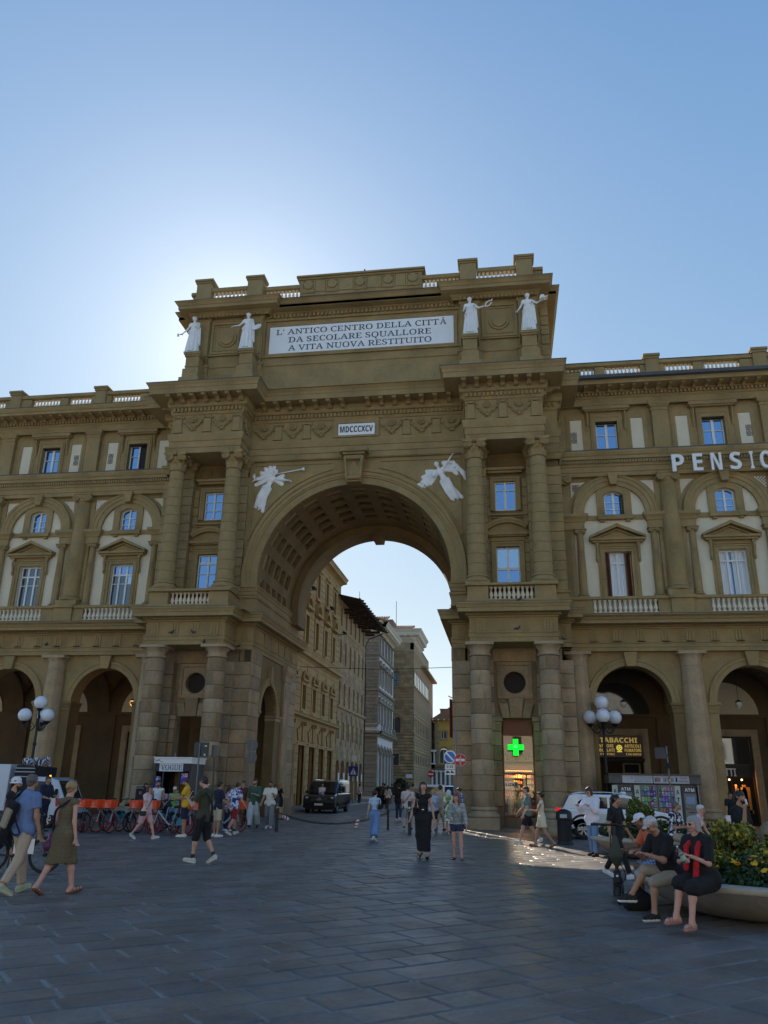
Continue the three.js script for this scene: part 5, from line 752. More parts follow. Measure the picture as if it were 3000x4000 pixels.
// ---------- people ----------
// bones: [ax,ay,az, bx,by,bz, ra, rb, squash z, cut plane [px,py,pz,nx,ny,nz]]
function blob(bones, cell, k = .03) {
  let lo = [9, 9, 9], hi = [-9, -9, -9];
  for (const b of bones) { const r = Math.max(b[6], b[7]) + cell * 2 + k * .5; for (let i = 0; i < 3; i++) { lo[i] = Math.min(lo[i], b[i] - r, b[i + 3] - r); hi[i] = Math.max(hi[i], b[i] + r, b[i + 3] + r); } }
  const n = [0, 1, 2].map((i) => Math.ceil((hi[i] - lo[i]) / cell) + 1), [nx, ny, nz] = n, F = new Float32Array(nx * ny * nz).fill(1);
  for (const b of bones) {
    const r = Math.max(b[6], b[7]) + cell * 2 + k, s = b[8] || 1, c = b[9], dx = b[3] - b[0], dy = b[4] - b[1], dz = (b[5] - b[2]) / s, L2 = dx * dx + dy * dy + dz * dz || 1e-9;
    const i0 = Math.max(0, Math.floor((Math.min(b[0], b[3]) - r - lo[0]) / cell)), i1 = Math.min(nx - 1, Math.ceil((Math.max(b[0], b[3]) + r - lo[0]) / cell)), j0 = Math.max(0, Math.floor((Math.min(b[1], b[4]) - r - lo[1]) / cell)), j1 = Math.min(ny - 1, Math.ceil((Math.max(b[1], b[4]) + r - lo[1]) / cell)), k0 = Math.max(0, Math.floor((Math.min(b[2], b[5]) - r - lo[2]) / cell)), k1 = Math.min(nz - 1, Math.ceil((Math.max(b[2], b[5]) + r - lo[2]) / cell));
    for (let kk = k0; kk <= k1; kk++) for (let j = j0; j <= j1; j++) for (let i = i0; i <= i1; i++) {
      const X = lo[0] + i * cell, Y = lo[1] + j * cell, Z = lo[2] + kk * cell, px = X - b[0], py = Y - b[1], pz = (Z - b[2]) / s;
      let t = (px * dx + py * dy + pz * dz) / L2; t = t < 0 ? 0 : t > 1 ? 1 : t;
      let d = Math.sqrt((px - dx * t) ** 2 + (py - dy * t) ** 2 + (pz - dz * t) ** 2) - b[6] - (b[7] - b[6]) * t;
      if (c) { const e = (X - c[0]) * c[3] + (Y - c[1]) * c[4] + (Z - c[2]) * c[5]; if (e > d) d = e; }
      const q = (kk * ny + j) * nx + i, f = F[q], h = k - Math.abs(f - d); F[q] = (d < f ? d : f) - (h > 0 ? h * h / (4 * k) : 0);
    }
  }
  const V = [], I = [], id = new Int32Array(nx * ny * nz).fill(-1), at = (i, j, q) => F[(q * ny + j) * nx + i];
  for (let q = 0; q < nz - 1; q++) for (let j = 0; j < ny - 1; j++) for (let i = 0; i < nx - 1; i++) {
    const o = (q * ny + j) * nx + i, v = [F[o], F[o + 1], F[o + nx], F[o + nx + 1], F[o + nx * ny], F[o + nx * ny + 1], F[o + nx * ny + nx], F[o + nx * ny + nx + 1]]; let m = 0; for (let e = 0; e < 8; e++) if (v[e] < 0) m |= 1 << e; if (m === 0 || m === 255) continue;
    let x = 0, y = 0, z = 0, c = 0; const ed = (a, b2, ax, ay, az, w) => { if ((v[a] < 0) !== (v[b2] < 0)) { const t = v[a] / (v[a] - v[b2]); x += ax + (w === 0 ? t : 0); y += ay + (w === 1 ? t : 0); z += az + (w === 2 ? t : 0); c++; } };
    ed(0, 1, 0, 0, 0, 0); ed(2, 3, 0, 1, 0, 0); ed(4, 5, 0, 0, 1, 0); ed(6, 7, 0, 1, 1, 0); ed(0, 2, 0, 0, 0, 1); ed(1, 3, 1, 0, 0, 1); ed(4, 6, 0, 0, 1, 1); ed(5, 7, 1, 0, 1, 1); ed(0, 4, 0, 0, 0, 2); ed(1, 5, 1, 0, 0, 2); ed(2, 6, 0, 1, 0, 2); ed(3, 7, 1, 1, 0, 2);
    id[o] = V.length / 3; V.push(lo[0] + (i + x / c) * cell, lo[1] + (j + y / c) * cell, lo[2] + (q + z / c) * cell);
  }
  const quad = (a, b, c, d, fl) => { if (a < 0 || b < 0 || c < 0 || d < 0) return; if (fl) I.push(a, c, b, a, d, c); else I.push(a, b, c, a, c, d); };
  for (let q = 1; q < nz - 1; q++) for (let j = 1; j < ny - 1; j++) for (let i = 1; i < nx - 1; i++) {
    const o = (q * ny + j) * nx + i, s = F[o] < 0, A = nx, B = nx * ny;
    if (s !== F[o + 1] < 0) quad(id[o], id[o - A], id[o - A - B], id[o - B], s);
    if (s !== F[o + A] < 0) quad(id[o], id[o - B], id[o - 1 - B], id[o - 1], s);
    if (s !== F[o + B] < 0) quad(id[o], id[o - 1], id[o - 1 - A], id[o - A], s);
  }
  const g = new THREE.BufferGeometry(); g.setAttribute('position', new THREE.Float32BufferAttribute(V, 3)); g.setIndex(I); g.computeVertexNormals(); return g;
}
const add = (a, b, s = 1) => [a[0] + b[0] * s, a[1] + b[1] * s, a[2] + b[2] * s], sub = (a, b) => [a[0] - b[0], a[1] - b[1], a[2] - b[2]], mixp = (a, b, t) => [a[0] + (b[0] - a[0]) * t, a[1] + (b[1] - a[1]) * t, a[2] + (b[2] - a[2]) * t], nrm = (a) => { const l = Math.hypot(...a) || 1; return a.map((x) => x / l); }, crs = (a, b) => [a[1] * b[2] - a[2] * b[1], a[2] * b[0] - a[0] * b[2], a[0] * b[1] - a[1] * b[0]];
const rotA = (v, ax, deg) => { const p = new THREE.Vector3(...v).applyAxisAngle(new THREE.Vector3(...ax), deg * ROT); return [p.x, p.y, p.z]; };
const bone = (a, b, ra, rb, s = 1, cut) => [...a, ...b, ra, rb, s, cut];
// skeleton facing +z. pose: L/R leg {h: thigh forward, k: knee bend, o: out}, arms {f: forward, o: out, e: elbow, i: forearm turned inwards}, lean, head {y, p}
function skeleton(H, p) {
  const J = {}, fem = p.female, sw = (fem ? .098 : .112) * H, hw = (fem ? .055 : .05) * H;
  J.pel = [0, .525 * H, 0]; const lean = (v) => rotA(rotA(v, [1, 0, 0], p.lean || 0), [0, 0, 1], p.tilt || 0), up = (x, y, z) => add(J.pel, lean([x * 1, y * H, z * H]));
  J.waist = up(0, .09, .005); J.chest = up(0, .2, 0); J.neck0 = up(0, .295, -.012); J.neck1 = up(0, .345, .004);
  const hr = p.head || {}; const hv = (v) => { let q = rotA(v, [1, 0, 0], hr.p || 0); q = rotA(q, [0, 1, 0], hr.y || 0); return q; };
  J.head = add(J.neck1, hv([0, .064 * H, .012 * H])); J.hv = hv;
  for (const [s, n] of [[1, 'L'], [-1, 'R']]) {                     // x positive is the person's left
    J['sh' + n] = up(s * sw, .278, -.005);
    const a = Object.assign({ f: 5, o: 8, e: 15, i: 0 }, p['arm' + n]); let d = rotA([0, -1, 0], [1, 0, 0], -a.f); d = rotA(d, [0, 0, 1], s * a.o); if (p.lean && !a.world) d = rotA(d, [1, 0, 0], p.lean * .5);
    J['el' + n] = add(J['sh' + n], d, .172 * H); let f = rotA(d, [1, 0, 0], -a.e); if (a.i) f = rotA(f, [0, 1, 0], -s * a.i); if (a.u) f = rotA(f, [0, 0, 1], -s * a.u);
    J['wr' + n] = add(J['el' + n], f, .15 * H); J['fd' + n] = f; J['pn' + n] = a.pn || 0; J['curl' + n] = a.curl === undefined ? 25 : a.curl;
    const l = Object.assign({ h: 0, k: 3, o: 2, ft: 0 }, p['leg' + n]); J['hip' + n] = add(J.pel, [s * hw, -.012 * H, 0]);
    let t = rotA([0, -1, 0], [1, 0, 0], -l.h); t = rotA(t, [0, 0, 1], s * l.o); J['kn' + n] = add(J['hip' + n], t, .24 * H); let c = rotA(t, [1, 0, 0], l.k); if (l.x) c = rotA(c, [0, 0, 1], -s * l.x); J['an' + n] = add(J['kn' + n], c, .235 * H);
    const ftp = l.ft === undefined ? 0 : l.ft; let fdir = rotA([0, 0, 1], [1, 0, 0], ftp); fdir = rotA(fdir, [0, 1, 0], s * (l.t === undefined ? 8 : l.t)); J['toe' + n] = add(add(J['an' + n], [0, -.028 * H, 0]), fdir, .105 * H); J['heel' + n] = add(add(J['an' + n], [0, -.028 * H, 0]), fdir, -.028 * H); J['fdir' + n] = fdir;
  }
  const lowest = p.seatY !== undefined ? J.pel[1] - .085 * H - p.seatY : Math.min(J.toeL[1], J.toeR[1], J.heelL[1], J.heelR[1]) - .014 * H;
  for (const k of Object.keys(J)) if (Array.isArray(J[k]) && !/^(fd|fdir)/.test(k)) J[k] = [J[k][0], J[k][1] - lowest, J[k][2]];
  J.H = H; return J;
}
function handBones(J, n, s, fine) {
  const H = J.H, w = J['wr' + n], d = nrm(J['fd' + n]); let side = nrm(crs(d, [0, 1, .001])); if (Math.abs(d[1]) > .8) side = [0, 0, 1]; side = rotA(side, d, (J['pn' + n] || 0) * s);
  let up = nrm(crs(side, d)); const B = [], k = H / 1.75, curl = J['curl' + n];
  const bendAx = side; const pal0 = add(w, d, .01 * k), pal1 = add(w, d, .075 * k);
  for (let f = 0; f < 4; f++) {
    const off = (f - 1.5) * .019 * k, L = [.068, .078, .073, .056][f] * k, base = add(pal1, side, off); B.push(bone(add(w, side, off * .6), base, .013 * k, .0115 * k));
    let a = rotA(d, bendAx, -curl * (1 + f * .08)), m = add(base, a, L * .48), a2 = rotA(a, bendAx, -curl * 1.1), e = add(m, a2, L * .3), a3 = rotA(a2, bendAx, -curl * .8), tip = add(e, a3, L * .24);
    B.push(bone(base, m, .0095 * k, .0088 * k), bone(m, e, .0088 * k, .0082 * k), bone(e, tip, .0082 * k, .0072 * k));
  }
  const tb = add(add(w, side, -.022 * k), d, .025 * k); let td = nrm(add(add(d, side, -.75), up, -.25 * s)); const t1 = add(tb, td, .036 * k); const td2 = nrm(add(td, d, .6)); B.push(bone(add(w, d, .015 * k), tb, .014 * k, .014 * k), bone(tb, t1, .0125 * k, .0105 * k), bone(t1, add(t1, td2, .03 * k), .0102 * k, .0085 * k));
  return B;
}
const skinMats = {}; const skinM = (t) => skinMats[t] || (skinMats[t] = std({ color: lin(...{ fair: [.52, .30, .21], tan: [.40, .215, .135], brown: [.22, .11, .065], pink: [.56, .31, .235] }[t]), roughness: .6 }));
const clothMats = {}; const cloth = (r, g, b) => { const k = [r, g, b].join(); return clothMats[k] || (clothMats[k] = std({ color: lin(r, g, b), roughness: .92, bumpMap: rep(noiseA, .16), bumpScale: .012 })); };
const printed = (fn, size) => std({ map: rep(tex(256, fn, true), size), roughness: .92 });
const P_ = {
  floral: printed((u, v) => { const a = fbm(u, v, 7, 2, 201), b = fbm(u + .31, v, 9, 2, 207); return a > .60 ? [.03, .05, .22] : b > .62 ? [.16, .2, .42] : [.72, .74, .8]; }, .5),
  bluefloral: printed((u, v) => { const a = fbm(u, v, 8, 2, 211); return a > .56 ? [.55, .62, .75] : a > .47 ? [.05, .13, .48] : [.02, .06, .3]; }, .4),
  leafy: printed((u, v) => { const a = fbm(u, v, 7, 2, 221); return a > .56 ? [.16, .3, .07] : a > .49 ? [.35, .45, .2] : [.68, .70, .58]; }, .5),
  stripe: printed((u, v) => (v * 8) % 1 < .42 ? [.03, .05, .05] : [.52, .56, .55], .24),
  bw: printed((u, v) => { const a = fbm(u, v, 6, 2, 231); return a > .53 ? [.66, .67, .7] : [.012, .015, .04]; }, .4),
  olive: printed((u, v) => { const a = fbm(u, v, 24, 3, 241); return [.085 + .09 * a, .07 + .075 * a, .04 + .045 * a]; }, .35),
  blackprint: printed((u, v) => { const a = fbm(u, v, 12, 2, 251); return a > .62 ? [.3, .2, .03] : a > .57 ? [.2, .03, .02] : [.012, .011, .012]; }, .35),
  plaid: printed((u, v) => { const a = (u * 4) % 1 < .5, b = (v * 4) % 1 < .5; return a && b ? [.05, .08, .2] : a || b ? [.14, .2, .36] : [.4, .46, .55]; }, .2),
};
function person(o) {
  const H = o.H, fine = o.fine || 0, J = skeleton(H, o.pose || {}), fem = (o.pose || {}).female, k = H / 1.75, f = o.fat || 1, t = o.into || thing(o.name || 'person', o.label, 'person', o.x, o.y || 0, o.z, o.ry || 0);
  const cell = fine ? .013 : .018, skin = o.skinMat || skinM(o.skin || 'fair'), W = (r) => r * k;
  // body
  const torso = (e, cutY, top = 1) => { const c = cutY === undefined ? undefined : [0, cutY, 0, 0, -1, 0], q = (x) => W(x * f) + e; return [bone(add(J.hipL, [W(.01), W(.03), 0]), add(J.hipR, [-W(.01), W(.03), 0]), q(.098), q(.098), .86, c), bone(J.pel, J.waist, q(fem ? .112 : .12), q(fem ? .098 : .118), .78, c), bone(J.waist, J.chest, q(fem ? .098 : .118), q(fem ? .118 : .138), .74, c), bone(J.chest, J.neck0, q(fem ? .118 : .138), q(.07), .7, c), bone(mixp(J.shL, J.neck0, .1), mixp(J.shR, J.neck0, .1), W(.055) + e, W(.055) + e, .9, c), ...(fem ? [bone(add(J.chest, [W(.06), -W(.0), W(.055)]), add(J.chest, [W(.06), -W(.02), W(.06)]), W(.058) + e, W(.055) + e), bone(add(J.chest, [-W(.06), 0, W(.055)]), add(J.chest, [-W(.06), -W(.02), W(.06)]), W(.058) + e, W(.055) + e)] : []), ...(f > 1.1 ? [bone(add(J.waist, [0, -W(.03), W(.05)]), add(J.waist, [0, W(.05), W(.045)]), W(.105 * f) + e, W(.1 * f) + e, .9, c)] : [])]; };
  const arm = (n, e, fr, flare = 0) => { const B = [], r0 = W(fem ? .042 : .05), r1 = W(fem ? .034 : .042), r2 = W(.026); const u = Math.min(1, fr / .53), sh = J['sh' + n], el = J['el' + n], wr = J['wr' + n]; if (u > 0) { const en = mixp(sh, el, u), dr = nrm(sub(el, sh)); B.push(bone(sh, u < 1 ? add(en, dr, .03) : el, r0 + e, r0 + (r1 - r0) * u + e + flare, 1, u < 1 ? [...en, ...dr] : undefined)); } if (fr > .53) { const v = (fr - .53) / .47, en = mixp(el, wr, v), dr = nrm(sub(wr, el)); B.push(bone(el, add(en, dr, .02), r1 + e, r1 + (r2 - r1) * v + e + flare, 1, [...en, ...dr])); } return B; };
  const leg = (n, e, fr, flare = 0) => { const B = [], r0 = W((fem ? .084 : .082) * Math.sqrt(f)), r1 = W(.054), r2 = W(.036), hp = J['hip' + n], kn = J['kn' + n], an = J['an' + n], u = Math.min(1, fr / .5), en = mixp(hp, kn, u), dr = nrm(sub(kn, hp)); B.push(bone(hp, u < 1 ? add(en, dr, .04) : kn, r0 + e, r0 + (r1 - r0) * u + e + flare * u, 1, u < 1 ? [...en, ...dr] : undefined)); if (fr > .5) { const v = (fr - .5) / .5, en2 = mixp(kn, an, v), dr2 = nrm(sub(an, kn)), calf = mixp(kn, an, .3); if (e < .006) B.push(bone(kn, add(calf, crs(nrm(sub(an, kn)), [1, 0, 0]), -.004), r1, W(.052)), bone(calf, an, W(.05), r2)); else B.push(bone(kn, add(en2, dr2, .02), r1 + e + flare, r1 * (1 - v) + r2 * v + e * 1.2 + flare * 1.4, 1, [...en2, ...dr2])); } return B; };
  const hd = (v) => add(J.head, J.hv(v.map((q) => q * k)));
  const neckB = [bone(J.neck0, J.neck1, W(.056), W(.05)), bone(J.neck1, hd([0, -.03, -.005]), W(.05), W(.052))];
  const bodyB = [...torso(0), ...arm('L', 0, 1), ...arm('R', 0, 1), ...leg('L', 0, 1), ...leg('R', 0, 1), ...neckB, ...['L', 'R'].map((n) => bone(J['heel' + n], J['toe' + n], W(.03), W(.026))), ...['L', 'R'].map((n) => bone(J['an' + n], J['heel' + n], W(.033), W(.03)))];
  const headB = [bone(hd([0, .03, -.018]), hd([0, .02, .012]), W(.079), W(.072)), bone(hd([0, -.01, .03]), hd([0, -.062, .044]), W(.056), W(.036)), bone(hd([-.03, -.045, .02]), hd([.03, -.045, .02]), W(.036), W(.036)), bone(hd([0, .012, .084]), hd([0, -.02, .1]), W(.009), W(.014)), bone(hd([-.012, -.024, .09]), hd([.012, -.024, .09]), W(.0095), W(.0095)), bone(hd([-.034, .026, .076]), hd([.034, .026, .076]), W(.0125), W(.0125)), ...[-1, 1].flatMap((s) => [bone(hd([s * .078, .0, -.01]), hd([s * .084, .024, -.02]), W(.01), W(.014), 1), bone(hd([s * .045, -.02, .06]), hd([s * .04, -.035, .055]), W(.022), W(.02))])];
  const geos = [blob(bodyB, cell, .035), blob([...headB, ...neckB.slice(1)], fine ? .0055 : .009, .016)];
  for (const [s, n] of [[1, 'L'], [-1, 'R']]) geos.push(blob(handBones(J, n, s), fine ? .0042 : .0065, .005));
  const body = part(t, 'body', geos, skin); const put = (name, g, m, par = t) => part(par, name, g, m);
  if (!o.statue) {
    for (const s of [-1, 1]) { put('eye', [ball(W(.0105), ...hd([s * .031, .008, .0765]), 8)], plain(.75, .73, .7, .3), body); put('iris', [ball(W(.0065), ...hd([s * .031, .008, .0835]), 6)], plain(.03, .02, .015, .3), body); put('eyebrow', bar(hd([s * .016, .027, .088]), hd([s * .046, .026, .075]), W(.0042), 5), o.hairMat || M.dark, body); }
    put('mouth', bar(hd([-.02, -.05, .083]), hd([.02, -.05, .083]), W(.0055), 6), plain(.36, .13, .11, .5), body);
  }
  // hair
  const hair = o.hair, hc = o.hairMat; const cap = (e, y = 0) => [bone(hd([0, .045, -.03]), hd([0, .055, .02]), W(.08) + e, W(.062) + e), bone(hd([0, .01, -.05]), hd([0, -.02, -.055]), W(.066) + e, W(.05) + e), ...[-1, 1].map((s) => bone(hd([s * .055, .04, -.01]), hd([s * .066, .005, -.025]), W(.032) + e, W(.02) + e))];
  if (hair) {
    let B = cap(.004); const bk = (a, b, r0, r1) => B.push(bone(hd(a), hd(b), W(r0), W(r1)));
    if (hair === 'long') { for (const s of [-1, 1]) { bk([s * .066, .03, -.01], [s * .086, -.1, -.01], .034, .036); bk([s * .084, -.1, -.01], [s * .085, -.24, .02], .036, .024); } bk([0, 0, -.07], [0, -.2, -.085], .07, .075); }
    if (hair === 'bob') { for (const s of [-1, 1]) bk([s * .07, .03, -.012], [s * .078, -.07, -.01], .036, .034); bk([0, 0, -.055], [0, -.09, -.06], .07, .06); }
    if (hair === 'bun') { bk([0, .02, -.1], [0, .03, -.125], .04, .042); }
    if (hair === 'pony') { bk([0, .03, -.1], [0, -.08, -.13], .03, .028); bk([0, -.08, -.13], [0, -.17, -.12], .028, .012); }
    if (hair === 'quiff') { bk([-.03, .1, .03], [.03, .1, .03], .032, .032); }
    put('hair', blob(B, fine ? .008 : .012, .018), hc);
  }
  if (o.beard) put('beard', blob([bone(hd([0, -.07, .062]), hd([0, -.088, .045]), W(.028), W(.032)), ...[-1, 1].map((s) => bone(hd([s * .05, -.045, .034]), hd([s * .02, -.078, .058]), W(.021), W(.022)))], fine ? .007 : .01, .012), hc);
  if (o.glasses) put('sunglasses', [...[-1, 1].map((s) => tr(new THREE.CylinderGeometry(W(.02), W(.02), W(.006), 12), 0, 0, 0, Math.PI / 2).applyQuaternion(new THREE.Quaternion().setFromUnitVectors(V3(0, 0, 1), V3(...nrm(J.hv([0, 0, 1]))))).translate(...hd([s * .031, .007, .09]))), bar(hd([-.01, .01, .093]), hd([.01, .01, .093]), W(.003), 5), ...[-1, 1].map((s) => bar(hd([s * .05, .012, .085]), hd([s * .076, .012, -.01]), W(.003), 5))], M.dark);
  if (o.cap) { const c = o.cap, B = [bone(hd([0, .05, -.03]), hd([0, .062, .012]), W(.087), W(.078), 1, [...hd([0, .035, 0]), ...J.hv([0, -1, 0])])]; const g = [blob(B, .008, .02)]; if (c.brim === 'all') g.push(lathe([[W(.08), W(.0)], [W(.125), W(-.03)], [W(.128), W(-.028)], [W(.085), W(.01)]], 22).applyQuaternion(new THREE.Quaternion().setFromUnitVectors(V3(0, 1, 0), V3(...nrm(J.hv([0, 1, 0]))))).translate(...hd([0, .04, -.01]))); else g.push(blob([bone(hd([-.045, .042, .07]), hd([.045, .042, .07]), W(.02), W(.02), 1, [...hd([0, .05, 0]), ...J.hv([0, 1, 0])]), bone(hd([-.03, .036, .12]), hd([.03, .036, .12]), W(.02), W(.02), 1, [...hd([0, .044, 0]), ...J.hv([0, 1, 0])])], .006, .03)); put('cap', g, c.mat); }
  // clothes
  const hemY = (fr) => J.pel[1] + fr * H; const tp = o.top, bt = o.bottom;
  if (tp) { const e = tp.loose || .02, hem = J.pel[1] - (tp.hem === undefined ? .045 : tp.hem) * H, lean = o.pose && o.pose.seatY !== undefined; const B = torso(e, lean ? J.pel[1] - .03 * H : hem); if (!lean) B.push(bone(J.pel, add(J.pel, [0, -.06 * H, 0]), W((fem ? .112 : .118) * f) + e, W((fem ? .125 : .122) * f) + e, .84, [0, hem, 0, 0, -1, 0])); if (tp.sleeve) B.push(...arm('L', e * .8, tp.sleeve, tp.flare || .006), ...arm('R', e * .8, tp.sleeve, tp.flare || .006)); const neckCut = [...add(J.neck0, [0, W(tp.neck ? .0 : .035), 0]), ...nrm([0, 1, tp.neck ? .55 : .25])]; const sm = B.map((b) => { if (b[9]) return b; const c = b.slice(); c[9] = neckCut; return c; }); put(tp.name || 'shirt', blob(sm, cell * .9, .03), tp.mat); if (tp.collar) put('collar', blob([bone(add(J.neck0, [W(-.03), W(.045), 0]), add(J.neck0, [W(.03), W(.045), 0]), W(.052), W(.052), .9, [...add(J.neck0, [0, W(.07), 0]), 0, 1, .35])], .009, .02), tp.mat); }
  if (bt) {
    if (bt.type === 'skirt') { const y0 = J.pel[1] + .07 * H, y1 = bt.y * H, c = [0, y1, 0, 0, -1, 0], mid = mixp(J.anL, J.anR, .5); put(bt.name || 'skirt', blob([bone([J.pel[0], y0, J.pel[2]], [J.pel[0], J.pel[1] - .02 * H, J.pel[2]], W(.105 * f) + .018, W(.135 * f) + .014, .86), bone([J.pel[0], J.pel[1] - .02 * H, J.pel[2]], [mid[0] * .6, y1 - .05, mid[2] * .5], W(.135 * f) + .014, W(.135 * f) + (bt.flare === undefined ? .03 : bt.flare), .9, c), ...['L', 'R'].flatMap((n) => leg(n, .025, 1).map((b) => { const q = b.slice(); q[6] += .01; q[7] += .015; q[9] = c; return q; }))], cell, .05), bt.mat); }
    else put(bt.name || (bt.len < .55 ? 'shorts' : 'trousers'), blob([bone(add(J.hipL, [W(.01), W(.03), 0]), add(J.hipR, [-W(.01), W(.03), 0]), W(.098 * f) + .014, W(.098 * f) + .014, .9), bone(J.pel, add(J.pel, [0, .055 * H, 0]), W(.112 * f) + .012, W(.11 * f) + .012, .82), ...leg('L', bt.loose || .016, bt.len, bt.flare || 0), ...leg('R', bt.loose || .016, bt.len, bt.flare || 0)], cell, .028), bt.mat);
  }
  // shoes
  if (o.shoes) for (const n of ['L', 'R']) { const a = J['an' + n], h = J['heel' + n], q = J['toe' + n], fd = J['fdir' + n], low = o.shoes.type === 'sandal'; if (low) { const dn = nrm(crs(fd, [1, 0, 0])); put('sandal', [blob([bone(add(h, [0, -W(.024), 0]), add(q, [0, -W(.022), 0]), W(.04), W(.042), 1, [...add(h, [0, -W(.014), 0]), ...(dn[1] > 0 ? dn : dn.map((x) => -x))])], .008, .01), ...[.25, .62, .86].map((u) => tube([-1, -.5, 0, .5, 1].map((s) => add(add(mixp(h, q, u), nrm(crs([0, 1, 0], fd)), s * W(.036)), [0, W(.034) * (1 - s * s) - .004, 0])), W(.009), 8, 5))], o.shoes.mat); } else { put('shoe', blob([bone(h, q, W(.042), W(.036)), bone(a, h, W(.043), W(.04)), bone(mixp(a, h, .6), mixp(h, q, .65), W(.04), W(.036))], fine ? .009 : .013, .02), o.shoes.mat); const dn = nrm(crs(fd, [1, 0, 0])), u = dn[1] > 0 ? dn : dn.map((x) => -x); put('sole', blob([bone(add(h, [0, -W(.014), 0]), add(q, [0, -W(.01), 0]), W(.043), W(.04), 1, [...add(h, [0, -W(.012), 0]), ...u])], .009, .01), o.shoes.sole || M.white); if (o.shoes.sock) put('sock', blob([bone(a, mixp(a, J['kn' + n], .16), W(.043), W(.045))], .012, .01), o.shoes.sock); } }
  t.updateMatrixWorld(true); const world = (v) => { const w = new THREE.Vector3(...v).applyMatrix4(t.matrixWorld); return [w.x, w.y, w.z]; };
  return { t, J, hd, world, k };
}
// ---------- marble statues and spandrel reliefs ----------
function robe(t, P, H, mat, seed) {                                 // folded drapery over a figure
  const R = rng(seed), J = P.J, B = []; const y0 = J.pel[1] + .1 * H;
  B.push(bone([0, y0, 0], [0, J.pel[1] - .05 * H, 0], .16 * H / 1.75 * 1.1, .2 * H / 1.75, .8), bone([0, J.pel[1] - .05 * H, 0], [0, .06 * H, 0], .19 * H / 1.75, .26 * H / 1.75, .78, [0, .03 * H, 0, 0, -1, 0]));
  for (let i = 0; i < 13; i++) { const a = i / 13 * 6.28 + R() * .3, r = .155 * H / 1.75 + .04, r2 = .25 * H / 1.75 + .03; B.push(bone([Math.cos(a) * r, y0 - .1 * R() * H, Math.sin(a) * r * .8], [Math.cos(a + .3 * (R() - .5)) * r2, .05 * H, Math.sin(a) * r2 * .8], .022, .04 + R() * .015, 1, [0, .03 * H, 0, 0, -1, 0])); }
  for (let i = 0; i < 4; i++) { const u = i / 3; B.push(bone([(.1 - .07 * u) * H, (.8 - .04 * u) * H, .05 * H], [(-.08 - .02 * u) * H, (.56 - .04 * u) * H, .09 * H], .03, .034)); }
  part(t, 'robe', blob(B, .022, .03), mat); part(t, 'mantle', blob([bone([.1 * H, .81 * H, -.02], [.13 * H, .3 * H, -.03], .06, .1), bone([.15 * H, .7 * H, -.04], [.17 * H, .22 * H, -.02], .03, .05), bone([.07 * H, .8 * H, -.07], [.08 * H, .25 * H, -.12], .07, .11)], .022, .04), mat);
}
function statue(x, label, pose, attr) {
  const H = 2.28, t = thing('statue', label, 'statue', x, 23.74, 2.28, 0, 'marble statues on the attic'); part(t, 'base_block', cbox(-.36, .36, 0, .13, -.3, .3, .02), M.marble);
  const g = new THREE.Group(); g.name = 'figure'; g.position.y = .12; t.add(g); const P = person({ into: g, H, statue: true, skinMat: M.marble, hair: 'bun', hairMat: M.marble, pose: Object.assign({ female: true }, pose), top: { sleeve: .2, mat: M.marble, loose: .03, name: 'tunic' } });
  robe(g, P, H, M.marble, Math.round(Math.abs(x) * 10)); part(g, 'laurel', tr(new THREE.TorusGeometry(.115, .028, 6, 18), ...P.hd([0, .075, -.01]), Math.PI / 2 + .2), M.marble); if (attr) attr(g, P);
}
statue(-9.22, 'white marble statue holding a hammer low, leftmost on the attic edge', { armL: { f: 25, o: 15, e: 110, i: 50 }, armR: { f: 5, o: 28, e: 18 }, head: { y: -10, p: 8 }, legL: { h: 8, k: 14 } }, (g, P) => { const w = P.J.wrR; part(g, 'hammer', [bar(w, add(w, [-.22, -.12, .06]), .025), tr(new THREE.BoxGeometry(.08, .16, .08), w[0] - .24, w[1] - .13, w[2] + .07)], M.marble); });
statue(-6.13, 'white marble statue with an artist palette beside the left end of the tablet', { armR: { f: 12, o: 38, e: 40, i: -10 }, armL: { f: 8, o: 22, e: 30 }, head: { y: 8 }, legR: { h: 10, k: 16 } }, (g, P) => part(g, 'palette', tr(new THREE.CylinderGeometry(.24, .24, .04, 20).scale(1.2, 1, .85), ...add(P.J.wrL, [.12, -.02, .06]), 1.2, 0, .3), M.marble));
statue(6.0, 'white marble statue raising a lyre beside the right end of the tablet', { armL: { f: 20, o: 42, e: 60, i: -25 }, armR: { f: 14, o: 16, e: 70, i: 40 }, head: { y: 4 }, legL: { h: 8, k: 14 } }, (g, P) => { const w = add(P.J.wrL, [.05, .08, .05]); for (const s of [-1, 1]) part(g, 'lyre', tube([[w[0], w[1] - .14, w[2]], [w[0] + .02, w[1] - .05 + s * .1, w[2]], [w[0] + .2, w[1] + .05 + s * .14, w[2]], [w[0] + .3, w[1] + .12 + s * .06, w[2]], [w[0] + .36, w[1] + .16 + s * .12, w[2]]], .028, 14, 6), M.marble); });
statue(9.0, 'white marble statue carrying a model in one hand, rightmost on the attic edge', { armL: { f: 28, o: 45, e: 55, i: -10 }, armR: { f: 4, o: 24, e: 22 }, head: { y: 6 }, legR: { h: 8, k: 14 } }, (g, P) => { const w = P.J.wrL; part(g, 'tray', [tr(new THREE.BoxGeometry(.42, .05, .3), w[0] + .08, w[1] + .03, w[2] + .08, 0, 0, .2), tr(new THREE.SphereGeometry(.13, 12, 8), w[0] + .02, w[1] + .13, w[2] + .08)], M.marble); });
function wing2(pts, mat, root) { const B = []; pts.forEach((p, i) => { B.push(bone(root, p, .13, .1), bone(mixp(root, p, .5), p, .13, .08)); if (i) B.push(bone(mixp(root, pts[i - 1], .75), mixp(root, p, .75), .1, .1)); }); return blob(B, .024, .03); }
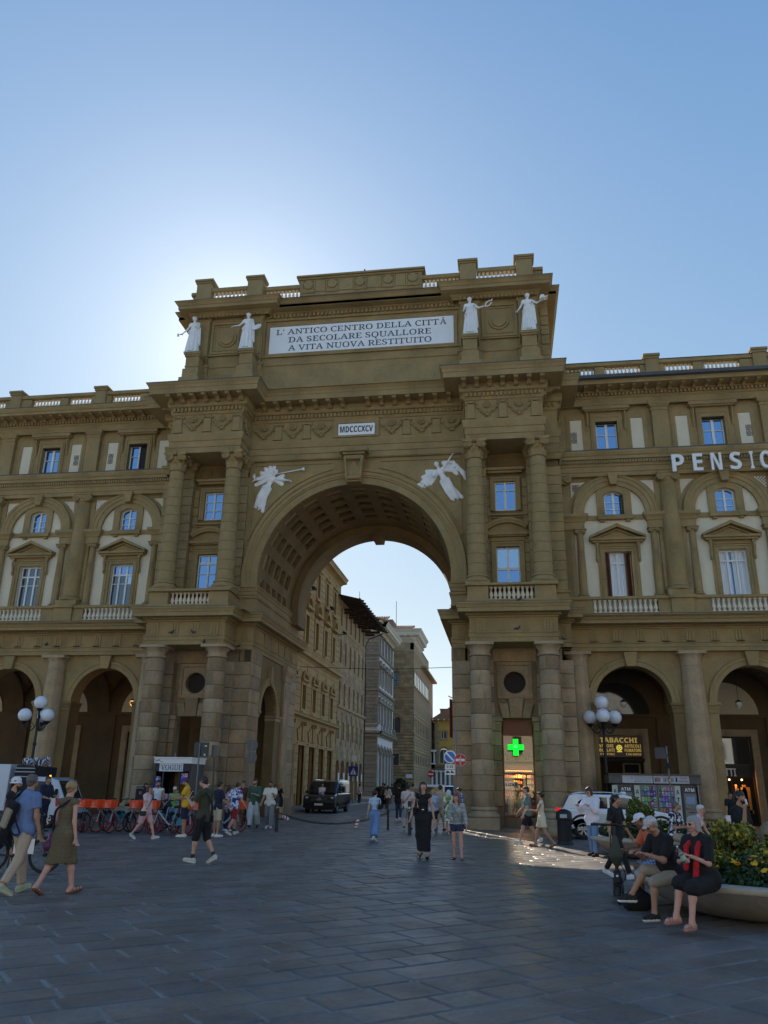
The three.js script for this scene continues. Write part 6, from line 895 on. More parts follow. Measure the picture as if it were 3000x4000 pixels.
function angel(x, y, rz, label, pose, wings, attr) {
  const g = new THREE.Group(); g.name = 'angel_relief'; g.position.set(x, y, 1.6); g.rotation.z = rz; g.scale.set(1, 1, .62); g.userData.label = label; arch.add(g);
  const H = 2.35, P = person({ into: g, H, statue: true, skinMat: M.marble, hair: 'bun', hairMat: M.marble, pose: Object.assign({ female: true }, pose) });
  robe2(g, P, H); for (const [root, pts] of wings) { part(g, 'wing', wing2(pts, M.marble, root), M.marble); pts.forEach((p, i) => part(g, 'feather', blob([bone(add(mixp(root, p, .5), [0, 0, .09]), add(p, [0, 0, .07]), .035, .03)], .016, .02), M.marble)); } attr(g, P); g.position.z = 1.66;
}
function robe2(t, P, H) { const J = P.J, B = []; for (const n of ['L', 'R']) B.push(bone(J['hip' + n], J['kn' + n], .15, .12), bone(J['kn' + n], mixp(J['kn' + n], J['an' + n], .8), .12, .12)); B.push(bone(J.waist, J.pel, .15, .19, .8)); const R = rng(8); for (let i = 0; i < 9; i++) { const s = R() - .5; B.push(bone(add(J.pel, [s * .3, .1, .12]), add(mixp(J.anL, J.anR, R()), [s * .4, .1 + R() * .2, .05]), .035, .05)); } B.push(bone(add(J.pel, [.1, -.1, 0]), add(J.anL, [.22, -.05, -.02]), .07, .1)); part(t, 'robe', blob(B, .022, .04), M.marble); }
angel(-5.12, 14.86, -.42, 'white winged relief figure blowing a long trumpet, left spandrel', { armL: { f: 18, o: 100, e: 10 }, armR: { f: 10, o: 40, e: 30 }, head: { y: 65, p: 0 }, legL: { h: 4, k: 10, o: 1 }, legR: { h: 12, k: 30, o: 0, x: 8 } },
  [[[-.15, 1.8, -.12], [[-.2, 2.45, -.1], [-.42, 2.4, -.1], [-.6, 2.2, -.1], [-.7, 1.9, -.1], [-.72, 1.55, -.1], [-.66, 1.2, -.1]]], [[.2, 1.85, -.14], [[.45, 2.2, -.12], [.6, 2.0, -.12], [.62, 1.75, -.12]]]],
  (g, P) => { const m = P.hd([0, -.04, .1]); const d = rotA([1, .08, 0], [0, 0, 1], 28); const e = add(m, d, 1.3); part(g, 'trumpet', [bar(m, e, .02, 8, .03), bar(e, add(e, d, .16), .035, 12, .12)], M.marble); part(g, 'branch', [0, 1, 2, 3].map((i) => tr(new THREE.SphereGeometry(.05, 6, 5).scale(1, 2, .6), P.J.wrR[0] - .1 - i * .05, P.J.wrR[1] + .02 + i * .07, .05, 0, 0, i)), M.marble); });
angel(5.05, 14.92, .42, 'white winged relief figure with a banner and an hourglass, right spandrel', { armL: { f: 20, o: 120, e: 20 }, armR: { f: 35, o: 30, e: 70, i: 10 }, head: { y: -10, p: 15 }, legL: { h: 10, k: 26, o: 2 }, legR: { h: 6, k: 12, o: 0, x: 10 } },
  [[[-.15, 1.85, -.12], [[-.6, 2.1, -.1], [-.9, 1.9, -.1], [-1.25, 1.62, -.1], [-1.3, 1.45, -.1], [-1.0, 1.4, -.1], [-.7, 1.4, -.1]]], [[.15, 1.85, -.14], [[.5, 2.0, -.12], [.75, 1.8, -.12], [.8, 1.5, -.12]]]],
  (g, P) => { part(g, 'banner', blob([bone([.35, 2.15, -.02], [.8, 1.95, -.02], .1, .08), bone([.8, 1.95, -.02], [1.0, 1.2, -.02], .08, .12), bone([.3, 2.1, -.02], [.7, 1.3, -.02], .06, .1), bone([1.0, 1.2, -.02], [.95, .85, -.02], .12, .04)], .024, .06), M.marble); part(g, 'hourglass', tr(lathe([[.07, -.1], [.075, -.09], [.02, 0], [.075, .09], [.07, .1]], 12), ...add(P.J.wrR, [0, -.06, .1])), M.marble); });
// ---------- the people in the square ----------
const walk = (a = 1, x = {}) => Object.assign(a > 0 ? { legL: { h: 22 * a, k: 8, ft: -8 }, legR: { h: -16 * a, k: 22, ft: 28 }, armL: { f: -14, o: 9, e: 14 }, armR: { f: 20, o: 9, e: 24 } } : { legR: { h: -22 * a, k: 8, ft: -8 }, legL: { h: 16 * a, k: 22, ft: 28 }, armR: { f: -14, o: 9, e: 14 }, armL: { f: 20, o: 9, e: 24 } }, x);
const phoneP = { armR: { f: 30, o: 10, e: 88, i: 28, curl: 40 }, armL: { f: 28, o: 10, e: 92, i: 34, curl: 40 }, head: { p: 22 } };
const HC = { black: plain(.012, .01, .009, .5), brown: plain(.05, .026, .014, .55), dark: plain(.025, .016, .011, .55), blond: plain(.36, .23, .10, .55), grey: plain(.3, .29, .28, .6), darkgrey: plain(.11, .10, .095, .6), auburn: plain(.17, .055, .02, .5), white: plain(.6, .58, .55, .6) };
const C = { black: cloth(.012, .012, .014), navy: cloth(.016, .022, .05), white: cloth(.72, .72, .74), beige: cloth(.48, .38, .28), sand: cloth(.52, .44, .32), blue: cloth(.14, .22, .42), ltblue: cloth(.44, .56, .70), jean: cloth(.15, .25, .43), jeanDark: cloth(.03, .045, .09), pink: cloth(.66, .38, .38), pinkL: cloth(.72, .5, .5), yellow: cloth(.72, .40, .02), olive: cloth(.06, .06, .035), green: cloth(.05, .10, .065), maroon: cloth(.11, .03, .025), red: cloth(.28, .02, .02), cream: cloth(.72, .66, .54), grey: cloth(.22, .21, .22), khaki: cloth(.34, .29, .22), orange: cloth(.7, .17, .08), teal: cloth(.13, .2, .19), brown: cloth(.12, .075, .04), paleJ: cloth(.48, .52, .52), creamL: cloth(.68, .62, .45), capGrey: cloth(.52, .5, .5), capBlue: cloth(.03, .06, .3), scarf: cloth(.5, .012, .02) };
const S = { white: { mat: plain(.7, .7, .68, .7) }, black: { mat: M.dark, sole: plain(.4, .38, .35) }, blackw: { mat: M.dark, sole: M.white }, green: { mat: plain(.42, .45, .28, .7), sole: plain(.6, .6, .45) }, sandBrown: { type: 'sandal', mat: plain(.16, .07, .03, .6) }, sandBlack: { type: 'sandal', mat: M.dark }, sandPink: { type: 'sandal', mat: plain(.42, .2, .19, .6) }, grey: { mat: plain(.45, .44, .43, .8) }, cream: { mat: plain(.55, .52, .42, .7), sock: plain(.04, .03, .03) } };
function crossbody(P, o, label, mat, s = 1, bagY = .56) {             // strap over one shoulder with a small bag on the other hip
  const H = P.J.H, t = thing('crossbody_bag', label, 'bag', o.x, o.y || 0, o.z, o.ry || 0), k = P.k; part(t, 'strap', tube([[s * .085 * H, .835 * H, -.0], [s * .05 * H, .79 * H, .085 * H], [0, .72 * H, .092 * H], [-s * .08 * H, .6 * H, .082 * H], [-s * .1 * H, bagY * H, 0], [-s * .08 * H, .62 * H, -.078 * H], [0, .72 * H, -.088 * H], [s * .06 * H, .8 * H, -.07 * H]], .013 * k, 40, 5, true), mat); part(t, 'pouch', tr(new RoundedBoxGeometry(.08 * k, .16 * k, .22 * k, 2, .03), -s * .105 * H - .03, (bagY - .03) * H, -.0), mat); return t;
}
function phone(P, o, label) { const w = P.J.wrR, d = P.J.fdR, c = add(w, d, .1), t = thing('phone', label, 'phone', o.x, o.y || 0, o.z, o.ry || 0); const g = tr(new RoundedBoxGeometry(.075, .15, .01, 2, .004), 0, 0, 0, -.5); part(t, 'case', g.translate(c[0] + .02, c[1] + .05, c[2] + .01), M.white); part(t, 'screen', tr(new THREE.BoxGeometry(.066, .138, .002), 0, 0, -.0062, -.5).translate(c[0] + .02, c[1] + .05, c[2] + .01), M.dark); return t; }
const ppl = {}; const mk = (key, o) => { ppl[key] = [person(o), o]; return ppl[key]; };
let pp;
// near left
pp = mk('polo', { fine: 1, label: 'grey haired man in a blue polo shirt and beige trousers walking away, seen from behind', x: -.71, z: 25.3, ry: Math.PI - .35, H: 1.78, fat: 1.12, skin: 'tan', hair: 'short', hairMat: HC.darkgrey, pose: walk(.8, { armL: { f: 14, o: 14, e: 62, i: 15 }, armR: { f: 2, o: 10, e: 14 }, head: { y: 20 } }), top: { mat: C.blue, sleeve: .3, collar: 1, hem: .06, loose: .028 }, bottom: { len: .97, mat: C.beige, loose: .024 }, shoes: S.green });
{ const o = pp[1], H = o.H, t = thing('backpack', 'black and grey sling backpack hanging on the back of the man in blue', 'backpack', o.x, 0, o.z, o.ry); part(t, 'bag_body', tr(new RoundedBoxGeometry(.24, .42, .13, 3, .05), .13, .66 * H, -.22, .05, 0, .32), C.black); part(t, 'front_pocket', tr(new RoundedBoxGeometry(.15, .3, .06, 2, .025), .1, .63 * H, -.295, .05, 0, .32), C.khaki); part(t, 'zip', flat([.2, .59 * H, -.3], [.12, .75 * H, -.31], .012, .006), C.red); part(t, 'strap', tube([[.15, .77 * H, -.2], [.13, .83 * H, -.1], [.14, .855 * H, 0], [.13, .8 * H, .12], [.17, .68 * H, .08]], .024, 20, 6), C.black); part(t, 'strap', tube([[.05, .56 * H, -.24], [-.06, .49 * H, -.22], [-.12, .5 * H, -.17], [-.03, .6 * H, -.2], [.06, .74 * H, -.19]], .013, 24, 5), C.black); }
pp = mk('olived', { fine: 1, label: 'blond woman in a brown sleeveless midi dress walking away with a purple bag', x: -.05, z: 25.2, ry: Math.PI - .3, H: 1.68, fat: 1.06, skin: 'pink', hair: 'bun', hairMat: HC.blond, pose: walk(-.75, { female: true, armL: { f: 0, o: 10, e: 40, i: 10 }, armR: { f: -5, o: 10, e: 12 }, head: { y: 15 } }), top: { mat: P_.olive, loose: .016, name: 'dress_bodice', neck: 1 }, bottom: { type: 'skirt', y: .27, mat: P_.olive, flare: .0 }, shoes: S.sandBrown });
{ const o = pp[1], H = o.H, t = thing('handbag', 'purple leather shoulder bag hanging at the left hip of the woman in the brown dress', 'handbag', o.x, 0, o.z, o.ry); part(t, 'bag_body', blob([bone([.2, .49 * H, -.02], [.2, .44 * H, -.02], .09, .12, 1.1), bone([.2, .42 * H, -.12], [.2, .42 * H, .09], .08, .08)], .014, .04).scale(1, 1, 1), plain(.10, .02, .075, .5)); part(t, 'strap', tube([[.19, .54 * H, -.06], [.12, .74 * H, -.13], [-.02, .8 * H, -.11], [-.09, .84 * H, -.02], [-.03, .78 * H, .13], [.12, .68 * H, .14], [.2, .54 * H, .04]], .02, 36, 6), C.navy); part(t, 'tassel', bar([.2, .54 * H, -.12], [.21, .44 * H, -.13], .014, 6), plain(.3, .16, .28)); }
pp = mk('bucket', { fine: 1, label: 'young man in black with a white bucket hat and sunglasses pushing a bicycle', x: -2.55, z: 22.85, ry: Math.PI / 2 + .3, H: 1.72, skin: 'fair', hair: 'short', hairMat: HC.dark, beard: 1, glasses: 1, cap: { mat: C.white, brim: 'all' }, pose: { armL: { f: 42, o: 8, e: 25 }, armR: { f: 40, o: 8, e: 30 }, legL: { h: 14, k: 6 }, legR: { h: -12, k: 16, ft: 20 } }, top: { mat: C.black, sleeve: .3 }, bottom: { len: .5, mat: C.black }, shoes: S.white });
mk('navytruck', { label: 'person in dark navy work clothes standing beside the truck cab', x: -8.6, z: 11.4, ry: 1.3, H: 1.78, skin: 'tan', hair: 'short', hairMat: HC.dark, pose: { armL: { f: 20, o: 10, e: 70, i: 30 }, armR: { f: 15, o: 12, e: 60, i: 30 } }, top: { mat: C.navy, sleeve: .6, loose: .03 }, bottom: { len: .98, mat: C.navy }, shoes: S.black });
// by the kiosk and the rental bicycles
mk('whitetee', { label: 'woman with long black hair in a white tee standing behind the rental bicycles', x: -6.55, z: 8.0, ry: .7, H: 1.6, skin: 'tan', hair: 'long', hairMat: HC.black, pose: { female: true, armR: { f: 20, o: 10, e: 100, i: 40 }, head: { y: 20 } }, top: { mat: C.white, sleeve: .28 }, bottom: { len: .97, mat: C.jeanDark }, shoes: S.white });
mk('tank', { label: 'dark haired man in a white tank top standing next to the kiosk', x: -5.98, z: 8.1, ry: .1, H: 1.7, skin: 'tan', hair: 'quiff', hairMat: HC.black, beard: 1, pose: { armL: { f: 5, o: 10, e: 10 } }, top: { mat: C.white, loose: .014, neck: 1 }, bottom: { len: .45, mat: C.black }, shoes: S.black });
pp = mk('pinkw', { label: 'short haired woman in pale pink polo and pink shorts striding past the bicycles', x: -4.1, z: 13.15, ry: Math.PI / 2 - .1, H: 1.58, fat: 1.12, skin: 'pink', hair: 'bob', hairMat: plain(.10, .045, .03), glasses: 1, pose: walk(1.15, { female: true }), top: { mat: C.pinkL, sleeve: .3, loose: .028, collar: 1 }, bottom: { len: .46, mat: C.pink, loose: .03 }, shoes: S.grey }); crossbody(pp[0], pp[1], 'dark green crossbody pouch on the hip of the woman in pink', cloth(.03, .04, .025), 1, .5);
mk('greencap', { label: 'person in a lime green top and pale cap leaning over a rental bicycle', x: -5.25, z: 8.2, ry: .2, H: 1.5, skin: 'tan', hair: 'short', hairMat: HC.brown, cap: { mat: C.cream }, pose: { female: true, lean: 14, armL: { f: 45, o: 14, e: 30 }, armR: { f: 45, o: 14, e: 30 } }, top: { mat: cloth(.22, .45, .16), sleeve: .1, neck: 1 }, bottom: { len: .45, mat: C.jean }, shoes: S.white });
mk('hunch', { label: 'person in a blue jacket bending forward in front of the kiosk counter', x: -5.75, z: 7.75, ry: 1.2, H: 1.62, skin: 'tan', hair: 'short', hairMat: HC.dark, pose: { lean: 48, armL: { f: 60, o: 8, e: 20 }, armR: { f: 60, o: 8, e: 20 } }, top: { mat: cloth(.05, .09, .22), sleeve: .9, loose: .03 }, bottom: { len: .97, mat: C.navy }, shoes: S.black });
mk('yellow', { fine: 1, label: 'man in a bright yellow tee, navy shorts and blue cap looking down at a bicycle', x: -3.38, z: 11.8, ry: -Math.PI / 2 + .25, H: 1.82, skin: 'tan', hair: 'short', hairMat: HC.brown, cap: { mat: C.capBlue }, pose: { armL: { f: 26, o: 8, e: 60, i: 20 }, armR: { f: 26, o: 8, e: 66, i: 20 }, head: { p: 24 } }, top: { mat: C.yellow, sleeve: .34, loose: .03, hem: .06 }, bottom: { len: .46, mat: C.navy, loose: .03 }, shoes: { mat: plain(.7, .68, .6), sole: plain(.75, .35, .02) } });
mk('beigecap', { label: 'person in pale green with a beige cap half hidden behind the man in yellow', x: -3.5, z: 9.6, ry: -.4, H: 1.62, skin: 'tan', hair: 'short', hairMat: HC.brown, cap: { mat: C.cream }, pose: { female: true }, top: { mat: cloth(.4, .5, .45), sleeve: .3 }, bottom: { len: .45, mat: C.black }, shoes: S.white });
pp = mk('olive', { fine: 1, label: 'young man in an olive tee and black shorts looking at his phone', x: .28, z: 19.85, ry: -Math.PI / 2 - .25, H: 1.80, skin: 'fair', hair: 'quiff', hairMat: HC.dark, pose: Object.assign(walk(.55), phoneP), top: { mat: C.olive, sleeve: .36, loose: .026, hem: .06 }, bottom: { len: .5, mat: C.black, loose: .036 }, shoes: S.cream }); phone(pp[0], pp[1], 'white phone held up by the man in the olive tee'); crossbody(pp[0], pp[1], 'thin black crossbody strap and pouch on the man in olive', C.black, 1, .54);
mk('navytee', { label: 'man in a navy tee and beige shorts standing beside the sign pole', x: -2.45, z: 11.25, ry: 2.4, H: 1.7, skin: 'tan', hair: 'short', hairMat: HC.dark, pose: { armL: { f: 10, o: 9, e: 20 }, armR: { f: 18, o: 8, e: 40 } }, top: { mat: C.navy, sleeve: .4, loose: .028 }, bottom: { len: .48, mat: C.sand, loose: .028 }, shoes: S.white });
mk('pinkkid', { label: 'girl in a pink tee with dark tied hair standing behind a bicycle', x: -3.2, z: 8.1, ry: 2.2, H: 1.52, skin: 'tan', hair: 'pony', hairMat: HC.dark, pose: { female: true, armR: { f: 35, o: 10, e: 30 } }, top: { mat: cloth(.6, .33, .42), sleeve: .3 }, bottom: { len: .97, mat: C.navy }, shoes: S.white });
mk('floral', { label: 'man in a white shirt with blue leaf print and dark red shorts walking away', x: -2.25, z: 10.2, ry: Math.PI - .5, H: 1.7, skin: 'fair', hair: 'short', hairMat: HC.dark, pose: walk(.9, { lean: 6, head: { p: 20 } }), top: { mat: P_.floral, sleeve: .36, loose: .036, hem: .08 }, bottom: { len: .46, mat: C.red, loose: .034 }, shoes: S.cream });
mk('maroon', { label: 'man in a maroon shirt and brown trousers walking toward the square', x: -3.35, z: 5.9, ry: -.25, H: 1.74, skin: 'pink', hair: 'short', hairMat: HC.brown, glasses: 1, pose: walk(.8), top: { mat: C.maroon, sleeve: .45, collar: 1, loose: .03 }, bottom: { len: .97, mat: C.brown }, shoes: S.black });
mk('greenshirt', { label: 'bearded man in a dark green shirt and pale baggy jeans, centre of the trio', x: -2.78, z: 6.2, ry: .05, H: 1.80, skin: 'fair', hair: 'quiff', hairMat: HC.dark, beard: 1, pose: walk(-.6, { armL: { f: 22, o: 8, e: 86, i: 55 }, head: { y: -8 } }), top: { mat: C.green, sleeve: .62, collar: 1, loose: .034, hem: .06 }, bottom: { len: .98, mat: C.paleJ, loose: .04, flare: .02 }, shoes: S.black });
mk('whites', { label: 'man in a white short sleeved shirt and grey trousers with sunglasses', x: -2.12, z: 6.25, ry: .05, H: 1.72, skin: 'tan', hair: 'quiff', hairMat: HC.dark, beard: 1, glasses: 1, pose: walk(.5, { armL: { f: 28, o: 8, e: 92, i: 20 } }), top: { mat: C.cream, sleeve: .36, collar: 1, loose: .036, hem: .06 }, bottom: { len: .98, mat: C.grey, loose: .034, flare: .012 }, shoes: S.white });
mk('darkw', { label: 'woman in black top and denim shorts standing in the passage shade', x: -4.3, z: -2.2, ry: 0, H: 1.6, skin: 'tan', hair: 'long', hairMat: HC.black, pose: { female: true, armR: { f: 25, o: 8, e: 100, i: 50 } }, top: { mat: C.black, sleeve: .2 }, bottom: { len: .3, mat: C.jean }, shoes: S.white });
mk('blondb', { label: 'woman with long blond hair in a black dress standing at the pier corner', x: -3.75, z: -1.2, ry: 2.0, H: 1.68, skin: 'fair', hair: 'long', hairMat: HC.blond, pose: { female: true, armR: { f: 15, o: 6, e: 60, i: 20 } }, top: { mat: C.black, sleeve: .25 }, bottom: { type: 'skirt', y: .36, mat: C.black, flare: 0 }, shoes: S.black });
mk('vanman', { label: 'man in a pale blue shirt reading beside the black van', x: -5.0, z: -13.6, ry: 1.4, H: 1.66, skin: 'fair', hair: 'short', hairMat: HC.brown, pose: phoneP, top: { mat: cloth(.22, .27, .36), sleeve: .45 }, bottom: { len: .98, mat: C.navy }, shoes: S.black });
mk('vanwoman', { label: 'woman in a white jacket and long black skirt in front of the van', x: -3.95, z: -11.2, ry: .6, H: 1.68, skin: 'fair', hair: 'short', hairMat: HC.dark, pose: walk(.5, { female: true, armR: { f: 25, o: 8, e: 80, i: 20 } }), top: { mat: C.white, sleeve: .9 }, bottom: { type: 'skirt', y: .22, mat: C.black }, shoes: S.sandBlack });
// centre
pp = mk('jeans', { label: 'woman in a pale blue crop top and wide blue jeans walking away', x: 2.83, z: 11.2, ry: Math.PI - .25, H: 1.52, skin: 'fair', hair: 'bun', hairMat: HC.dark, pose: walk(.75, { female: true, armR: { f: 10, o: 12, e: 60, i: 10 } }), top: { mat: C.ltblue, sleeve: .24, hem: -.06, loose: .014 }, bottom: { len: .985, mat: C.jean, loose: .03, flare: .04 }, shoes: S.white }); { const o = pp[1], H = o.H, t = thing('shoulder_bag', 'small black shoulder bag tucked under the arm of the woman in wide jeans', 'bag', o.x, 0, o.z, o.ry); part(t, 'bag_body', tr(new RoundedBoxGeometry(.08, .15, .24, 2, .03), -.2, .67 * H, -.02), C.black); part(t, 'strap', tube([[-.2, .71 * H, -.1], [-.17, .83 * H, -.03], [-.17, .83 * H, .02], [-.2, .71 * H, .08]], .012, 16, 5), C.black); }
mk('blouse', { label: 'woman in a white blouse and brown trousers walking up the street', x: -.95, z: -18.5, ry: Math.PI - .5, H: 1.58, skin: 'tan', hair: 'long', hairMat: HC.black, pose: walk(.6, { female: true }), top: { mat: C.white, sleeve: .6, loose: .034 }, bottom: { len: .98, mat: C.brown, loose: .03 }, shoes: S.black });
mk('blackt', { label: 'man in a black tee and dark jeans walking away through the arch', x: 1.8, z: -2.9, ry: Math.PI, H: 1.74, skin: 'tan', hair: 'short', hairMat: HC.black, pose: walk(.8), top: { mat: C.black, sleeve: .4, loose: .03, hem: .07 }, bottom: { len: .98, mat: C.jeanDark }, shoes: S.white });
pp = mk('pinkt', { label: 'man in a pale pink tee and grey shorts walking away behind the bollard', x: 3.2, z: 5.2, ry: Math.PI, H: 1.68, fat: 1.1, skin: 'fair', hair: 'short', hairMat: HC.dark, pose: walk(-.6), top: { mat: cloth(.58, .47, .44), sleeve: .38, loose: .034 }, bottom: { len: .5, mat: C.grey, loose: .03 }, shoes: S.blackw }); crossbody(pp[0], pp[1], 'black crossbody strap on the back of the man in pale pink', C.black, -1, .55);
pp = mk('bdress', { fine: 1, label: 'woman with long brown hair in a long black dress walking toward the viewer', x: 4.98, z: 17.05, ry: -.12, H: 1.76, skin: 'fair', hair: 'long', hairMat: HC.dark, pose: walk(.45, { female: true, armL: { f: -4, o: 11, e: 10 }, armR: { f: 8, o: 13, e: 16 }, head: { y: 24, p: -4 } }), top: { mat: C.black, loose: .014, neck: 1, name: 'dress_bodice' }, bottom: { type: 'skirt', y: .1, mat: C.black, flare: .0, name: 'dress_skirt' }, shoes: S.sandBlack }); { const o = pp[1], H = o.H; part(pp[0].t, 'belt', tr(new THREE.TorusGeometry(.125, .014, 6, 30).scale(1, .78, 1.2), ...add(pp[0].J.waist, [0, .02, 0]), Math.PI / 2), C.black); part(pp[0].t, 'buckle', tr(new RoundedBoxGeometry(.055, .03, .02, 2, .008), pp[0].J.waist[0] + .02, pp[0].J.waist[1] + .02, .112), plain(.7, .6, .4, .2, .9)); const t = thing('shoulder_bag', 'soft black bag under the arm of the woman in the long black dress', 'bag', o.x, 0, o.z, o.ry); part(t, 'bag_body', tr(new RoundedBoxGeometry(.1, .2, .28, 3, .045), -.21, .62 * H, -.03), C.black); part(t, 'strap', tube([[-.2, .68 * H, -.1], [-.16, .835 * H, -.03], [-.16, .835 * H, .03], [-.2, .68 * H, .08]], .012, 18, 5), C.black); }
pp = mk('bluetee', { label: 'blond woman in a light blue tee and black shorts walking away', x: 4.28, z: 6.1, ry: Math.PI, H: 1.52, fat: 1.1, skin: 'fair', hair: 'bob', hairMat: HC.blond, pose: walk(.5, { female: true }), top: { mat: cloth(.36, .45, .62), sleeve: .34, loose: .03 }, bottom: { len: .45, mat: C.black, loose: .024 }, shoes: S.black }); crossbody(pp[0], pp[1], 'black crossbody strap on the back of the blond woman in light blue', C.black, 1, .52);
mk('beiget', { label: 'man in a beige tee and beige shorts walking beside the blond woman', x: 4.5, z: 5.3, ry: Math.PI - .1, H: 1.68, skin: 'tan', hair: 'short', hairMat: HC.dark, pose: walk(-.5), top: { mat: cloth(.42, .33, .23), sleeve: .38, loose: .034 }, bottom: { len: .5, mat: C.beige, loose: .03 }, shoes: S.black });
pp = mk('leafy', { label: 'white haired woman in a green leaf print dress walking away', x: 4.9, z: 6.4, ry: Math.PI - .2, H: 1.52, fat: 1.05, skin: 'fair', hair: 'bob', hairMat: HC.white, pose: walk(.5, { female: true }), top: { mat: P_.leafy, sleeve: .3, loose: .02 }, bottom: { type: 'skirt', y: .28, mat: P_.leafy, flare: .03 }, shoes: S.sandBrown }); crossbody(pp[0], pp[1], 'black bag strap across the green leaf print dress', C.black, -1, .52);
pp = mk('stripes', { fine: 1, label: 'red haired girl in a striped long sleeved top and denim shorts', x: 5.82, z: 16.95, ry: -.15, H: 1.52, skin: 'pink', hair: 'long', hairMat: HC.auburn, pose: { female: true, armR: { f: 10, o: 10, e: 75, i: 35 }, armL: { f: 0, o: 12, e: 25 }, legL: { h: 4, k: 4 }, legR: { h: -4, k: 8, ft: 6 }, head: { y: -12, p: 6 } }, top: { mat: P_.stripe, sleeve: .96, loose: .026, hem: 0 }, bottom: { len: .2, mat: C.jeanDark, loose: .02 }, shoes: S.sandBlack }); crossbody(pp[0], pp[1], 'grey sling bag across the waist of the girl in stripes', C.grey, -1, .6);
mk('bluef', { label: 'woman in a blue floral tee and black shorts leaning at the column base', x: 5.2, z: 3.75, ry: -Math.PI / 2, H: 1.62, fat: 1.15, skin: 'tan', hair: 'bun', hairMat: HC.dark, pose: Object.assign({ female: true }, phoneP), top: { mat: P_.bluefloral, sleeve: .4, loose: .036, hem: .08 }, bottom: { len: .46, mat: C.black }, shoes: { mat: plain(.4, .4, .55), sole: M.white } });
const farFolk = [[5.35, -4.5, .6, 1.7, 'maroon', 'black', 'man in a maroon shirt in the group behind the arch pier'], [4.9, -6.2, 2.9, 1.72, 'green', 'grey', 'man in a green shirt in the group behind the arch pier'], [5.75, -6.5, .3, 1.66, 'black', 'navy', 'person in black in the group behind the arch pier'], [5.3, -9.5, 2.5, 1.75, 'red', 'black', 'person in a red top near the taxis'], [-6.4, -26, .4, 1.65, 'orange', 'brown', 'woman in a rust top on the far sidewalk'], [-6.9, -27.5, .1, 1.68, 'maroon', 'maroon', 'woman in dark red on the far sidewalk'], [-5.5, -33, 3.0, 1.65, 'pinkL', 'black', 'woman in a pale top and black trousers far up the street'], [-3.9, -36, 1.5, 1.75, 'black', 'black', 'man all in black far up the street'], [-3.2, -36.6, 2.8, 1.7, 'brown', 'grey', 'person in brown far up the street'], [-2.0, -24, 3.1, 1.7, 'brown', 'olive', 'person in a brown shirt pushing the stroller'], [.4, -22, 3.1, 1.72, 'beige', 'khaki', 'person in beige trousers behind the planted pots']];
for (const [x, z, ry, H, a, b, label] of farFolk) mk(label, { label, x, z, ry, H, skin: 'tan', hair: H > 1.69 ? 'short' : 'bob', hairMat: HC.dark, pose: walk(.5, { female: H < 1.69 }), top: { mat: C[a], sleeve: .4 }, bottom: { len: .97, mat: C[b] }, shoes: S.black });
// right
mk('greentee', { fine: 1, label: 'man in a teal tee and black shorts crossing the strip of sunlight', x: 7.72, z: 10.7, ry: -Math.PI / 2 + .1, H: 1.74, skin: 'fair', hair: 'short', hairMat: HC.brown, pose: walk(1.1, { armL: { f: 10, o: 8, e: 20 } }), top: { mat: C.teal, sleeve: .38, loose: .028 }, bottom: { len: .42, mat: C.black, loose: .028 }, shoes: S.white });
mk('beiged', { fine: 1, label: 'woman in a short cream sun dress walking through the strip of sunlight', x: 8.1, z: 12.05, ry: -Math.PI / 2 - .1, H: 1.58, skin: 'tan', hair: 'bun', hairMat: HC.dark, pose: walk(-1.0, { female: true, armR: { f: 22, o: 8, e: 78, i: 5 }, armL: { f: 26, o: 8, e: 70 } }), top: { mat: C.creamL, loose: .014, neck: 1, name: 'dress_bodice' }, bottom: { type: 'skirt', y: .36, mat: C.creamL, flare: 0 }, shoes: S.sandBrown });
pp = mk('whiteR', { fine: 1, label: 'long haired man in a loose white shirt and jeans reading near the taxi', x: 9.33, z: 14.7, ry: -.75, H: 1.74, skin: 'fair', hair: 'bob', hairMat: HC.brown, glasses: 1, pose: Object.assign({ legL: { h: 6, k: 4 }, legR: { h: -5, k: 8 } }, phoneP), top: { mat: cloth(.74, .72, .78), sleeve: .92, loose: .04, flare: .015, hem: .09 }, bottom: { len: .97, mat: C.jean, loose: .026 }, shoes: { mat: plain(.05, .03, .02), sole: M.dark } }); phone(pp[0], pp[1], 'white phone in the hands of the man in the loose white shirt');
mk('scootman', { fine: 1, label: 'man all in black with white sneakers striding behind the scooter', x: 9.3, z: 20.0, ry: .95, H: 1.62, skin: 'tan', hair: 'quiff', hairMat: HC.black, pose: { legR: { h: 24, k: 6, ft: -10 }, legL: { h: -22, k: 14, ft: 24 }, armL: { f: 6, o: 16, e: 20 }, armR: { f: -6, o: 14, e: 20 }, head: { y: 30 } }, top: { mat: C.black, sleeve: .38, loose: .022 }, bottom: { len: .97, mat: C.black, loose: .014 }, shoes: S.white });
const seat = (x = {}) => Object.assign({ seatY: .47, legL: { h: 80, k: 78 }, legR: { h: 80, k: 78 } }, x);
pp = mk('capman', { fine: 1, label: 'older man in a black tee, khaki shorts and grey cap sitting on the planter rim', x: 9.35, z: 25.4, ry: -1.1, H: 1.68, fat: 1.16, skin: 'tan', hair: 'short', hairMat: HC.grey, glasses: 1, cap: { mat: C.capGrey }, pose: seat({ lean: 22, legL: { h: 78, k: 72, o: 4 }, legR: { h: 98, k: 62, o: -2, x: -6 }, armL: { f: 40, o: 10, e: 78, i: 35 }, armR: { f: 40, o: 10, e: 78, i: 35 }, head: { p: 30 } }), top: { mat: C.black, sleeve: .45, loose: .026 }, bottom: { len: .5, mat: C.khaki, loose: .03 }, shoes: S.blackw });
